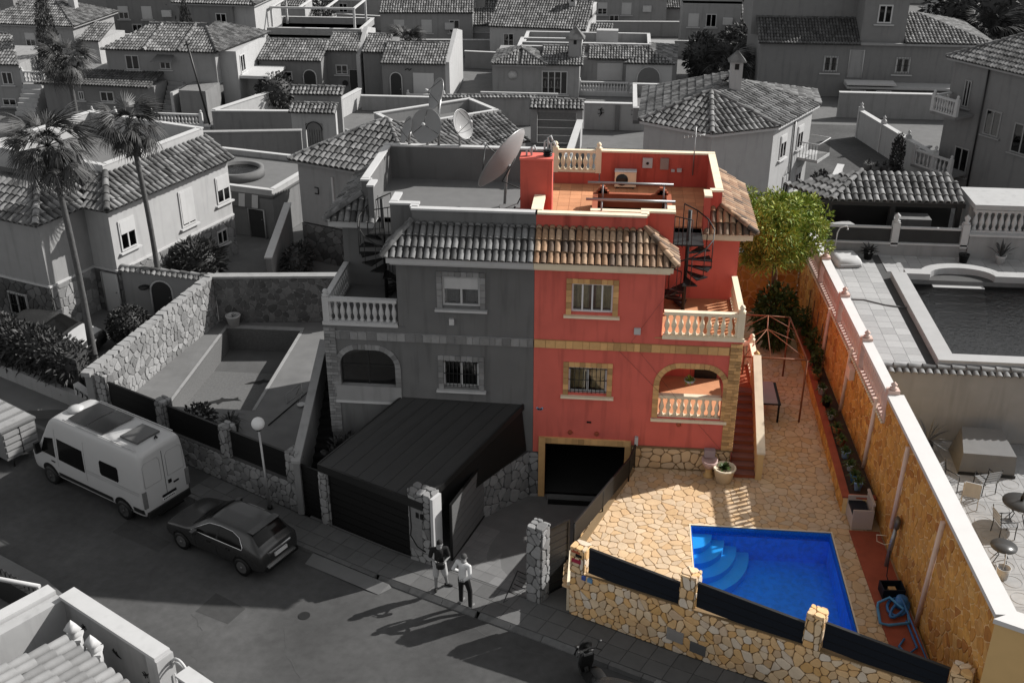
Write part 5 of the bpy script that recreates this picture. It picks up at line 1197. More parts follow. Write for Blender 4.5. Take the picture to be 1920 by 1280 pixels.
for k in range(7): M().box(-1.07, -1.064, -.24 + k * .065, -.2 + k * .065, .71, .76).build('plate_character', m_black, t)
M().box(-1.16, -1.08, -.5, .5, .3, .36).build('rear_step', m_black, t)
for a in (0.82, 1.72): V.top(a, a + .87, -.62, .62, 'solar_panel', mat('solar_cell', g(.012), rough=.25, var=.2, scale=20, spec=.5), t, .05)
V.top(3.4, 3.85, -.7, .7, 'windscreen', m_vglass, t, .012)
M().lathe([(.27, 0), (.25, .1), (.1, .16), (.01, .17)], (2.85, .1, 2.73), 18).build('roof_vent', m_vpaint, t)
M().box(-.55, .25, -.45, .45, 2.735, 2.8).build('skylight', mat('smoked_dome', g(.07), rough=.2), t); M().tube([(-.7, -.1, 2.72), (-.78, -.1, 2.86), (-.85, -.1, 2.8)], .03, 6).build('reversing_camera', m_black, t)
# ---- dark hatchback
def cprof(w_, zt, zb):
    k = max(0., min(1., (zt - .95) / .45)); z3 = min(.62, zt - .24); be = min(.9, zt - .1)
    return [(0, zb), (w_ * .84, zb), (w_ * .96, zb + .12), (w_, z3), (w_ * .975, be), (w_ * (.93 - .13 * k), be + (zt - be) * .6), (w_ * (.86 - .17 * k), zt - .035), (w_ * (.7 - .1 * k), zt), (0, zt + .025)]
cp_ = (-7.93, -4.13); t = thing('hatchback_car', 'dark grey hatchback parked behind the white van', 'car', (*cp_, on_street(*cp_)), R(154.5))
K = Body([(-.8, .62, .72, .4), (-.77, .76, .86, .3), (-.7, .82, .97, .24), (-.6, .84, 1.04, .22), (-.42, .86, 1.2, .2), (-.28, .87, 1.36, .2), (-.15, .87, 1.41, .2), (.4, .88, 1.45, .2), (1.1, .88, 1.44, .2), (1.45, .88, 1.38, .2), (1.85, .88, 1.15, .2), (2.2, .88, .97, .2), (2.7, .87, .89, .2), (3.1, .83, .78, .22), (3.28, .72, .66, .26), (3.34, .55, .56, .34)], cprof)
K.build('body', m_cpaint, t, 60)
for sg in (1, -1):
    wp_ = [(-.05, .93), (2.0, .93), (1.72, 1.1), (1.35, 1.3), (.9, 1.35), (.4, 1.34), (.12, 1.24), (-.05, 1.02)]
    K.side(wp_, sg, 'side_window', m_vglass, t, .009, 16)
    M().tube([(x, sg * (K.y(x, z) + .012), z) for x, z in wp_], .014, 5, closed=True).build('window_trim', m_chrome, t)
    K.side([(.93, .92), (1.0, .92), (1.0, 1.34), (.93, 1.34)], sg, 'pillar_trim', m_black, t, .013, 2)
    for x in (.2, .98, 1.85): K.side([(x, .35), (x + .01, .35), (x + .01, .9), (x, .9)], sg, 'door_seam', m_black, t, .003, 1)
    for x in (.42, 1.2): K.side([(x, .76), (x + .16, .76), (x + .16, .81), (x, .81)], sg, 'door_handle', m_black, t, .02, 1)
    for x in (0, 2.5):
        a = [(x + .39 * math.cos(k * PI / 10), .3 + .39 * math.sin(k * PI / 10)) for k in range(11)]; K.side([(x - .39, .24)] + a[::-1] + [(x + .39, .24)], sg, 'wheel_arch', m_black, t, .003, 14); wheel(t, x, sg * .78, .31, .21, m_rim, sg, 5)
    M().obox((1.78, sg * .98, .98), (.14, .2, .13), 0).build('wing_mirror', m_cpaint, t)
    q = M(); q.loft([[(-.79 + .1 * i * .9, sg * (.46 + .09 * i), zz) for zz in (.74, .9)] + [(-.7 + .12 * i, sg * (.5 + .1 * i), zz) for zz in (.9, .74)] for i in range(4)]); q.build('tail_light', m_lamp, t)
K.top(-.22, -.55, -.56, .56, 'rear_window', m_vglass, t, .014, taper=1.1); K.top(1.42, 2.1, -.52, .52, 'windscreen', m_vglass, t, .012, taper=1.25)
M().box(-.34, -.1, -.58, .58, 1.425, 1.45).build('spoiler', m_cpaint, t); M().box(-.84, -.78, -.26, .26, .66, .77).build('number_plate', m_plate, t); M().box(-.82, -.74, -.45, .45, .84, .88).build('boot_trim', m_chrome, t)
M().box(-.86, -.7, -.68, .68, .32, .42).build('rear_bumper', m_black, t); M().box(-.87, -.72, -.6, .6, .43, .45).build('bumper_trim', m_chrome, t)
cq = (4.95, -11.85); t2 = copy_tree(t); t2['label'] = 'dark car roof just entering the picture at the bottom edge'; t2.name = 'parked_car'; t2.location = (*cq, on_street(*cq)); t2.rotation_euler = (0, 0, R(153))
# ---- cargo trailer in front of the van
tp = (-18.55, .75); t = thing('cargo_trailer', 'grey box trailer with ribbed lid in front of the white van', 'trailer', (*tp, on_street(*tp)), R(150))
mt1 = mat('trailer_sheet', g(.19), rough=.45, var=.1, metal=.3)
M().box(-1.0, 1.3, -.62, .62, .35, 1.45).build('box', mt1, t)
M().box(-1.04, 1.34, -.66, .66, 1.45, 1.52).build('lid', mt1, t)
for k in range(4): M().box(-.85 + k * .55, -.5 + k * .55, -.6, .6, 1.52, 1.56).build('lid_rib', m_cream, t)
for k in range(4):
    for y0, y1 in ((-.58, -.02), (.02, .58)): M().box(-1.03, -1.0, y0, y1, .48 + k * .24, .64 + k * .24).build('door_rib', m_cream, t)
M().box(-1.025, -1.003, -.015, .015, .4, 1.44).build('door_seam', m_dark, t)
for sg in (1, -1): wheel(t, .1, sg * .72, .3, .18, m_rim, sg); M().box(-.28, .48, sg * .62, sg * .84, .62, .68).build('mudguard', m_dark, t)
M().tube([(1.3, 0, .4), (2.0, 0, .4)], .04).build('drawbar', m_dark, t); M().tube([(-.95, .4, 0.02), (-.95, .4, .4)], .03).build('prop_leg', m_dark, t)
# ---- scooter at the kerb
sp_ = (2.3, -9.25); t = thing('motor_scooter', 'black scooter parked at the kerb below the ochre wall', 'scooter', (*sp_, on_street(*sp_)), R(117))
for x in (-.62, .62): wheel(t, x, 0, .24, .12, m_rim, 1); 
M().loft([[(x, w_ * math.cos(a), z + h_ * math.sin(a)) for a in [2 * PI * j / 12 for j in range(12)]] for x, w_, z, h_ in ((-.85, .06, .62, .06), (-.6, .16, .58, .17), (-.2, .19, .52, .2), (.05, .12, .42, .14))]).build('rear_body', m_dark, t)
M().loft([[(x, w_ * math.cos(a), z + h_ * math.sin(a)) for a in [2 * PI * j / 12 for j in range(12)]] for x, w_, z, h_ in ((-.75, .1, .78, .03), (-.5, .15, .8, .06), (-.1, .15, .78, .06), (.1, .08, .74, .03))]).build('seat', m_black, t)
M().obox((.2, 0, .28), (.5, .34, .06)).build('footboard', m_dark, t)
M().loft([[(.42 + dx, w_ * s_, z) for s_ in (-1, -.6, 0, .6, 1)] + [(.5 + dx, w_ * s_, z) for s_ in (1, .6, 0, -.6, -1)] for z, w_, dx in ((.25, .12, .05), (.55, .2, .06), (.85, .18, 0), (.98, .1, -.05))]).build('leg_shield', m_dark, t)
M().loft([[(.56 + dx, w_ * s_, z) for s_ in (-1, 0, 1)] + [(.6 + dx, w_ * s_, z) for s_ in (1, 0, -1)] for z, w_, dx in ((.95, .17, 0), (1.12, .16, -.03), (1.25, .1, -.08))]).build('windshield', m_black, t)
M().tube([(.6, 0, .25), (.5, 0, .7), (.42, 0, 1.0)], .035).build('fork', m_iron, t); M().tube([(.3, -.34, 1.02), (.42, -.2, 1.04), (.42, .2, 1.04), (.3, .34, 1.02)], .018, 6).build('handlebar', m_iron, t)
for sg in (1, -1):
    M().tube([(.4, sg * .22, 1.04), (.42, sg * .3, 1.22)], .01, 5).build('mirror_stem', m_iron, t); M().lathe([(.01, 0), (.06, .01), (.06, .03), (.01, .04)], (.42, sg * .32, 1.22), 10).build('mirror', m_dark, t); M().box(.5, .58, sg * .08, sg * .2, .82, .9).build('indicator', m_chrome, t)
M().box(.36, .5, -.12, .12, .9, .97).build('dashboard', m_lamp, t)
# ================================================================ people
def person(name, label, loc, rz, J, shirt, trouser, hair, shoe, skin, legcut=0, sleeve=.55, cap=None):
    """J: joint positions (local, facing -Y). One continuous body; clothes and hair as parts"""
    t = thing(name, label, 'person', loc, rz); V3 = Vector
    def rem(m, nm, mm, vox):
        o = m.build(nm, mm, t); r_ = o.modifiers.new('r', 'REMESH'); r_.mode = 'VOXEL'; r_.voxel_size = vox; r_.use_smooth_shade = True
        s_ = o.modifiers.new('s', 'SMOOTH'); s_.factor = .5; s_.iterations = 3; return o
    def ell(m, c, r_, n=10): m.lathe([(.001, -1)] + [(math.sin(a), -math.cos(a)) for a in [PI * k / n for k in range(1, n)]] + [(.001, 1)], n=14); k = len(m.v) - (n + 1) * 14; m.v[k:] = [(c[0] + x * r_[0], c[1] + y * r_[1], c[2] + z * r_[2]) for x, y, z in m.v[k:]]
    def limb(m, pts, rs, n=10):
        m.tube(pts, rs, n)
        for p, r_ in zip(pts, rs): ell(m, p, (r_, r_, r_), 6)
    hd = V3(J['head']); f = V3(J.get('face', (0, -1, 0))).normalized(); sd_ = f.cross(V3((0, 0, 1))).normalized()
    b = M(); ell(b, hd, (.078, .092, .118)); ell(b, hd + f * .03 - V3((0, 0, .06)), (.06, .065, .06)); limb(b, [hd - V3((0, 0, .08)), V3(J['neck']) - V3((0, 0, .03))], [.052, .056])
    ell(b, hd + f * .1 - V3((0, 0, .01)), (.014, .018, .025))
    for sg in (1, -1): ell(b, hd + sd_ * sg * .082 - V3((0, 0, .01)), (.015, .02, .032)); ell(b, hd + f * .082 + sd_ * sg * .032 + V3((0, 0, .015)), (.014, .01, .008))
    ell(b, hd + f * .09 - V3((0, 0, .06)), (.028, .012, .008))
    limb(b, [J['neck'], J['chest'], J['waist'], J['pelvis']], [.08, .13, .12, .12])
    for sg, k in ((1, 'r'), (-1, 'l')):
        limb(b, [J['sh' + k], J['el' + k], J['wr' + k]], [.05, .041, .029]); limb(b, [J['hip' + k], J['kn' + k], J['an' + k]], [.085, .058, .042])
        w_ = V3(J['wr' + k]); e_ = V3(J['el' + k]); d = (V3(J.get('hd' + k, tuple(w_ + (w_ - e_)))) - w_).normalized(); s2 = d.cross(V3((0, .3, 1))).normalized(); pn = d.cross(s2)
        ell(b, w_ + d * .05, (.036, .034, .04), 6)
        for q, l in ((-1.5, .062), (-.5, .078), (.5, .074), (1.5, .058)): p0 = w_ + d * .075 + s2 * q * .016; p1 = p0 + d * l * .55 + pn * .008; b.tube([p0, p1, p1 + d * l * .4 + pn * .03], [.011, .0105, .009], 6)
        p0 = w_ + d * .035 + s2 * .03; b.tube([p0, p0 + d * .03 + s2 * .022, p0 + d * .062 + s2 * .022 + pn * .012], [.013, .012, .01], 6)
        an = V3(J['an' + k]); td = V3(J['toe' + k]); b.tube([an, V3((an.x, an.y, .05))], .04, 8)
    rem(b, 'body', skin, .0095)
    s = M(); limb(s, [V3(J['neck']) - V3((0, 0, .05)), V3(J['chest']) + V3((0, 0, .06)), J['waist'], J['pelvis']], [.085, .145, .15, .15])
    limb(s, [V3(J['shr']), V3(J['chest']) + V3((0, 0, .1)), V3(J['shl'])], [.07, .1, .07])
    for k in 'rl': a = V3(J['sh' + k]); e = V3(J['el' + k]); w_ = V3(J['wr' + k]); limb(s, [a, a.lerp(e, sleeve)] if sleeve <= 1 else [a, e, e.lerp(w_, sleeve - 1)], [.068, .066] if sleeve <= 1 else [.068, .056, .045])
    rem(s, 'shirt', shirt, .013)
    p = M(); limb(p, [V3(J['pelvis']) + V3((0, 0, .05)), V3(J['pelvis']) - V3((0, 0, .06))], [.145, .14])
    for k in 'rl':
        h_, kn, an = V3(J['hip' + k]), V3(J['kn' + k]), V3(J['an' + k])
        limb(p, [h_, h_.lerp(kn, .9)] if legcut else [h_, kn, an], [.1, .092] if legcut else [.098, .073, .062])
    rem(p, 'shorts' if legcut else 'trousers', trouser, .013)
    hm = M(); ell(hm, hd + V3((0, 0, .032)) - f * .018, (.087, .098, .105)); 
    if not cap: hm.build('hair', hair, t)
    else:
        hm.v = [(x, y, max(z, hd.z + .03)) for x, y, z in hm.v]; hm.build('cap', hair, t); q = M(); c = hd + f * .11 + V3((0, 0, .045)); ell(q, c, (.07, .06, .012), 6); q.build('cap_peak', hair, t)
    for k in 'rl':
        an = V3(J['an' + k]); td = V3(J['toe' + k]); d = (td - an); d.z = 0; d.normalize(); q = M(); hz = an.z - .045
        base = V3((an.x, an.y, hz)); limb(q, [base - d * .045, base + d * .07, base + d * .15], [.045, .045, .034]); q.v = [(x, y, max(z, an.z - .085)) for x, y, z in q.v]; q.build('shoe', shoe, t)
    return t
m_skin = mat('skin', g(.2), rough=.6, var=.05); m_wshirt = mat('white_shirt', g(.5), var=.06, scale=8); m_bshirt = mat('black_shirt', g(.008), var=.2); m_short = mat('pale_shorts', g(.36), var=.06); m_trou = mat('dark_trousers', g(.008), var=.2); m_hair = mat('dark_hair', g(.01), var=.3); m_shoe = mat('dark_shoe', g(.015)); m_shoel = mat('pale_shoe', g(.14)); m_cap = mat('grey_cap', g(.05))
J1 = dict(head=(.02, -.05, 1.6), face=(.12, -.9, -.45), neck=(.0, -.01, 1.47), chest=(0, 0, 1.28), waist=(0, .02, 1.08), pelvis=(0, .02, .92), shr=(-.2, .01, 1.41), shl=(.2, .01, 1.41), elr=(-.27, -.02, 1.13), ell=(.27, -.03, 1.13), wrr=(-.09, -.23, 1.1), wrl=(.1, -.24, 1.08), hdr=(.05, -.27, 1.1), hdl=(.0, -.28, 1.05),
          hipr=(-.1, .02, .88), hipl=(.1, .02, .88), knr=(-.12, -.03, .48), knl=(.15, -.01, .48), anr=(-.13, -.04, .09), anl=(.2, .1, .09), toer=(-.15, -.3, .03), toel=(.42, -.02, .03))
p1 = (-2.25, -5.32); v = (Vector(p1) - SO); m1 = person('person', 'man in black shirt and pale shorts looking at his hands by the gate pillar', (*p1, sz(v.dot(ST)) + .004), R(12), J1, m_bshirt, m_short, m_hair, m_shoe, m_skin, legcut=1, sleeve=.75)
bg_ = thing('shoulder_bag', 'dark bag held at the waist by the man in shorts', 'bag', (p1[0] + .08, p1[1] - .3, sz(v.dot(ST)) + .95), R(12)); M().loft([[(x * w_, y * .05, z) for x, y in ((-1, 0), (-.7, 1), (.7, 1), (1, 0), (.7, -1), (-.7, -1))] for z, w_ in ((0, .1), (.04, .13), (.16, .13), (.19, .09))]).build('pouch', m_black, bg_); M().tube([(-.1, 0, .18), (-.05, .12, .3), (.1, .12, .3), (.1, 0, .18)], .01, 5).build('strap', m_black, bg_)
J2 = dict(head=(.03, -.06, 1.58), face=(.55, -.8, -.25), neck=(.0, -.02, 1.47), chest=(0, 0, 1.28), waist=(0, .0, 1.08), pelvis=(0, .0, .92), shr=(-.2, .01, 1.41), shl=(.2, .01, 1.41), elr=(-.3, .1, 1.16), ell=(.31, .08, 1.16), wrr=(-.1, .18, .98), wrl=(.2, -.08, 1.0), hdr=(.02, .19, .95), hdl=(.12, -.16, .98),
          hipr=(-.1, .0, .88), hipl=(.1, .0, .88), knr=(-.16, -.06, .48), knl=(.13, -.02, .48), anr=(-.24, .04, .09), anl=(.12, .0, .09), toer=(-.26, -.2, .03), toel=(.14, -.26, .03))
p2 = (-1.45, -6.02); v = (Vector(p2) - SO); person('person', 'man in white shirt, dark trousers and cap with a hand behind his back', (*p2, sz(v.dot(ST)) + .004), R(150), J2, m_wshirt, m_trou, m_cap, m_shoel, m_skin, sleeve=1.75, cap=True)
# ================================================================ building kit for the neighbourhood
def block(h, x0, x1, y0, y1, z0, z1, m, name='wall'): return M().box(x0, x1, y0, y1, z0, z1).build(name, m, h)
def hip(h, x0, x1, y0, y1, z, ht, ov=.3, m=None, pitch=.22, row=.38, slab=None, faces='flrb', objs=False, cut=None):
    m = m or m_gtile; slab = slab or m_gslab; x0 -= ov; x1 += ov; y0 -= ov; y1 += ov; w_, d = x1 - x0, y1 - y0
    if w_ >= d: a, b = (x0 + d / 2, (y0 + y1) / 2, z + ht), (x1 - d / 2, (y0 + y1) / 2, z + ht); F = {'f': [(x0, y0, z), (x1, y0, z), b, a], 'r': [(x1, y0, z), (x1, y1, z), b], 'b': [(x1, y1, z), (x0, y1, z), a, b], 'l': [(x0, y1, z), (x0, y0, z), a]}
    else: a, b = ((x0 + x1) / 2, y0 + w_ / 2, z + ht), ((x0 + x1) / 2, y1 - w_ / 2, z + ht); F = {'f': [(x0, y0, z), (x1, y0, z), a], 'r': [(x1, y0, z), (x1, y1, z), b, a], 'b': [(x1, y1, z), (x0, y1, z), b], 'l': [(x0, y1, z), (x0, y0, z), a, b]}
    for k in faces: tiles(F[k], h, m, slab, pitch, row, objs)
    o = M().box(x0 + .04, x1 - .04, y0 + .04, y1 - .04, z - .16, z - .005).build('eaves', m_cream, h)
    c = [(x0, y0, z), (x1, y0, z), (x1, y1, z), (x0, y1, z)]; u = Vector((0, 0, .06))
    rl = [[c[0], a], [c[1], b if w_ >= d else a], [a, b]] if abs(w_ - d) > .1 else [[c[0], a], [c[1], a]]
    for r_ in rl: ridge(h, [tuple(Vector(p) + u) for p in r_], m, .11, .4)
def shed(h, x0, x1, y0, y1, z0, z1, m=None, ov=.25, pitch=.22, row=.38, par=True, slab=None):
    """single slope rising from the front (-y) to the back"""
    dz = (z1 - z0) / (y1 - y0) * ov
    tiles([(x0 - ov * .3, y0 - ov, z0 - dz), (x1 + ov * .3, y0 - ov, z0 - dz), (x1 + ov * .3, y1, z1), (x0 - ov * .3, y1, z1)], h, m or m_gtile, slab or m_gslab, pitch, row)
    ridge(h, [(x0 - .1, y1, z1 + .04), (x1 + .1, y1, z1 + .04)], m or m_gtile, .12, .4)
def flat(h, x0, x1, y0, y1, z, ph, m, cap=None):
    block(h, x0, x1, y0, y1, z - .2, z, m_gfloor, 'roof_slab'); t_ = .2
    for a in ((x0, x1, y0, y0 + t_), (x0, x1, y1 - t_, y1), (x0, x0 + t_, y0 + t_, y1 - t_), (x1 - t_, x1, y0 + t_, y1 - t_)):
        M().box(*a, z, z + ph).build('parapet', m, h); M().box(a[0] - .03, a[1] + .03, a[2] - .03, a[3] + .03, z + ph, z + ph + .06).build('coping', cap or m_trim, h)
FACE = {'f': 0, 'r': PI / 2, 'b': PI, 'l': -PI / 2}
def win(h, x, y, z, w_, hh, f='f', **k):
    k.setdefault('sm', .08); k.setdefault('frame', .07); return window(h, (x, y, z), w_, hh, FACE[f] if isinstance(f, str) else f, **k)
def door(h, x, y, z, w_, hh, m=None, f='f', arch=False):
    q = M(); n = 8
    pts = [(-w_ / 2, 0), (w_ / 2, 0), (w_ / 2, hh - (w_ / 2 if arch else 0))] + ([(w_ / 2 * math.cos(a), hh - w_ / 2 + w_ / 2 * math.sin(a)) for a in [PI * k / n for k in range(1, n)]] if arch else []) + [(-w_ / 2, hh - (w_ / 2 if arch else 0))]
    T = Matrix.Translation((x, y, z)) @ Matrix.Rotation(FACE[f], 4, 'Z')
    q.prism([(a, b) for a, b in pts], 0, 1, lambda a, b, c: (a, -.03 + (1 - c) * .05 - .02 * c, b)).xf(T); o = q.build('doorway' if arch else 'door', m or m_int, h)
    fr = [(a, b) for a, b in pts[1:]] + [pts[0]]
    M().tube([T @ Vector((a, -.04, b)) for a, b in fr], .05, 4).build('door_frame', m_trim, o)
    M().lathe([(.03, 0), (.03, .05)], n=6).xf(T @ Matrix.Translation((w_ * .35, -.05, 1.0)) @ Matrix.Rotation(PI / 2, 4, 'X')).build('handle', m_alu, o); return o
def chimney(h, x, y, z0, z1, w_=.6, m=None):
    o = M().box(x - w_ / 2, x + w_ / 2, y - w_ / 2, y + w_ / 2, z0, z1).build('chimney', m or m_white, h)
    for sx, sy in ((0, -1), (1, 0)): M().obox((x + sx * w_ / 2, y + sy * w_ / 2, z1 - .25), (.22 if sy else .02, .02 if sy else .22, .3)).build('flue_opening', m_black, o)
    v = w_ * .75; M().add([(x - v, y - v, z1), (x + v, y - v, z1), (x + v, y + v, z1), (x - v, y + v, z1), (x, y, z1 + w_ * .9)], [(3, 2, 1, 0), (0, 1, 4), (1, 2, 4), (2, 3, 4), (3, 0, 4)]).build('chimney_hood', m_gtile, o); return o
def wallth(name, label, a, b, z0, z1, th, m, cap=m_trim, posts=0, tilecap=False, z1b=None, grp=None, cat='wall', loc=None):
    t = thing(name, label, cat, None, 0, grp); q = M(); A = Vector((a[0], a[1])); B = Vector((b[0], b[1])); d = (B - A); n_ = Vector((-d.y, d.x)).normalized() * th; z1b = z1 if z1b is None else z1b
    P = [A, B, B + n_, A + n_]; q.add([(p.x, p.y, z0) for p in P] + [(P[0].x, P[0].y, z1), (P[1].x, P[1].y, z1b), (P[2].x, P[2].y, z1b), (P[3].x, P[3].y, z1)], [(0, 3, 2, 1), (4, 5, 6, 7), (0, 1, 5, 4), (1, 2, 6, 5), (2, 3, 7, 6), (3, 0, 4, 7)]); q.build('wall_body', m, t)
    e = n_.normalized() * .05; u = d.normalized() * .03
    C_ = [A - e - u, B - e + u, B + n_ + e + u, A + n_ + e - u]
    if tilecap:
        s_ = d.length; k = max(2, int(s_ / .24)); acc = tile_m(.11, th / 2 + .22, 6)
        me = acc.mesh('tile', m_gtile)
        for i in range(k):
            c = A + d * ((i + .5) / k) + n_ * .5
            inst('cap_tile', me, t, basis(Vector((c.x - n_.normalized().x * (th / 2 + .15), c.y - n_.normalized().y * (th / 2 + .15), z1 - .02)), Vector((d.x, d.y, 0)), Vector((n_.x, n_.y, th * .45))))
        ridge(t, [(A.x + n_.x / 2, A.y + n_.y / 2, z1 + .14), (B.x + n_.x / 2, B.y + n_.y / 2, z1b + .14)], m_gtile, .12, .45)
    elif cap: M().add([(p.x, p.y, z) for p, z in zip(C_, (z1, z1b, z1b, z1))] + [(p.x, p.y, z + .07) for p, z in zip(C_, (z1, z1b, z1b, z1))], [(0, 3, 2, 1), (4, 5, 6, 7), (0, 1, 5, 4), (1, 2, 6, 5), (2, 3, 7, 6), (3, 0, 4, 7)]).build('coping', cap, t)
    for i in range(posts):
        p = A + d * (i / max(1, posts - 1)) + n_ * .5; zt = z1 + (z1b - z1) * (i / max(1, posts - 1))
        M().box(p.x - .15, p.x + .15, p.y - .15, p.y + .15, z0, zt + .25).lathe([(.12, 0), (.14, .05), (.05, .09), (.11, .2), (0, .34)], (p.x, p.y, zt + .25), 8).build('post', m_trim, t)
    return t
# ================================================================ left side: house, palms, hedge
h = thing('house', 'white house with rubble stone base and hipped tile roofs behind the leaning palms', 'house', (-20.88, 9.39, 0), R(-20))
block(h, -7, .1, 0, 10.3, 2.0, 4.75, m_cream); block(h, .1, 1.4, 2.5, 10.3, 2.0, 4.75, m_white)
for nm, a, b, sd in (('f', (-7, -.02), (.12, -.02), 3), ('r', (.12, -.02), (.12, 2.45), 4), ('f2', (.14, 2.47), (1.43, 2.47), 5), ('r2', (1.43, 2.47), (1.43, 10.3), 6)):
    wall_line(h, a, b, -.1, 1.95, .3, m_dstone if nm[0] == 'f' else mat('pale_stone', g(.27)), m_joint if nm[0] == 'f' else m_ljoint, seed=sd * 7, sp_=.36, name='stone_base')
for a in ((-7, .16, -.06, 0.04), (.1, .16, .04, 2.44), (.16, 1.47, 2.42, 2.5), (1.41, 1.47, 2.5, 10.3)): M().box(a[0], a[1], a[2], a[3], 1.955, 2.05).build('string_course', m_trim, h)
win(h, -1.9, -.05, .85, 1.1, 1.05, bars=7, rec=-.06, pane=glass_dark)
for y, z, hh, sh in ((3.4, 3.4, 1.35, .45), (7.2, 3.35, 1.7, .95), (9.75, 3.45, 1.3, .5)): win(h, 1.4, y, z, .95, hh, 'r', shutter=sh)
win(h, 1.45, 9.25, 1.2, .75, .7, 'r'); door(h, .95, 2.45, 0, .85, 1.85, m_trim)
tiles([(-7, -.3, 4.78), (.35, -.3, 4.78), (-1.3, 1.6, 5.75), (-7, 1.6, 5.75)], h, m_gtile, m_gslab, .3, .45)
tiles([(.35, -.3, 4.78), (.35, 2.3, 4.78), (-1.3, 4.0, 5.75), (-1.3, 1.6, 5.75)], h, m_gtile, m_gslab, .3, .45)
tiles([(.35, 2.2, 4.78), (1.7, 2.2, 4.78), (.2, 3.9, 5.72), (-.9, 3.9, 5.72)], h, m_gtile, m_gslab, .3, .45)
tiles([(1.7, 2.2, 4.78), (1.7, 10.5, 4.78), (.2, 10.5, 5.72), (.2, 3.9, 5.72)], h, m_gtile, m_gslab, .3, .45)
ridge(h, [(.38, -.33, 4.88), (-1.3, 1.6, 5.85)], m_gtile, .15, .45); ridge(h, [(1.73, 2.17, 4.88), (.2, 3.9, 5.84)], m_gtile, .15, .45)
flat(h, -7, .1, 3.9, 10.4, 5.2, .85, m_white)
# low white garden wall with tiled cap and arched gate, then plants
t = wallth('garden_wall', 'low white wall with broken tile cap and arched iron gate beneath the white house', (-18.6, 11.35), (-14.4, 10.62), 0, 2.0, .25, m_cream, tilecap=True)
door(t, -16.75, 11.0, 0, .95, 1.75, m_int, arch=True); M().lathe([(.02, 0), (.2, .02), (.24, .1), (.05, .16)], (-17.5, 10.95, 1.35), 10).build('wall_basin', m_dark, t)
def ball(name, label, loc, rad, n, ln, wd, m=None, cat='bush', seed=1, shell=.5, up=.2):
    t = thing(name, label, cat, loc); leaves(M(), (0, 0, rad[2]), rad, n, ln, wd, shell, up, .15, seed).build('foliage', m or m_leaf, t)
    M().lathe([(.01, -1)] + [(math.sin(a), -math.cos(a)) for a in [PI * k / 8 for k in range(1, 8)]] + [(.01, 1)], n=14).xf(Matrix.Translation((0, 0, rad[2])) @ Matrix.Diagonal((rad[0] * .8, rad[1] * .8, rad[2] * .8, 1))).build('inner_twigs', m_leaf, t)
    M().tube([(0, 0, 0), (0, 0, rad[2])], .07).build('stem', m_bark, t); return t
ball('clipped_shrub', 'ball shaped clipped shrub between the two tall palm trunks', (-17.25, 8.5, 0), (.85, .85, .8), 2600, .16, .045, seed=21)
ball('leafy_bush', 'large loose leafed bush beside the white house wall', (-16.4, 14.3, .2), (1.15, 1.1, 1.0), 1800, .42, .05, seed=22, shell=.4, up=.4)
hd = thing('hedge', 'thick dark hedge above the street wall at the left edge', 'hedge'); q = M()
for k in range(10): leaves(q, (-17.6 - k * .75, 4.3 + k * .36, 1.1 + .1 * (k % 3)), (.75, .85, .95), 700, .3, .05, .45, .3, .2, seed=60 + k)
q.build('foliage', m_leaf, hd); q = M(); q.prism([(-17.1, 3.7), (-17.0, 4.5), (-25, 8.6), (-25.3, 7.6)][::-1], .2, 1.7); q.build('inner_twigs', m_leaf, hd)
t = wallth('street_wall', 'pale street wall with scroll cut-outs under the dark hedge', sp(-31, 0)[:2], sp(-19.55, 0)[:2], -.6, .55, .25, m_cream, None)
t = thing('scroll_wall', 'short white wall end with scroll pattern beside the garden pillar', 'wall'); q = M(); a = sp(-20.9, -.02); b = sp(-19.5, -.02)
q.add([(a[0], a[1], .5), (b[0], b[1], .5), (b[0] + .1, b[1] + .2, .5), (a[0] + .1, a[1] + .2, .5), (a[0], a[1], 1.0), (b[0], b[1], .62), (b[0] + .1, b[1] + .2, .62), (a[0] + .1, a[1] + .2, 1.0)], [(0, 3, 2, 1), (4, 5, 6, 7), (0, 1, 5, 4), (1, 2, 6, 5), (2, 3, 7, 6), (3, 0, 4, 7)]); q.build('wall_body', m_white, t)
for k in range(5): c = sp(-20.7 + k * .25, .0); M().tube([(c[0] - .05, c[1] - .02, .9 - .06 * k), (c[0] + .05, c[1] - .06, .82 - .06 * k), (c[0] + .02, c[1] - .05, .65 - .03 * k)], .025, 5).build('scroll', m_dark, t)
# parked dark car behind the hedge
t = thing('parked_car', 'dark car nose and pale bonnet half hidden behind the dark hedge', 'car', (-21.4, 7.9, -.02), R(-8)); K.build('body', m_cpaint, t, 40)
for sg in (1, -1):
    K.side(wp_, sg, 'side_window', m_vglass, t, .009, 10)
    for x in (0, 2.5): wheel(t, x, sg * .78, .31, .21, m_rim, sg, 5)
K.top(1.42, 2.1, -.52, .52, 'windscreen', m_vglass, t, .012, taper=1.25); K.top(2.25, 3.1, -.7, .7, 'bonnet', m_vpaint, t, .008)
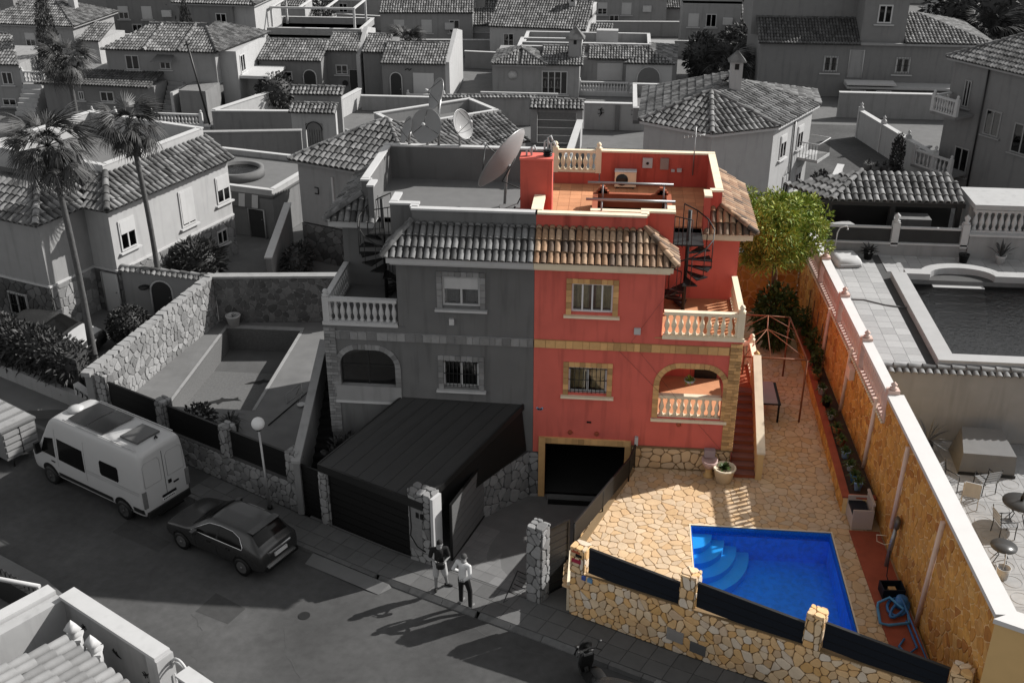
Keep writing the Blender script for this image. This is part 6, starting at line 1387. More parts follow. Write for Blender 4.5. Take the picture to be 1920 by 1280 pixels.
# fan palms
def frond_mesh(seed):
    rr = random.Random(seed); m = M(); L = rr.uniform(.8, 1.1); sag = rr.uniform(.15, .35)
    pt = lambda f: Vector((L * f, 0, -sag * L * f * f)); m.tube([pt(k / 5) for k in range(6)], [.025, .022, .02, .018, .015, .012], 5)
    c = pt(1.0); n = 11
    for k in range(-n, n + 1):
        a = k * R(8.5) + rr.uniform(-.03, .03); l = (1.0 - .3 * abs(k) / n) * rr.uniform(.85, 1.1); d = Vector((math.cos(a), math.sin(a), 0)); s_ = Vector((-math.sin(a), math.cos(a), 0)); w_ = .03
        P = [c + d * l * f + Vector((0, 0, -.1 * l * f - (1.0 + .3 * rr.random()) * l * f ** 2.4 * (.5 + .5 * abs(k) / n) + .02 * (k % 2))) for f in (0, .35, .7, 1.0)]
        m.add([P[0], P[1] + s_ * w_, P[1] - s_ * w_, P[2] + s_ * w_ * .8, P[2] - s_ * w_ * .8, P[3]], [(0, 2, 1), (1, 2, 4, 3), (3, 4, 5)])
    return m
FR = [frond_mesh(k).mesh('frond', m_leaf) for k in range(4)]; FRL = [frond_mesh(k + 10).mesh('frond', m_leafl) for k in range(3)]
def palm(label, base, top_, n=40, sc_=1.0, r0=.22, seed=1, wind=.0, group='fan palms'):
    t = thing('palm_tree', label, 'palm tree', base, 0, group); rr = random.Random(seed); T = Vector(top_) - Vector(base)
    pts = [Vector((T.x * f + .12 * T.z / 8 * math.sin(f * 3), T.y * f, T.z * f)) for f in [k / 14 for k in range(15)]]
    M().tube(pts, [r0 * (1.25 - .5 * min(1, f * 3) ** .5 - .1 * f) * (1 + .04 * (k % 2)) for k, f in enumerate([k / 14 for k in range(15)])], 12).build('trunk', m_bark, t)
    sk = M()
    for k in range(50): a = rr.uniform(0, 6.28); z = T.z - rr.uniform(.1, .9); p = pts[-1] * (z / T.z) + Vector((0, 0, 0)); d = Vector((math.cos(a), math.sin(a), 0)); sk.add([p + d * r0 * .8, p + d * (r0 + .14) + Vector((.05, .03, -.1)), p + d * (r0 + .2) + Vector((0, 0, -.55)), p + d * r0 * .8 + Vector((0, 0, -.4))], [(0, 1, 2, 3)])
    sk.build('leaf_skirt', m_leafl, t)
    for k in range(n):
        a = 2.399 * k + rr.uniform(-.2, .2); el = R(75) - R(125) * (k / n) + rr.uniform(-.15, .15); s_ = sc_ * rr.uniform(.85, 1.15)
        mt = Matrix.Translation(T) @ Matrix.Rotation(a + wind * math.sin(a), 4, 'Z') @ Matrix.Rotation(-el, 4, 'Y') @ Matrix.Rotation(rr.uniform(-.5, .5), 4, 'X') @ Matrix.Diagonal((s_, s_, s_, 1))
        inst('frond', rr.choice(FR if rr.random() < .8 else FRL), t, mt)
    return t
palm('leaning fan palm in front of the white house, the nearest of the palms', (-17.63, 5.96, -.1), (-17.85, 6.0, 9.05), 38, .88, .165, 1)
palm('tall fan palm rising from behind the ball shrub', (-17.0, 11.4, 0), (-17.3, 11.5, 8.35), 32, .82, .15, 2)
palm('fan palm standing further back at the upper left', (-33.6, 38.8, 0), (-33.6, 38.8, 4.7), 36, 1.0, .22, 3)
# terrace with round pool and awning behind the white house
h = thing('house', 'low annexe with round pool on its roof and striped awning behind the white house', 'house', (-16.4, 22.6, 0), R(-14))
block(h, -4.2, 2.2, -1.6, 4, 0, 2.2, m_greyw); flat(h, -4.2, 2.2, -1.6, 4, 2.3, .25, m_white)
M().lathe([(1.1, 2.3), (1.35, 2.3), (1.35, 2.75), (1.1, 2.75), (1.08, 2.45), (.01, 2.42)], (-1.1, .6, 0), 32).build('round_pool', m_conc, h); M().lathe([(.01, 0), (1.1, 0)], (-1.1, .6, 2.6), 32).build('pool_water', m_gwater, h)
for k in range(14): M().add([(-3.9 + k * .38, -1.62, 2.25), (-3.9 + k * .38 + .36, -1.62, 2.25), (-3.9 + k * .38 + .36, -1.75, 1.6), (-3.9 + k * .38, -1.75, 1.6)], [(0, 3, 2, 1)]).build('awning_stripe', m_trim if k % 2 else m_conc, h)
door(h, 1.2, -1.6, 0, .9, 1.5, m_int)
wallth('garden_wall', 'long plain grey wall with ribbed top behind the round pool', (-22.2, 29.6), (-15.9, 30.6), 0, 2.7, .3, m_greyw, m_cream)
wallth('garden_wall', 'short dark garden wall with white upright end by the stone steps', (-12.9, 14.2), (-13.6, 20.0), 0, 1.6, .25, m_greyw, m_trim, z1b=2.1)
ball('garden_bush', 'spiky pale succulents in the bed behind the dark rubble wall', (-9.6, 12.6, .3), (1.0, .5, .55), 260, .5, .07, m_leafl, 'plants', 31, .2, .8)
ball('garden_bush', 'dark shrub at the foot of the short dark garden wall', (-12.3, 16.2, .0), (.6, 1.3, .7), 900, .26, .05, None, 'bush', 32)
# house behind the grey half
h = thing('house', 'grey walled house with hipped tile roof close behind the grey terrace', 'house', (-12.5, 18.2, 0), R(-22))
block(h, 0, 5.6, 0, 6, 1.9, 4.95, m_cream); block(h, 5.6, 6.4, .4, 6, 0, 4.9, m_greyw); wall_line(h, (-.02, -.03), (5.6, -.03), -.1, 1.85, .3, m_dstone, m_joint, seed=91, sp_=.36, name='stone_base'); hip(h, 0, 6.2, 0, 6, 5.0, 1.5, .3, pitch=.3, row=.45, faces='flr')
win(h, 3.6, -.05, 1.2, .9, 1.2, shutter=.9); M().box(1.9, 2.0, -.06, 0, 2.0, 4.4).build('downpipe', m_trim, h); M().tube([(.9, -.04, 3.75), (1.1, -.04, 3.75), (1.1, -.04, 3.45), (.9, -.04, 3.45)], .03, 5).build('wall_ornament', m_black, h)
h = thing('house', 'low house with long tile roof and curved white parapet behind the satellite dishes', 'house', (-5.2, 26.5, 0), R(38))
block(h, -3, 3.2, 0, 5, 0, 3.1, m_white); shed(h, -3, 3.2, -.2, 2.8, 3.3, 4.1, pitch=.26); flat(h, -3, 3.2, 2.8, 6, 3.6, .6, m_cream)
t = thing('curved_wall', 'curved pale parapet wall behind the satellite dishes', 'wall'); q = M(); n = 16
for k in range(n):
    a0, a1 = [(-13.3 + 5.6 * f, 30.6 + 2.6 * f - 2.4 * math.sin(f * PI)) for f in (k / n, (k + 1) / n)]; q.prism([a0, a1, (a1[0], a1[1] + .25), (a0[0], a0[1] + .25)], 0, 2.9)
q.build('wall_body', m_cream, t)
# ================================================================ house at the lower left corner, across the street
G0 = -.42
o = M(); o.prism([sp(-60, 6.6)[:2], sp(-60, 30)[:2], sp(0, 30)[:2], sp(0, 7.6)[:2], sp(-8, 7.6)[:2], sp(-14, 6.6)[:2]], -.9, G0 - .06); o = o.build('yard_ground', m_conc); o['kind'] = 'structure'
o = sheet('pavement', m_conc, [-60, -40, -24, -18], 6.0, 7.3, -.04)
t = thing('yard_wall', 'white yard wall with broad cap and lizard ornaments at the lower left', 'wall')
A, B = Vector((-11.15, -9.05)), Vector((-7.95, -10.95)); d = (B - A).normalized(); n_ = Vector((d.y, -d.x))
q = M(); q.prism([A, A + n_ * .34, B + n_ * .34, B][::1], G0 - .1, 1.9) if False else q.prism([A + n_ * .34, B + n_ * .34, B, A], G0 - .1, 1.9); q.build('wall_body', m_cream, t)
A2, B2 = A - d * .06, B + d * .06; M().prism([A2 + n_ * .4, B2 + n_ * .4, B2 - n_ * .05, A2 - n_ * .05], 1.9, 2.0).build('cap', m_trim, t)
M().prism([B + n_ * .4 - d * .3, B + n_ * .4 + d * .12, B - n_ * .08 + d * .12, B - n_ * .08 - d * .3], G0, 1.895).build('end_pier', m_white, t)
E_ = A + Vector((-1.35, -2.0)); q = M(); q.prism([A + n_ * .3, A + n_ * .3 + Vector((-.28, .15)), E_ + Vector((-.28, .15)), E_ + Vector((.05, 0))][::-1], G0, 1.86); q.build('side_wall', m_white, t)
for k, (f, z, s_) in enumerate(((.2, 1.35, .2), (.38, 1.05, .2), (.55, 1.2, .24), (.86, 1.15, .2), (.88, .8, .16))):
    c = A.lerp(B, f) + n_ * .36; L_ = M(); u3 = Vector((d.x, d.y, 0)); z3 = Vector((0, 0, 1)); c3 = Vector((c.x, c.y, z)); a = .8 + k
    ax = u3 * math.cos(a) + z3 * math.sin(a); ay = -u3 * math.sin(a) + z3 * math.cos(a)
    L_.tube([c3 - ax * s_ * .9, c3 - ax * s_ * .3 + ay * .03, c3 + ax * s_ * .3, c3 + ax * s_ * .6], [.006, .02, .025, .014], 6)
    for f2 in (-.2, .3):
        for sg in (1, -1): L_.tube([c3 + ax * s_ * f2, c3 + ax * s_ * (f2 + .15) + ay * sg * .09], .01, 4)
    L_.build('lizard_ornament', m_black, t)
t = wallth('yard_wall', 'second white yard wall with cap beyond the round gate top', (-7.3, -11.35), (-4.8, -12.9), G0, 1.75, -.3, m_cream, m_trim)
t = thing('iron_gate', 'white round topped gate between the two yard walls', 'gate'); c = Vector((-7.6, -11.15)); u = Vector((.86, -.5)); q = [(c.x + u.x * r_, c.y + u.y * r_, 1.3 + .55 * math.sin(a)) for a, r_ in [(PI * k / 12, .36 * math.cos(PI * k / 12)) for k in range(13)]]
M().tube([(q[0][0], q[0][1], G0)] + q + [(q[-1][0], q[-1][1], G0)], .035, 6).build('hoop', m_trim, t); M().tube([(p[0], p[1], p[2] - .12) for p in q], .03, 6).build('inner_hoop', m_trim, t)
for k in range(1, 6): r_ = -.36 + .12 * k; M().tube([(c.x + u.x * r_, c.y + u.y * r_, G0), (c.x + u.x * r_, c.y + u.y * r_, 1.3)], .015, 5).build('bar', m_trim, t)
h = thing('house', 'pale tile roof with stepped edge at the lower left corner', 'house')
tiles([(-8.2, -12.55, 2.2), (-10.5, -11.15, 2.2), (-12.7, -14.8, 2.9), (-10.4, -16.2, 2.9)], h, mat('pale_roof_tile', g(.2), rand=.25, var=.2, scale=5), m_gslab, .3, .5, objs=True, over=.1)
M().prism([(-8.35, -12.65), (-10.5, -11.3), (-12.6, -14.8), (-10.5, -16.2)], G0, 1.9).build('wall', m_white, h)
for x, y, lb in ((-10.35, -10.75, 'left of the two white finial posts by the corner tile roof'), (-9.65, -11.2, 'right of the two white finial posts by the corner tile roof')):
    t = thing('finial_post', lb, 'post', (x, y, G0), R(15)); M().box(-.15, .15, -.15, .15, 0, 2.35).build('shaft', m_white, t); M().box(-.19, .19, -.19, .19, 2.35, 2.42).build('collar', m_trim, t)
    M().lathe([(.2, 0), (.12, .1), (.22, .2), (.1, .38), (0, .5)], (0, 0, 2.42), 4).build('finial', m_trim, t)
M().box(-10.2, -9.8, -10.9, -10.5, 0, 0); 
t = thing('pergola_beam', 'thick white pergola beam with dark screens at the left edge of the street', 'pergola'); a, b = Vector((-11.92, -8.9, 1.95)), Vector((-13.9, -11.8, 1.95)); dd = (b - a).normalized()
q = M().box(0, (b - a).length, -.02, .36, -.3, 0).xf(basis(a, dd, Vector((-dd.y, dd.x, 0)))); q.build('beam', m_trim, t); M().box(-12.1, -11.85, -9.15, -8.9, G0, 1.65).build('post', m_trim, t)
M().box(0, 3, .1, .16, -1.4, -.35).xf(basis(a, dd, Vector((-dd.y, dd.x, 0)))).build('screen', m_greyw, t); M().tube([(-12.3, -8.7, 1.7), (-15.5, -8.2, 1.7)], .06, 6).build('rail', m_trim, t)
t = thing('scroll_fence', 'low wrought fence with hoop tops along the lower left pavement', 'fence')
a, b = Vector((-15.6, -6.3)), Vector((-11.4, -8.5)); n = 22
M().obox(((a.x + b.x) / 2, (a.y + b.y) / 2, .0), ((b - a).length, .25, .85), math.atan2(b.y - a.y, b.x - a.x)).build('planter', m_dark, t)
for k in range(n):
    c = a.lerp(b, (k + .5) / n); u = (b - a).normalized() * .1; M().tube([(c.x + u.x * math.cos(q), c.y + u.y * math.cos(q), .45 + .2 * math.sin(q)) for q in [2 * PI * j / 12 for j in range(12)]], .014, 4, closed=True).build('hoop', m_iron, t)
for k, (x, y, s_) in enumerate(((-9.2, -10.95, .9), (-8.55, -11.4, .8))): t = thing('yard_plant', 'spiky yard plant below the lizard wall, %s one' % ('left' if k == 0 else 'right'), 'plant', (x, y, G0)); burst(M(), (0, 0, .3), 40, s_, .06, 1.4, droop=.3, seed=k).build('foliage', m_leafl if k == 0 else m_leaf, t); M().lathe([(.15, 0), (.2, .3)], n=10).build('pot', m_conc, t)
# dark drain cover and crack on the road
mh = sp(-6.6, 3.6, -.126); tag(M().lathe([(.01, .0), (.16, .0), (.17, .008)], mh, 16).build('drain_cover', m_dark), 'small dark cover in the asphalt near the round gate', 'drain cover')
# ================================================================ right neighbour: upper pool terrace, lower patio
ut = M()
PXa, PXb, PYa, PYb = 13.55, 18.6, 3.0, 9.75
for p in ([(10.75, 2.3), (PXa, 2.3), (PXa, 12.4), (10.4, 12.4)], [(PXb, 2.3), (30, 2.3), (30, 12.4), (PXb, 12.4)], [(PXa, 2.3), (PXb, 2.3), (PXb, PYa), (PXa, PYa)], [(PXa, PYb), (PXb, PYb), (PXb, 12.4), (PXa, 12.4)]): ut.prism(p, 0, 3.58)
o = ut.build('terrace', m_joint); o['kind'] = 'structure'
mt2 = mat('terrace_tile', g(.3), rand=.14, var=.1, scale=7); me = M().box(-.245, .245, -.245, .245, 0, .02).mesh('floor_tile', mt2); k = 0
for i in range(6):
    for j in range(20):
        x, y = 10.95 + .5 * i, 2.55 + .5 * j
        if x < PXa - .75 and k < 300: inst('floor_tile', me, o, Matrix.Translation((x, y, 3.58))); k += 1
for i in range(20):
    for j in range(4):
        x, y = PXa - .3 + .5 * i, 10.7 + .5 * j
        if x < 20 and y < 12.3: inst('floor_tile', me, o, Matrix.Translation((x, y, 3.58)))
pl = thing('swimming_pool', 'grey water pool with broad pale coping on the raised right terrace', 'pool')
q = M(); D = 2.2; i_ = .012; q.add([(x, y, z) for z in (3.6, D) for x, y in ((PXa + i_, PYa + i_), (PXb - i_, PYa + i_), (PXb - i_, PYb - i_), (PXa + i_, PYb - i_))], [(4, 5, 6, 7), (0, 4, 7, 3), (3, 7, 6, 2), (2, 6, 5, 1), (1, 5, 4, 0)]); q.build('basin', mat('grey_pool_tile', g(.12), var=.25, scale=9), pl)
cm = mat('pool_coping', g(.32), var=.08)
c = M(); c.box(PXa - .55, PXa, PYa - .5, PYb + .1, 3.59, 3.85); c.build('coping', cm, pl); M().box(PXa, PXb, PYa - .5, PYa, 3.59, 3.85).build('coping', cm, pl); M().box(PXb, PXb + .5, PYa - .5, PYb + .1, 3.59, 3.85).build('coping', cm, pl)
n = 14; ar = [(PXa + .9 + 1.2 - 1.2 * math.cos(PI * k / n), PYb + .75 * math.sin(PI * k / n)) for k in range(n + 1)]
q = M(); ou = [(PXa - .2, PYb)] + [(PXa + .9 + 1.2 - 1.55 * math.cos(PI * k / n), PYb + .1 + 1.1 * math.sin(PI * k / n)) for k in range(n + 1)] + [(PXb, PYb)]; 
for i in range(n): q.prism([ar[i], ar[i + 1], ou[i + 2], ou[i + 1]], 3.59, 3.84)
q.box(PXa, PXa + .9, PYb, PYb + .45, 3.59, 3.845); q.box(PXa + 3.3, PXb, PYb, PYb + .45, 3.59, 3.845); q.build('coping', cm, pl)
for k in range(4): M().box(PXa + 1.0, PXa + 2.9, PYb - .3 - .3 * k, PYb + .6 - .3 * k, D, 3.45 - .22 * k).build('step', cm, pl)
M().box(PXa, PXb, PYa, PYb, 3.4, 3.43).build('water', m_gwater, pl)
# retaining wall with tile cap, lower patio
wallth('retaining_wall', 'pale retaining wall with double tile cap below the raised right pool', (11.1, 2.25), (30, 2.25), .9, 3.5, .2, m_cream, tilecap=True)
o = M().prism([(10.8, -16), (30, -16), (30, 2.24), (10.8, 2.24)], .2, .98).build('patio', m_joint); o['kind'] = 'structure'
mt3 = mat('patio_tile', g(.26), var=.16, scale=5, rand=.1); me = M().box(-.345, .345, -.345, .345, 0, .02).mesh('floor_tile', mt3); md = mat('patio_motif', g(.26), var=.2)
m_ring = M()
for i in range(11):
    for j in range(18):
        x, y = 11.5 + .7 * i, 1.85 - .7 * j; inst('floor_tile', me, o, Matrix.Translation((x, y, .98)))
rg = M().tube([(.25 * math.cos(2 * PI * k / 20), .25 * math.sin(2 * PI * k / 20), 0) for k in range(20)], .009, 4, closed=True); rme = rg.mesh('tile_motif', md)
for i in range(11):
    for j in range(18): inst('tile_motif', rme, o, Matrix.Translation((11.5 + .7 * i, 1.85 - .7 * j, 1.0015)))
def rtable(label, loc, r_, hh, group='round patio tables'):
    t = thing('round_table', label, 'table', loc, 0, group); M().lathe([(.01, hh - .03), (r_, hh - .03), (r_, hh), (.01, hh)], n=28).build('top', m_dgl, t)
    for k in range(4): a = PI / 2 * k + .4; M().tube([(math.cos(a) * r_ * .7, math.sin(a) * r_ * .7, 0), (math.cos(a) * r_ * .3, math.sin(a) * r_ * .3, hh * .5), (math.cos(a) * r_ * .8, math.sin(a) * r_ * .8, hh - .03)], .015, 5).build('leg', m_dark, t)
    return t
m_dgl = mat('table_glass', g(.045), rough=.3, var=.1)
rtable('larger round dark table with a bottle on the right patio', (14.55, -2.3, 1.0), .52, .72); rtable('smaller round dark table on the right patio', (13.55, -4.2, 1.0), .36, .5)
t = thing('bottle', 'small dark bottle on the larger round patio table', 'bottle', (14.6, -2.2, 1.72)); M().lathe([(.05, 0), (.05, .12), (.02, .18), (.02, .26)], n=10).build('glass', m_black, t); M().lathe([(.022, .26), (.022, .29)], n=8).build('cork', m_conc, t)
def chair(label, loc, rz, slat=False):
    t = thing('patio_chair', label, 'chair', loc, rz, 'patio chairs'); fm = m_dark if slat else m_white
    for x in (-.24, .24):
        for y in (-.24, .24): M().tube([(x, y, 0), (x * .95, y * .95, .42)], .016, 5).build('leg', fm, t)
        M().tube([(x, .24, .42), (x, .34, .95)], .016, 5).build('back_post', fm, t); M().tube([(x, .26, .62), (x, -.22, .62), (x, -.24, .42)], .016, 5).build('armrest', fm, t)
    if slat:
        for k in range(5): M().box(-.23, .23, -.24 + k * .1, -.16 + k * .1, .42, .44).build('seat_slat', m_alu, t)
        for k in range(4): M().obox((0, .28 + .02 * k, .55 + .1 * k), (.46, .015, .07)).build('back_slat', m_alu, t)
    else:
        M().box(-.25, .25, -.25, .25, .42, .45).build('seat', m_white, t); M().add([(-.25, .24, .45), (.25, .24, .45), (.22, .36, 1.0), (-.22, .36, 1.0), (-.25, .27, .45), (.25, .27, .45), (.22, .39, 1.0), (-.22, .39, 1.0)], [(0, 1, 2, 3), (7, 6, 5, 4), (0, 4, 5, 1), (3, 2, 6, 7), (0, 3, 7, 4), (1, 5, 6, 2)]).build('backrest', m_white, t)
    return t
chair('white plastic armchair beside the wall coping on the right patio', (13.4, -1.5, 1.0), R(160)); chair('slatted steel chair behind the white patio armchair', (14.05, -.7, 1.0), R(200), True); chair('slatted steel chair tucked at the larger round table', (13.95, -3.0, 1.0), R(100), True); chair('dark slatted chair against the wall coping on the patio', (12.85, -.9, 1.0), R(40), True)
t = thing('covered_spa', 'large grey covered chest against the retaining wall on the patio', 'chest', (14.4, .9, 1.0), R(-3)); q = M(); q.add([(-.85, -.75, 0), (.85, -.75, 0), (.85, .75, 0), (-.85, .75, 0), (-.8, -.7, .75), (.8, -.7, .75), (.62, .62, .95), (-.62, .62, .95)], [(0, 3, 2, 1), (4, 5, 6, 7), (0, 1, 5, 4), (1, 2, 6, 5), (2, 3, 7, 6), (3, 0, 4, 7)]); q.build('cover', mat('spa_cover', g(.14), var=.1), t); M().box(-.87, .87, -.79, -.76, 0, .1).build('skirt', m_dark, t)
t = thing('dry_plant', 'spiky dry plant in the patio corner by the boundary wall', 'plant', (12.7, 1.2, 1.0)); burst(M(), (0, 0, .5), 46, 1.0, .02, 1.5, droop=.15, seed=8).build('foliage', m_leafl, t); M().lathe([(.15, 0), (.22, .5)], n=10).build('pot', m_dark, t)
t = thing('bucket', 'pale bucket with a tool beside the smaller patio table', 'bucket', (13.35, -5.0, 1.0)); M().lathe([(.14, 0), (.19, .36), (.17, .36), (.13, .05), (.01, .04)], n=14).build('pail', m_white, t); M().tube([(0, 0, .1), (.1, .3, .6)], .02, 5).build('tool', m_white, t)
# back wall of the raised terrace with dark screens
t = wallth('terrace_wall', 'pale wall with dark screens and finial posts at the back of the raised terrace', (10.5, 12.2), (16.4, 12.2), 3.5, 4.08, .25, m_cream, m_trim)
for x in (13.55, 16.25): M().box(x - .14, x + .14, 12.15, 12.43, 4.0, 5.0).lathe([(.13, 0), (.15, .05), (.06, .1), (.13, .25), (0, .38)], (x, 12.29, 5.0), 8).build('post', m_trim, t)
for a, b in ((10.6, 13.38), (13.72, 16.08)): M().box(a, b, 12.26, 12.3, 4.16, 4.72).build('screen', mat('dark_screen', g(.03), var=.2), t); M().box(a, b, 12.22, 12.34, 4.72, 4.8).build('rail', m_trim, t)
t = wallth('terrace_wall', 'taller plain wall right of the dark screens on the raised terrace', (16.42, 12.15), (30, 12.15), 3.5, 4.55, .25, m_cream, m_trim)
balustrade(t, (16.5, 12.5), (22, 12.5), 4.6, .95, m_trim, 22, r=1.3); M().box(16.45, 22, 12.3, 14.5, 5.6, 5.8).build('planter_top', m_white, t); M().box(16.45, 22, 12.9, 14.5, 4.5, 5.6).build('planter_wall', m_cream, t)
for lb, x, s_, pm, kk in (('dark agave in a black pot on the raised terrace', 12.5, .5, m_black, 30), ('small dark pot by the terrace wall under the right screen', 16.2, .15, m_black, 8), ('tall leafy cactus in a white pot on the raised terrace', 17.6, .8, m_trim, 14)): potplant('potted_plant', lb, (x, 11.7, 3.6), .2, .35, pm, m_leaf, kk, s_, .05, 1.0 if kk == 14 else 1.5, .15, int(x), 'pots on the raised terrace')
t = thing('roof_box', 'white moulded box lying on the raised terrace near the green tree', 'box', (11.55, 11.3, 3.6), R(8)); q = M(); q.loft([[(x * w_, y * l_, z) for x, y in ((-1, -.85), (-.85, -1), (.85, -1), (1, -.85), (1, .85), (.85, 1), (-.85, 1), (-1, .85))] for z, w_, l_ in ((0, .5, .62), (.15, .5, .62), (.28, .44, .5), (.3, .3, .35))]); q.build('shell', m_trim, t); M().box(-.4, .4, -.66, -.55, .05, .14).build('lip', m_white, t)
t = thing('hose_pipe', 'thin hose across the raised terrace tiles', 'hose'); M().tube([(10.9, 7.6, 3.62), (11.6, 7.6, 3.62), (12.3, 7.2, 3.62), (13.0, 7.0, 3.64)], .025, 6).build('hose', m_conc, t)
t = thing('terrace_shower', 'curved white shower pipe by the terrace screens', 'shower', (11.2, 11.9, 3.6)); M().tube([(0, 0, 0), (.02, 0, 1.0), (.1, 0, 1.2), (.35, 0, 1.3), (.4, 0, 1.2)], .025, 6).build('pipe', m_trim, t); M().lathe([(.05, 0), (.02, .06)], (.4, 0, 1.13), 8).build('rose', m_alu, t)
# dark barbecue pergola
t = thing('barbecue_pergola', 'dark open pergola with tiled lean roof behind the raised terrace', 'pergola')
tiles([(11.0, 12.8, 5.62), (16.2, 12.8, 5.68), (16.0, 14.6, 6.3), (12.4, 14.6, 6.3)], t, m_gtile, m_gslab, .27, .42); tiles([(9.4, 14.8, 5.6), (11.0, 12.8, 5.62), (12.4, 14.6, 6.3)], t, m_gtile, m_gslab, .27, .42); ridge(t, [(11.0, 12.8, 5.7), (12.4, 14.6, 6.38)], m_gtile, .12); 
for x in (10.9, 13.4, 16.0): M().box(x, x + .2, 13.0, 13.2, 3.6, 5.55).build('post', m_dark, t)
M().box(10.6, 16.3, 12.95, 13.15, 5.4, 5.58).build('beam', m_dark, t); M().box(10.4, 16.4, 15.0, 15.2, 3.0, 5.5).build('back_wall', m_dark, t); M().box(13.8, 15.4, 14.0, 14.8, 3.6, 4.5).build('counter', m_greyw, t); M().box(10.4, 16.4, 12.5, 15.2, 3.2, 3.56).build('floor', m_conc, t)
M().obox((11.8, 13.9, 4.0), (.9, .5, .5), .4).build('bench', m_white, t)
# ================================================================ white house behind the red one
h = thing('house', 'white many sided house with hipped tile roof and chimney behind the red terrace', 'house')
P = [(3.7, 26.4), (7.05, 24.3), (10.3, 25.9), (12.9, 30.4), (13.1, 33.4), (4.0, 33)]; cen = Vector((7.3, 28.2)); E = [tuple(cen + (Vector(p) - cen) * 1.07) for p in P]; ap = (7.1, 27.4, 6.35); ap2 = (8.6, 30.0, 6.35)
M().prism(P, 0, 4.9).build('wall', m_white, h); M().prism(E, 4.86, 5.0).build('eaves', m_trim, h)
e = [(*p, 5.0) for p in E]
tiles([e[0], e[1], ap], h, m_gtile, m_gslab, .3, .45); tiles([e[1], e[2], ap], h, m_gtile, m_gslab, .3, .45); tiles([e[2], e[3], ap2, ap], h, m_gtile, m_gslab, .3, .45); tiles([e[3], e[4], ap2], h, m_gtile, m_gslab, .3, .45); tiles([e[5], e[0], ap, ap2], h, m_gtile, m_gslab, .3, .45); tiles([e[4], e[5], ap2], h, m_gtile, m_gslab, .3, .45)
for k in (0, 1, 2): ridge(h, [(e[k][0], e[k][1], 5.1), (ap[0], ap[1], 6.43)], m_gtile, .14, .45)
ridge(h, [(ap[0], ap[1], 6.43), (ap2[0], ap2[1], 6.43)], m_gtile, .14); chimney(h, 8.4, 28.6, 5.9, 7.7, .62)
aw = math.atan2(P[3][1] - P[2][1], P[3][0] - P[2][0])
def onw(f, z): p = Vector(P[2]).lerp(Vector(P[3]), f); return (p.x, p.y, z)
for f, z in ((.28, 3.6), (.72, 3.6), (.45, 1.2), (.8, 1.2)): window(h, onw(f, z), .8, 1.25, aw, sm=.08, shutter=.3)
p = onw(.52, 2.4); M().tube([(p[0] + .06, p[1] - .03, 0), (p[0] + .06, p[1] - .03, 4.9)], .05, 6).build('downpipe', m_alu, h)
# its balcony and yard
T = Matrix.Translation(onw(.87, 0)) @ Matrix.Rotation(aw, 4, 'Z'); M().box(-.8, 1.0, -1.15, -.01, 2.3, 2.45).xf(T).build('balcony_slab', m_white, h)
M().tube([(-.75, -.02, 3.3), (-.75, -1.1, 3.3), (.95, -1.1, 3.3), (.95, -.02, 3.3)], .03, 5).xf(T).build('balcony_rail', m_trim, h)
for k in range(18): M().tube([(x, y, 2.45) for x, y in [(-.75, -.1 - k * .17) if k < 6 else (-.75 + (k - 6) * .155, -1.1)]] + [(x, y, 3.3) for x, y in [(-.75, -.1 - k * .17) if k < 6 else (-.75 + (k - 6) * .155, -1.1)]], .015, 4).xf(T).build('balcony_bar', m_dark, h)
flat(h, 3.2, 12, 33, 39, 3.2, .7, m_cream)
wallth('yard_wall', 'low round edged yard wall beside the white many sided house', (13.6, 27), (15.6, 33.5), 0, .7, .3, m_white, m_trim)
ball('yard_bush', 'dark potted bush at the foot of the white house balcony', (13.9, 30.5, .0), (.6, .6, .6), 300, .3, .05, None, 'bush', 33)
wallth('yard_wall', 'white panelled wall with finial posts along the alley right of the white house', (20.3, 32.5), (17.9, 42.0), 0, 1.75, -.25, m_white, m_trim, posts=4)
t = thing('cypress_tree', 'small pointed cypress by the alley wall', 'tree', (18.6, 33.6, 0), 0, 'cypresses'); leaves(M(), (0, 0, 1.3), (.38, .38, 1.4), 1300, .16, .04, .35, 1.2, 0, 41).build('crown', m_leaf, t); M().tube([(0, 0, 0), (0, 0, 1.5)], .06).build('trunk', m_bark, t)
t = thing('patio_set', 'pots and crates clustered beside the small alley cypress', 'pots', (17.7, 34.4, 0)); 
for k, (x, y) in enumerate(((0, 0), (.5, .2), (-.4, .4))): M().lathe([(.2, 0), (.28, .45), (.24, .45)], (x, y, 0), 10).build('pot', m_conc, t); burst(M(), (x, y, .4), 14, .5, .05, 1.2, seed=k).build('foliage', m_leaf, t)
o = M().box(13.0, 20.5, 20, 45, -.02, .004).build('alley', m_asph); o['kind'] = 'structure'
wallth('yard_wall', 'wide pale wall closing the yard below the dark two winged house', (17.5, 46.9), (29, 46.9), 0, 1.7, .3, m_cream, m_trim)
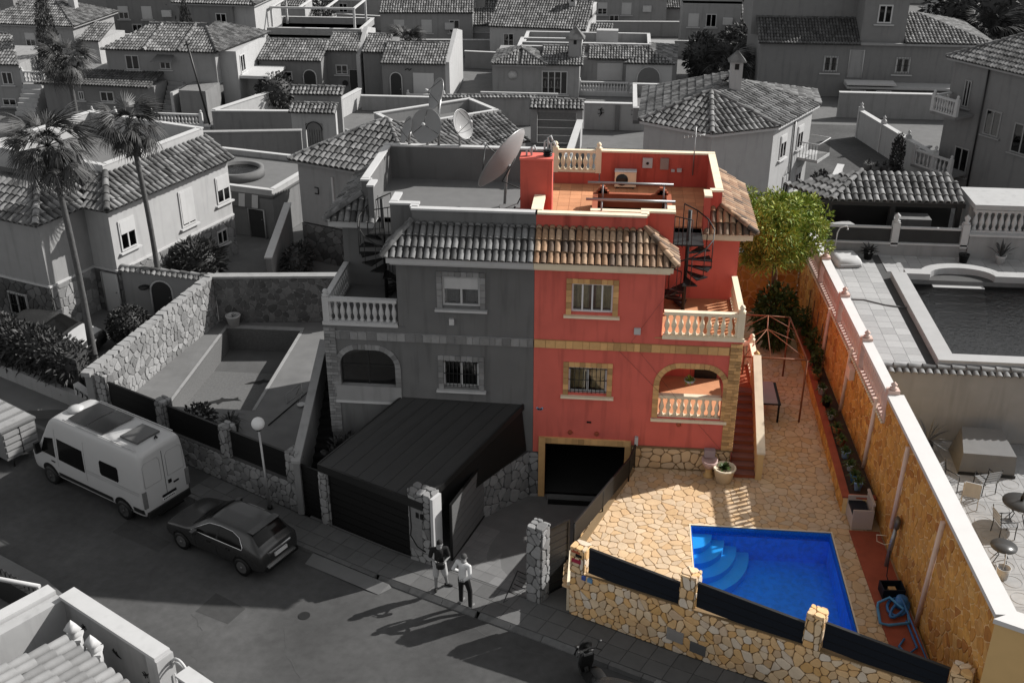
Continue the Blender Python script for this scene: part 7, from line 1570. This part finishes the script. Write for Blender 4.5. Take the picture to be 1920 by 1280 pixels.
# ---- house with towers at the upper right
h = thing('house', 'wide grey house with central tower and two tiled wings at the upper right', 'house', (0, 52.8, 0), 0)
block(h, 12.5, 28.7, 0, 9, 0, 3.95, m_greyw); block(h, 12.0, 19.6, 2.6, 9, 3.95, 8.6, m_greyw); block(h, 19.6, 22.7, .1, 7, 3.95, 7.3, m_greyw); M().box(19.4, 22.9, -.05, 7.2, 7.3, 7.5).build('tower_cornice', m_cream, h)
shed(h, 12.4, 19.55, -.1, 2.6, 4.0, 5.2, m=mat('dark_roof_tile', g(.07), rand=.4, var=.3)); tiles([(22.75, -.3, 4.05), (29.0, -.3, 4.05), (24.2, 4.4, 5.4), (22.75, 4.4, 5.4)], h, m_gtile, m_gslab, .26, .42); tiles([(29.0, -.3, 4.05), (29.0, 9, 4.05), (24.2, 4.4, 5.4)], h, m_gtile, m_gslab, .26, .42); M().box(12.3, 29, -.3, 0, 3.85, 4.0).build('eaves', m_cream, h)
win(h, 17.7, 0, 2.4, 1.0, 1.15, bars=5, sm=.18, frame=.12); win(h, 22.85, 0, 2.4, 1.0, 1.15, bars=5, sm=.18, frame=.12); win(h, 21.1, .1, 6.0, 1.0, 1.3, sm=.15, frame=.1); door(h, 19.5, 0, 1.45, 1.0, 2.0, m_cream); M().box(18.8, 28, -1.6, 0, 1.0, 1.15).build('landing', m_white, h); M().box(18.7, 22.2, -1.8, -.6, 1.3, 1.42).build('canopy', m_trim, h)
for x in (19.6, 21.4): door(h, x, -1.62, -.1, 1.0, 1.0, m_int)
# ---- tall house at the right edge
h = thing('house', 'tall grey house with balconies and downpipe at the right edge', 'house', (21.0, 34.0, 0), R(-55))
block(h, 0, 7, 0, 8, 0, 6.9, m_greyw); hip(h, 0, 7, 0, 8, 7.0, 2.0, .35, faces='flr'); block(h, -1.6, 0, 2, 6, 0, 3.6, m_greyw); shed(h, -1.7, .0, 1.6, 3.6, 3.7, 4.3)
for x, z, w_, hh in ((1.2, 5.2, .45, 1.5), (3.2, 4.0, 1.0, 1.4), (5.2, 3.6, 1.2, 1.6), (1.6, 1.4, 1.0, 1.6)): win(h, x, 0, z, w_, hh, m=m_cream)
M().tube([(2.4, -.08, 0), (2.4, -.08, 6.9)], .05, 6).build('downpipe', m_dark, h)
for z, x0, x1 in ((4.2, .1, 1.9), (.9, -.6, 2.2)):
    M().box(x0, x1, -1.5, 0, z - .15, z).build('balcony_slab', m_greyw, h); balustrade(h, (x0 + .1, -1.4), (x1 - .1, -1.4), z, .9, m_trim, 9, posts=(0, 1)); balustrade(h, (x0 + .1, -1.3), (x0 + .1, -.1), z, .9, m_trim, 5)
# ================================================================ the rows of houses beyond
# ---- two storey house, left
h = thing('house', 'two storey house with three tiled roof bays and side stair at the upper left', 'house', (-33.7, 42.0, 0), R(-3))
block(h, -3.6, 4.5, 0, 6, 0, 2.3, m_greyw); block(h, .2, 8.2, 2.2, 9, 2.0, 4.25, m_cream); block(h, 6.4, 8.3, -.3, 2.2, 0, 2.2, m_greyw); block(h, 8.2, 9.4, 3.0, 9, 0, 4.2, m_white)
tiles([(-4.0, -.4, 2.35), (4.3, -.4, 2.3), (4.3, 2.2, 2.75), (-1.5, 2.2, 2.75)], h, mat('dark_roof_tile', g(.07)), m_gslab, .22, .38)
tiles([(.0, 1.9, 4.3), (3.2, 1.9, 4.3), (3.2, 5.4, 5.4), (2.2, 5.4, 5.4)], h, m_gtile, m_gslab, .21, .38); tiles([(3.2, 1.9, 4.3), (5.7, 1.9, 4.3), (5.7, 5.4, 5.45), (3.2, 5.4, 5.45)], h, m_gtile, m_gslab, .21, .38); tiles([(5.7, 1.9, 4.3), (8.5, 1.9, 4.3), (6.6, 5.0, 5.35), (5.7, 5.0, 5.35)], h, m_gtile, m_gslab, .21, .38)
tiles([(8.5, 1.9, 4.3), (9.8, 9, 4.4), (6.4, 7.2, 5.4), (6.6, 5.0, 5.35)], h, m_gtile, m_gslab, .21, .38)
for a, b in (((3.2, 1.85, 4.38), (3.2, 5.4, 5.5)), ((5.7, 1.85, 4.38), (5.7, 5.4, 5.55)), ((8.55, 1.85, 4.38), (6.6, 5.0, 5.43)), ((2.2, 5.4, 5.48), (6.5, 5.4, 5.53))): ridge(h, [a, b], m_gtile, .13)
win(h, 2.1, 2.2, 3.4, 1.0, 1.0); win(h, 4.5, 2.2, 3.3, .8, .6); win(h, 1.0, 0, 1.5, 1.0, .7); win(h, -.9, 0, 1.5, .4, .6); win(h, 9.4, 4.0, 3.2, .9, 1.2, 'r'); M().add([(4.0, 2.2, 4.0), (5.2, 2.2, 4.0), (5.4, 1.3, 3.65), (3.8, 1.3, 3.65)], [(0, 3, 2, 1)]).build('awning', m_conc, h)
for k in range(8): M().box(4.6, 5.7, 2.0 - .25 * k, 2.25 - .25 * k, 0, 2.2 - .27 * k).build('stair_step', m_cream, h)
M().prism([(5.7, 2.2), (5.9, 2.2), (5.9, -.2), (5.7, -.2)][::-1], 0, 2.0).build('stair_wall', m_white, h); M().box(9.4, 11.6, 3.2, 6.5, 2.3, 2.5).build('porch_roof', m_trim, h); M().box(9.4, 11.4, 3.4, 6.4, 0, .05).build('porch_floor', m_conc, h)
for x in (11.4,): M().box(x - .12, x + .12, 3.3, 3.55, 0, 2.3).build('porch_post', m_trim, h)
t = wallth('garden_fence', 'white balustrade wall with low piers in front of the upper left house', (-35.5, 39.6), (-24.6, 39.2), 0, .35, .2, m_cream, m_trim); balustrade(t, (-32.8, 39.6), (-31.2, 39.6), .4, .75, m_trim, 7, posts=(0, 1)); balustrade(t, (-28.6, 39.45), (-25.2, 39.35), .4, .75, m_trim, 14, posts=(0, 1))
t = thing('utility_pole', 'slim dark utility pole leaning beside the upper left house', 'pole', (-25.6, 41.0, 0)); M().tube([(.3, 0, 0), (-.6, 0, 5.6)], .07, 7).build('shaft', m_dark, t); M().tube([(-.8, 0, 5.3), (-.3, 0, 5.4)], .04, 5).build('crossarm', m_dark, t)
t = thing('house', 'small house with outside stair and balcony at the far left edge', 'house', (-40.4, 43.6, 0), 0); block(t, -7, .8, 0, 6, 0, 3.2, m_cream); tiles([(-7, -.3, 3.2), (1.0, -.3, 3.2), (-1, 3, 4.6), (-7, 3, 4.6)], t, m_gtile, m_gslab, .22, .38); win(t, -.2, 0, 2.2, .8, .9); win(t, -.4, 0, .5, 1.0, .5)
balustrade(t, (.9, .1), (2.4, .1), 1.9, .8, m_trim, 6, posts=(0, 1)); 
for k in range(7): M().box(.9, 2.3, .1 - .28 * k - .28, .1 - .28 * k, 0, 1.8 - .25 * k).build('stair_step', m_white, t)
wallth('garden_wall', 'white topped grey wall in front of the twin gabled houses', (-24.3, 39.0), (-19.0, 39.4), 0, 1.45, .25, m_greyw, m_trim)
wallth('garden_wall', 'slanting white wall joining the grey garden wall on the left', (-24.3, 39.2), (-21.5, 45.5), 0, 1.5, -.25, m_white, m_trim)
t = thing('gate_portal', 'white gate portal with tile cap and arched wrought gate in the middle distance', 'gate', (-16.4, 35.2, 0), 0); M().box(-1.4, -.55, 0, .4, 0, 2.7).build('left_pier', m_white, t); M().box(.55, 1.4, 0, .4, 0, 2.7).build('right_pier', m_white, t); M().box(-.55, .55, .02, .38, 1.9, 2.7).build('lintel', m_white, t); M().box(-1.5, 1.5, 1.3, 1.6, 0, 3.5).build('rear_wall', m_cream, t)
shed(t, -1.4, 1.4, -.1, .5, 2.75, 3.0, pitch=.24); shed(t, -1.6, 1.6, 1.2, 1.7, 3.55, 3.75, pitch=.24)
M().tube([(-.5 * math.cos(a), -.05, 1.5 + .5 * math.sin(a)) for a in [PI * k / 10 for k in range(11)]], .04, 5).build('gate_arch', m_dark, t)
for k in range(7): M().tube([(-.45 + .15 * k, 0, 0), (-.45 + .15 * k, 0, 1.5)], .02, 4).build('gate_bar', m_dark, t)
# ---- row house pair in the centre left
def rowhouse(label, x, y, w_, flip, m1, m2, wide_shutter):
    h = thing('house', label, 'house', (x, y, 0), 0, None)
    block(h, 0, w_, 0, 7, 0, 2.95, m1); shed(h, 0, w_, 0, 2.6, 2.95, 3.75, pitch=.21)
    xa, xb = (w_, w_ + 2.3) if not flip else (-1.7, 0)
    block(h, xa, xb, 1.6, 7, 0, 3.3, m1); shed(h, xa, xb, 1.6, 4.2, 3.35, 4.0, pitch=.21)
    xg = xb if not flip else w_
    q = M(); y0 = 1.3 if not flip else 0
    q.add([(xg, y0, 0), (xg + .3, y0, 0), (xg + .3, 7, 0), (xg, 7, 0), (xg, y0, 3.0), (xg + .3, y0, 3.0), (xg + .3, 4.4, 4.5), (xg, 4.4, 4.5), (xg + .3, 7, 3.9), (xg, 7, 3.9)], [(4, 5, 6, 7), (7, 6, 8, 9), (0, 1, 5, 4), (1, 2, 8, 6, 5), (3, 0, 4, 7, 9), (2, 3, 9, 8)]); q.build('gable_wall', m2, h)
    if wide_shutter:
        door(h, 1.0, 0, 0, .85, 2.2, m_int, arch=True); win(h, 3.0, 0, 1.45, 1.5, 1.5, shutter=1.0, cols=6)
        q = M().tube([(1.7, -.05, 2.4), (1.9, -.05, 2.5), (2.0, -.05, 2.35), (2.15, -.05, 2.5)], .035, 5); q.build('gecko_ornament', m_black, h)
        balustrade(h, (2.0, -.9), (4.6, -.9), .1, .8, m_trim, 12, posts=(0, 1))
    else:
        win(h, 1.6, 0, 1.6, 1.6, .9); door(h, 3.7, 0, 0, .95, 2.2, m_int, arch=True); win(h, xa + 1.1, 1.6, 1.9, .9, .7); M().lathe([(.01, 0), (.22, .0), (.22, .04)], n=14).xf(Matrix.Translation((xa + 1.3, 1.56, .9)) @ Matrix.Rotation(PI / 2, 4, 'X')).build('round_vent', m_dark, h); door(h, xb - .3, 1.6, 0, .7, 1.9, m_int)
    return h
rowhouse('single storey house with arched doorway and stepped tile roof, left of the central pair', -23.8, 48.2, 4.6, False, m_greyw, m_white, False)
rowhouse('single storey house with wide closed shutter and gecko, right of the central pair', -14.7, 48.0, 4.6, True, m_greyw, m_white, True)
t = wallth('garden_wall', 'white front wall with balustrade before the shuttered central house', (-15.8, 45.6), (-9.6, 45.6), 0, 1.0, .25, m_cream, m_trim)
wallth('garden_wall', 'dark front wall before the arched doorway house', (-23.8, 45.8), (-18.0, 45.8), 0, .8, .25, m_greyw, m_trim); wallth('garden_wall', 'white wall running back between the two central houses', (-17.6, 40.5), (-16.2, 46.5), 0, 1.3, -.25, m_white, m_trim)
wallth('garden_wall', 'long pale wall with tiled edge to the right of the shuttered house', (-10, 42.2), (-3.2, 42.8), 0, 1.9, .3, m_cream, tilecap=True)
# ---- garage wall and gecko wall in the centre
t = thing('garage', 'wide grey garage door under a tile cap between pale piers', 'garage', (-1.5, 38.7, 0)); M().box(-1.7, -1.3, 0, .5, 0, 2.4).build('left_pier', m_cream, t); M().box(1.2, 1.6, 0, .5, 0, 2.4).build('right_pier', m_cream, t); M().box(-1.3, 1.2, .1, .5, 2.0, 2.4).build('lintel', m_cream, t); shed(t, -1.7, 1.6, -.1, .6, 2.45, 2.7, pitch=.24)
for k in range(4): M().box(-1.28, 1.18, .15, .2, .02 + k * .5, .49 + k * .5).build('door_panel', m_gbrick, t)
wallth('yard_wall', 'white double panel wall with two gecko ornaments behind the red terrace', (.1, 42.2), (4.3, 42.2), 0, 1.75, .3, m_white, m_trim); wv = [o for o in bpy.data.objects if o.name.startswith('yard_wall') and 'gecko' in str(o.get('label'))][0]
for x in (1.2, 3.4):
    q = M().tube([(x - .1, 42.15, .9), (x + .05, 42.15, 1.15), (x - .05, 42.15, 1.4), (x + .08, 42.15, 1.5)], [.01, .05, .05, .03], 6); q.tube([(x - .2, 42.15, 1.1), (x + .2, 42.15, 1.2)], .02, 4); q.tube([(x - .2, 42.15, 1.4), (x + .2, 42.15, 1.35)], .02, 4); q.build('gecko_ornament', m_black, wv)
M().box(2.15, 2.45, 42.1, 42.2, 0, 1.7).build('divider', m_greyw, wv)
pl = thing('swimming_pool', 'small pool with white rim seen behind the red roof terrace', 'pool', (2.9, 33.5, 0)); M().box(-2.3, 2.3, -2.5, 2.5, 0, .5).build('basin', m_cream, pl); M().box(-1.9, 2.2, -2.2, 2.1, .5, .52).build('water', mat('far_water', g(.16), rough=.15), pl)
for a in ((-2.4, -1.9, -2.5, 2.5), (-1.9, 2.4, 2.1, 2.5)): M().box(*a, .5, .62).build('rim', m_trim, pl)
wallth('yard_wall', 'white wall running back beside the small pool rim', (-.6, 30.5), (-.2, 38.5), 0, 1.6, -.3, m_white, m_trim)
# ---- hipped house and arched house, centre
h = thing('house', 'low house with hipped roof and white patio door in the centre background', 'house', (-7.0, 50.6, 0)); block(h, 0, 6.4, 0, 6, 0, 2.5, m_cream); hip(h, .2, 3.8, -.4, 4, 2.5, .75, .2, pitch=.21); shed(h, 3.6, 6.6, .0, 2.8, 2.5, 3.15, pitch=.21); win(h, 4.6, 0, 1.1, 1.9, 1.7, cols=4); flat(h, 1.6, 6.4, 2.8, 6, 2.5, .6, m_cream)
M().lathe([(.01, 0), (.3, .0), (.34, .05), (.01, .06)], n=16).xf(Matrix.Translation((1.5, -.02, 1.6)) @ Matrix.Rotation(PI / 2, 4, 'X')).build('wall_plate', m_trim, h); balustrade(h, (-.6, -2.4), (5.0, -2.4), .1, .8, m_trim, 24); chimney(h, 6.0, 1.4, 2.4, 4.1, .95, m_cream)
h = thing('house', 'house with arched loggia, balustrade and roof terrace in the centre background', 'house', (-.6, 53.4, 0)); block(h, 0, 7.2, 0, 7, 0, 2.4, m_cream); shed(h, .6, 5.0, .0, 1.8, 2.4, 2.85, pitch=.21); flat(h, -4.6, 5.2, 1.9, 6.2, 2.3, .7, m_cream); tiles([(3.2, -1.4, 2.3), (7.0, -1.4, 2.3), (5.1, .6, 3.0)], h, m_gtile, m_gslab, .25, .4); tiles([(7.0, -1.4, 2.3), (7.4, 5, 2.4), (5.1, 2.6, 3.0), (5.1, .6, 3.0)], h, m_gtile, m_gslab, .25, .4); block(h, 3.4, 6.8, -1.2, 0, 0, 2.25, m_white)
door(h, 5.1, -1.2, .75, 1.7, 1.3, m_gfloor, arch=True); win(h, 2.2, 0, 1.35, 1.9, 1.3, shutter=1.0, cols=4, sm=.2); M().box(1.0, 3.4, -.06, 0, 2.05, 2.15).build('stone_lintel', m_gbrick, h)
balustrade(h, (.0, -2.0), (3.6, -2.0), .3, .75, m_trim, 16, posts=(0,)); balustrade(h, (3.7, -2.2), (6.4, -2.2), .3, .75, m_trim, 10); M().box(0, 6.5, -2.1, -.2, 0, .3).build('porch_floor', m_white, h); M().box(1.0, 2.7, 4.6, 5.4, 2.3, 3.5).build('water_tank', m_white, h)
# ---- tall house left of the round terrace
h = thing('house', 'tall narrow house with pale lit side wall behind the left roofs', 'house', (-32.3, 56.3, 0), R(-4)); block(h, 0, 4.2, 0, 6, 0, 5.35, m_greyw); block(h, 4.2, 5.9, .3, 6, 0, 5.3, m_white); hip(h, -.4, 5.9, 0, 6, 5.4, 1.4, .3, faces='flr'); block(h, 1, 8.5, -1.6, 0, 0, 2.3, m_greyw); tiles([(.4, -2, 2.35), (8.6, -2, 2.35), (6.5, .2, 3.4), (3, .2, 3.4)], h, m_gtile, m_gslab, .22, .38); win(h, 3.2, 0, 4.0, .9, 1.3); win(h, 2.2, -1.6, 1.4, 1.1, .8)
h = thing('roof_pergola', 'white pergola frame on a roof terrace behind the central houses', 'pergola', (-24.5, 58.5, 0)); block(h, -2, 6, 0, 5, 0, 2.6, m_greyw); flat(h, -2, 6, 0, 5, 2.6, .5, m_cream)
for x in (-1.4, 5.4):
    for y in (.4, 4.6): M().box(x - .08, x + .08, y - .08, y + .08, 2.6, 4.6).build('post', m_trim, h)
for y in (.4, 4.6): M().box(-1.5, 5.5, y - .08, y + .08, 4.6, 4.75).build('beam', m_trim, h)
for x in (-1.4, 0.9, 3.1, 5.4): M().box(x - .07, x + .07, .5, 4.5, 4.61, 4.74).build('rafter', m_trim, h)
# ---- far rows: each a house of its own
FAR = [(-50, 58, 8, 3.2, 'hip', 'tiled house at the far left behind the palm'), (-43, 66, 7, 4.4, 'hip', 'pale block with small pyramid roof left of the first cypress'), (-38.5, 74, 7, 3.0, 'flat', 'flat roofed house beyond the left roof bays'), (-27, 78, 7, 5.0, 'hip', 'tall house at the top edge above the left tall house'), (-18.5, 66, 8, 3.2, 'shed', 'broad slope roofed house above the roof pergola'), (-9.8, 70, 5, 3.0, 'tower', 'house with small pyramid tower in the upper centre'), (-8.5, 62, 8, 3.0, 'shed', 'long ribbed roof house behind the shuttered house'),
       (-1, 76, 7.5, 3.3, 'hip', 'house with broad hipped roof at the top centre'), (7.5, 68, 5, 4.2, 'flat', 'pale lean gabled house right of the top centre roof'), (-13, 84, 8, 5.5, 'flat', 'tall white block at the top edge left of centre'), (5, 92, 11, 5.2, 'flat', 'wide white block at the top edge right of centre'), (17, 84, 9, 6.5, 'flat', 'white apartment block at the top edge above the dark garden'), (-36, 92, 10, 5.0, 'hip', 'distant tiled house at the top left edge'), (-52, 84, 10, 4.5, 'shed', 'distant slope roofed house in the far left corner'), (30, 70, 9, 4.5, 'hip', 'dark house behind the palms in the top right corner'), (-22, 98, 9, 5.5, 'hip', 'distant hipped house at the top edge above the pergola'), (-3, 104, 9, 6, 'flat', 'furthest pale block at the top centre edge'), (-63, 70, 9, 4, 'hip', 'hipped house beyond the far left stair house'), (-31, 68, 5.5, 3.4, 'tower', 'small towered house behind the tall narrow house'), (-18, 79, 6, 4.0, 'hip', 'small hipped house above the slope roofed house'), (-46, 77, 6, 3.6, 'flat', 'low flat block behind the first cypress'), (-58, 98, 10, 5, 'hip', 'distant hipped house over the far left corner'), (-44, 108, 9, 5.5, 'flat', 'distant pale block over the top left houses'),
       (-28, 112, 9, 5.5, 'shed', 'distant ribbed roof at the top left of centre'), (-12.5, 112, 9, 6.5, 'hip', 'distant hipped block at the top centre left'), (13, 108, 11, 6, 'hip', 'distant hipped block at the top centre right'), (12.5, 76, 4.5, 3.2, 'shed', 'small slope roofed house above the dark shrubs'), (27, 98, 10, 6, 'flat', 'distant pale block at the top right'), (-9, 94, 6, 4.6, 'tower', 'towered house between the top edge blocks')]
for i, (x, y, w_, z, st, lb) in enumerate(FAR):
    h = thing('house', lb, 'house', (x, y, 0), R((-6, 4, 0, -10, 5, 2)[i % 6]), 'far rows of houses'); m1 = (m_cream, m_greyw, m_white, m_cream)[i % 4]; d = w_ * .8
    block(h, 0, w_, 0, d, 0, z, m1); block(h, w_ * .62, w_ + 1.6, .8, d * .8, 0, z * .62, (m_white, m_cream)[i % 2])
    if st == 'hip': hip(h, 0, w_, 0, d, z + .05, 1.5, .35, pitch=.22, faces='flr')
    elif st == 'shed': shed(h, 0, w_, 0, d * .6, z + .05, z + 1.5, pitch=.22); flat(h, 0, w_, d * .6, d, z + .4, .6, m1)
    elif st == 'flat': flat(h, 0, w_, 0, d, z + .02, .8, m1); block(h, w_ * .1, w_ * .45, d * .4, d * .8, z, z + 2.1, m_cream, 'stair_head')
    else: shed(h, 0, w_, 0, d * .6, z + .05, z + 1.2, pitch=.22); block(h, .6, 3.6, .8, 3.8, z, z + 1.7, m_cream, 'tower'); hip(h, .6, 3.6, .8, 3.8, z + 1.75, 1.2, .3, pitch=.21, faces='flr')
    tiles([(w_ * .62, .5, z * .62), (w_ + 1.9, .5, z * .62), (w_ + 1.9, d * .5, z * .62 + 1.0), (w_ * .62, d * .5, z * .62 + 1.0)], h, m_gtile, m_gslab, .22, .38)
    for k in range(2 if w_ < 8 else 3): win(h, w_ * (.2 + .3 * k), 0, z * .62, .9, 1.1, shutter=(0, .5, 1)[(i + k) % 3])
    win(h, w_ * .35, 0, .2 + z * .25, .9, .9); chimney(h, w_ * .8, d * .5, z, z + 2.0, .55)
    if i % 2: balustrade(h, (0, -1.2), (w_ * .6, -1.2), .1, .8, m_trim, 12, posts=(0, 1))
    q = M().tube([(w_ * .25, d * .5, z), (w_ * .25, d * .5, z + 3.0)], .03, 5)
    for k in range(4): q.tube([(w_ * .25 - .5 + .12 * k, d * .5, z + 2.5 + .12 * k), (w_ * .25 + .5 - .12 * k, d * .5, z + 2.5 + .12 * k)], .015, 4)
    q.build('aerial', m_alu, h); M().box(w_ * .7, w_ * .7 + .8, -.32, 0, z * .55, z * .55 + .55).build('air_conditioner', m_trim, h)
    wl = M().box(-1.5, w_ + 2.5, -2.6, -2.4, 0, 1.3).build('front_wall', m_cream, h); M().box(-1.55, w_ + 2.55, -2.65, -2.35, 1.3, 1.37).build('wall_coping', m_trim, wl)
# ---- trees of the background
def cypress(lb, loc, r_, hh, seed): t = thing('cypress_tree', lb, 'tree', loc, 0, 'cypresses'); q = M(); leaves(q, (0, 0, hh * .5), (r_, r_, hh * .52), 2600, .3, .06, .4, 1.4, 0, seed); q.v = [(x * (1.15 - .75 * max(0, z / hh)), y * (1.15 - .75 * max(0, z / hh)), z) for x, y, z in q.v]; q.build('crown', m_leaf, t); M().tube([(0, 0, 0), (0, 0, hh * .8)], [.16, .05], 7).build('trunk', m_bark, t)
cypress('tall dark cypress beside the far left roofs', (-38.7, 46.6, 0), .95, 8.6, 1); cypress('dark cypress in front of the tall narrow house', (-30.4, 52.0, 0), .85, 6.4, 2); cypress('dark conifer above the roof pergola at the top edge', (-23.5, 66, 0), 1.1, 8.5, 3)
for lb, loc, n, s_ in (('short bushy palm behind the shuttered central house', (-15.2, 60.5, 1.8), 40, 1.0), ('dark palm at the top right of centre', (13.2, 72, 2.0), 50, 1.2), ('drooping palm in the dark top right corner', (31.5, 62, 3.2), 60, 1.5), ('shaggy palm beside the loggia house', (10.6, 55.5, 1.6), 60, 1.1)): palm(lb, (loc[0], loc[1], 0), (loc[0], loc[1], loc[2]), n, s_, .28, n)
ball('dark_tree', 'dark mass of shrubs in the garden above the white house', (14.2, 65.5, 0), (3.6, 3.0, 1.5), 2600, .45, .08, None, 'bush', 51); ball('dark_tree', 'broad dark tree at the top right behind the two winged house', (34, 66, 0), (7, 4, 4.2), 4200, .7, .12, None, 'tree', 52); ball('dark_tree', 'dark trees between the top left houses', (-36, 69, 0), (4.5, 2.5, 2.8), 2600, .6, .1, None, 'tree', 53); ball('dark_tree', 'leafy shrub right of the upper left house porch', (-21.7, 45.0, 0), (1.4, 1.4, 1.3), 900, .35, .07, None, 'bush', 54); ball('dark_tree', 'dark shrub against the loggia house side', (8.6, 56.5, 0), (1.3, 1.5, 1.9), 1200, .45, .07, None, 'bush', 55); ball('dark_tree', 'low dark shrub between the far left stair and two storey house', (-40.6, 48.5, 0), (1.2, 1.2, 1.6), 900, .4, .07, None, 'bush', 56)
for k, (x, y, lb) in enumerate(((-24.5, 49.5, 'left of the arched doorway house'), (-5.9, 47.2, 'by the patio door house wall'), (23.0, 49.2, 'in the yard below the two winged house'))): potplant('yard_plant', 'dark spiky yard plant ' + lb, (x, y, 0), .3, .4, m_conc, m_leaf, 30, 1.0, .05, 1.4, .3, 70 + k, 'yard plants')
# ================================================================ put each empty at the base of its thing
bpy.context.view_layer.update()
for o in ROOTS:
    pts = [c.matrix_world @ Vector(v) for c in o.children_recursive if c.type == 'MESH' for v in c.bound_box]
    if not pts: continue
    b = Vector(((min(p.x for p in pts) + max(p.x for p in pts)) / 2, (min(p.y for p in pts) + max(p.y for p in pts)) / 2, min(p.z for p in pts)))
    o.location = b
    for c in o.children: c.location = c.location - b
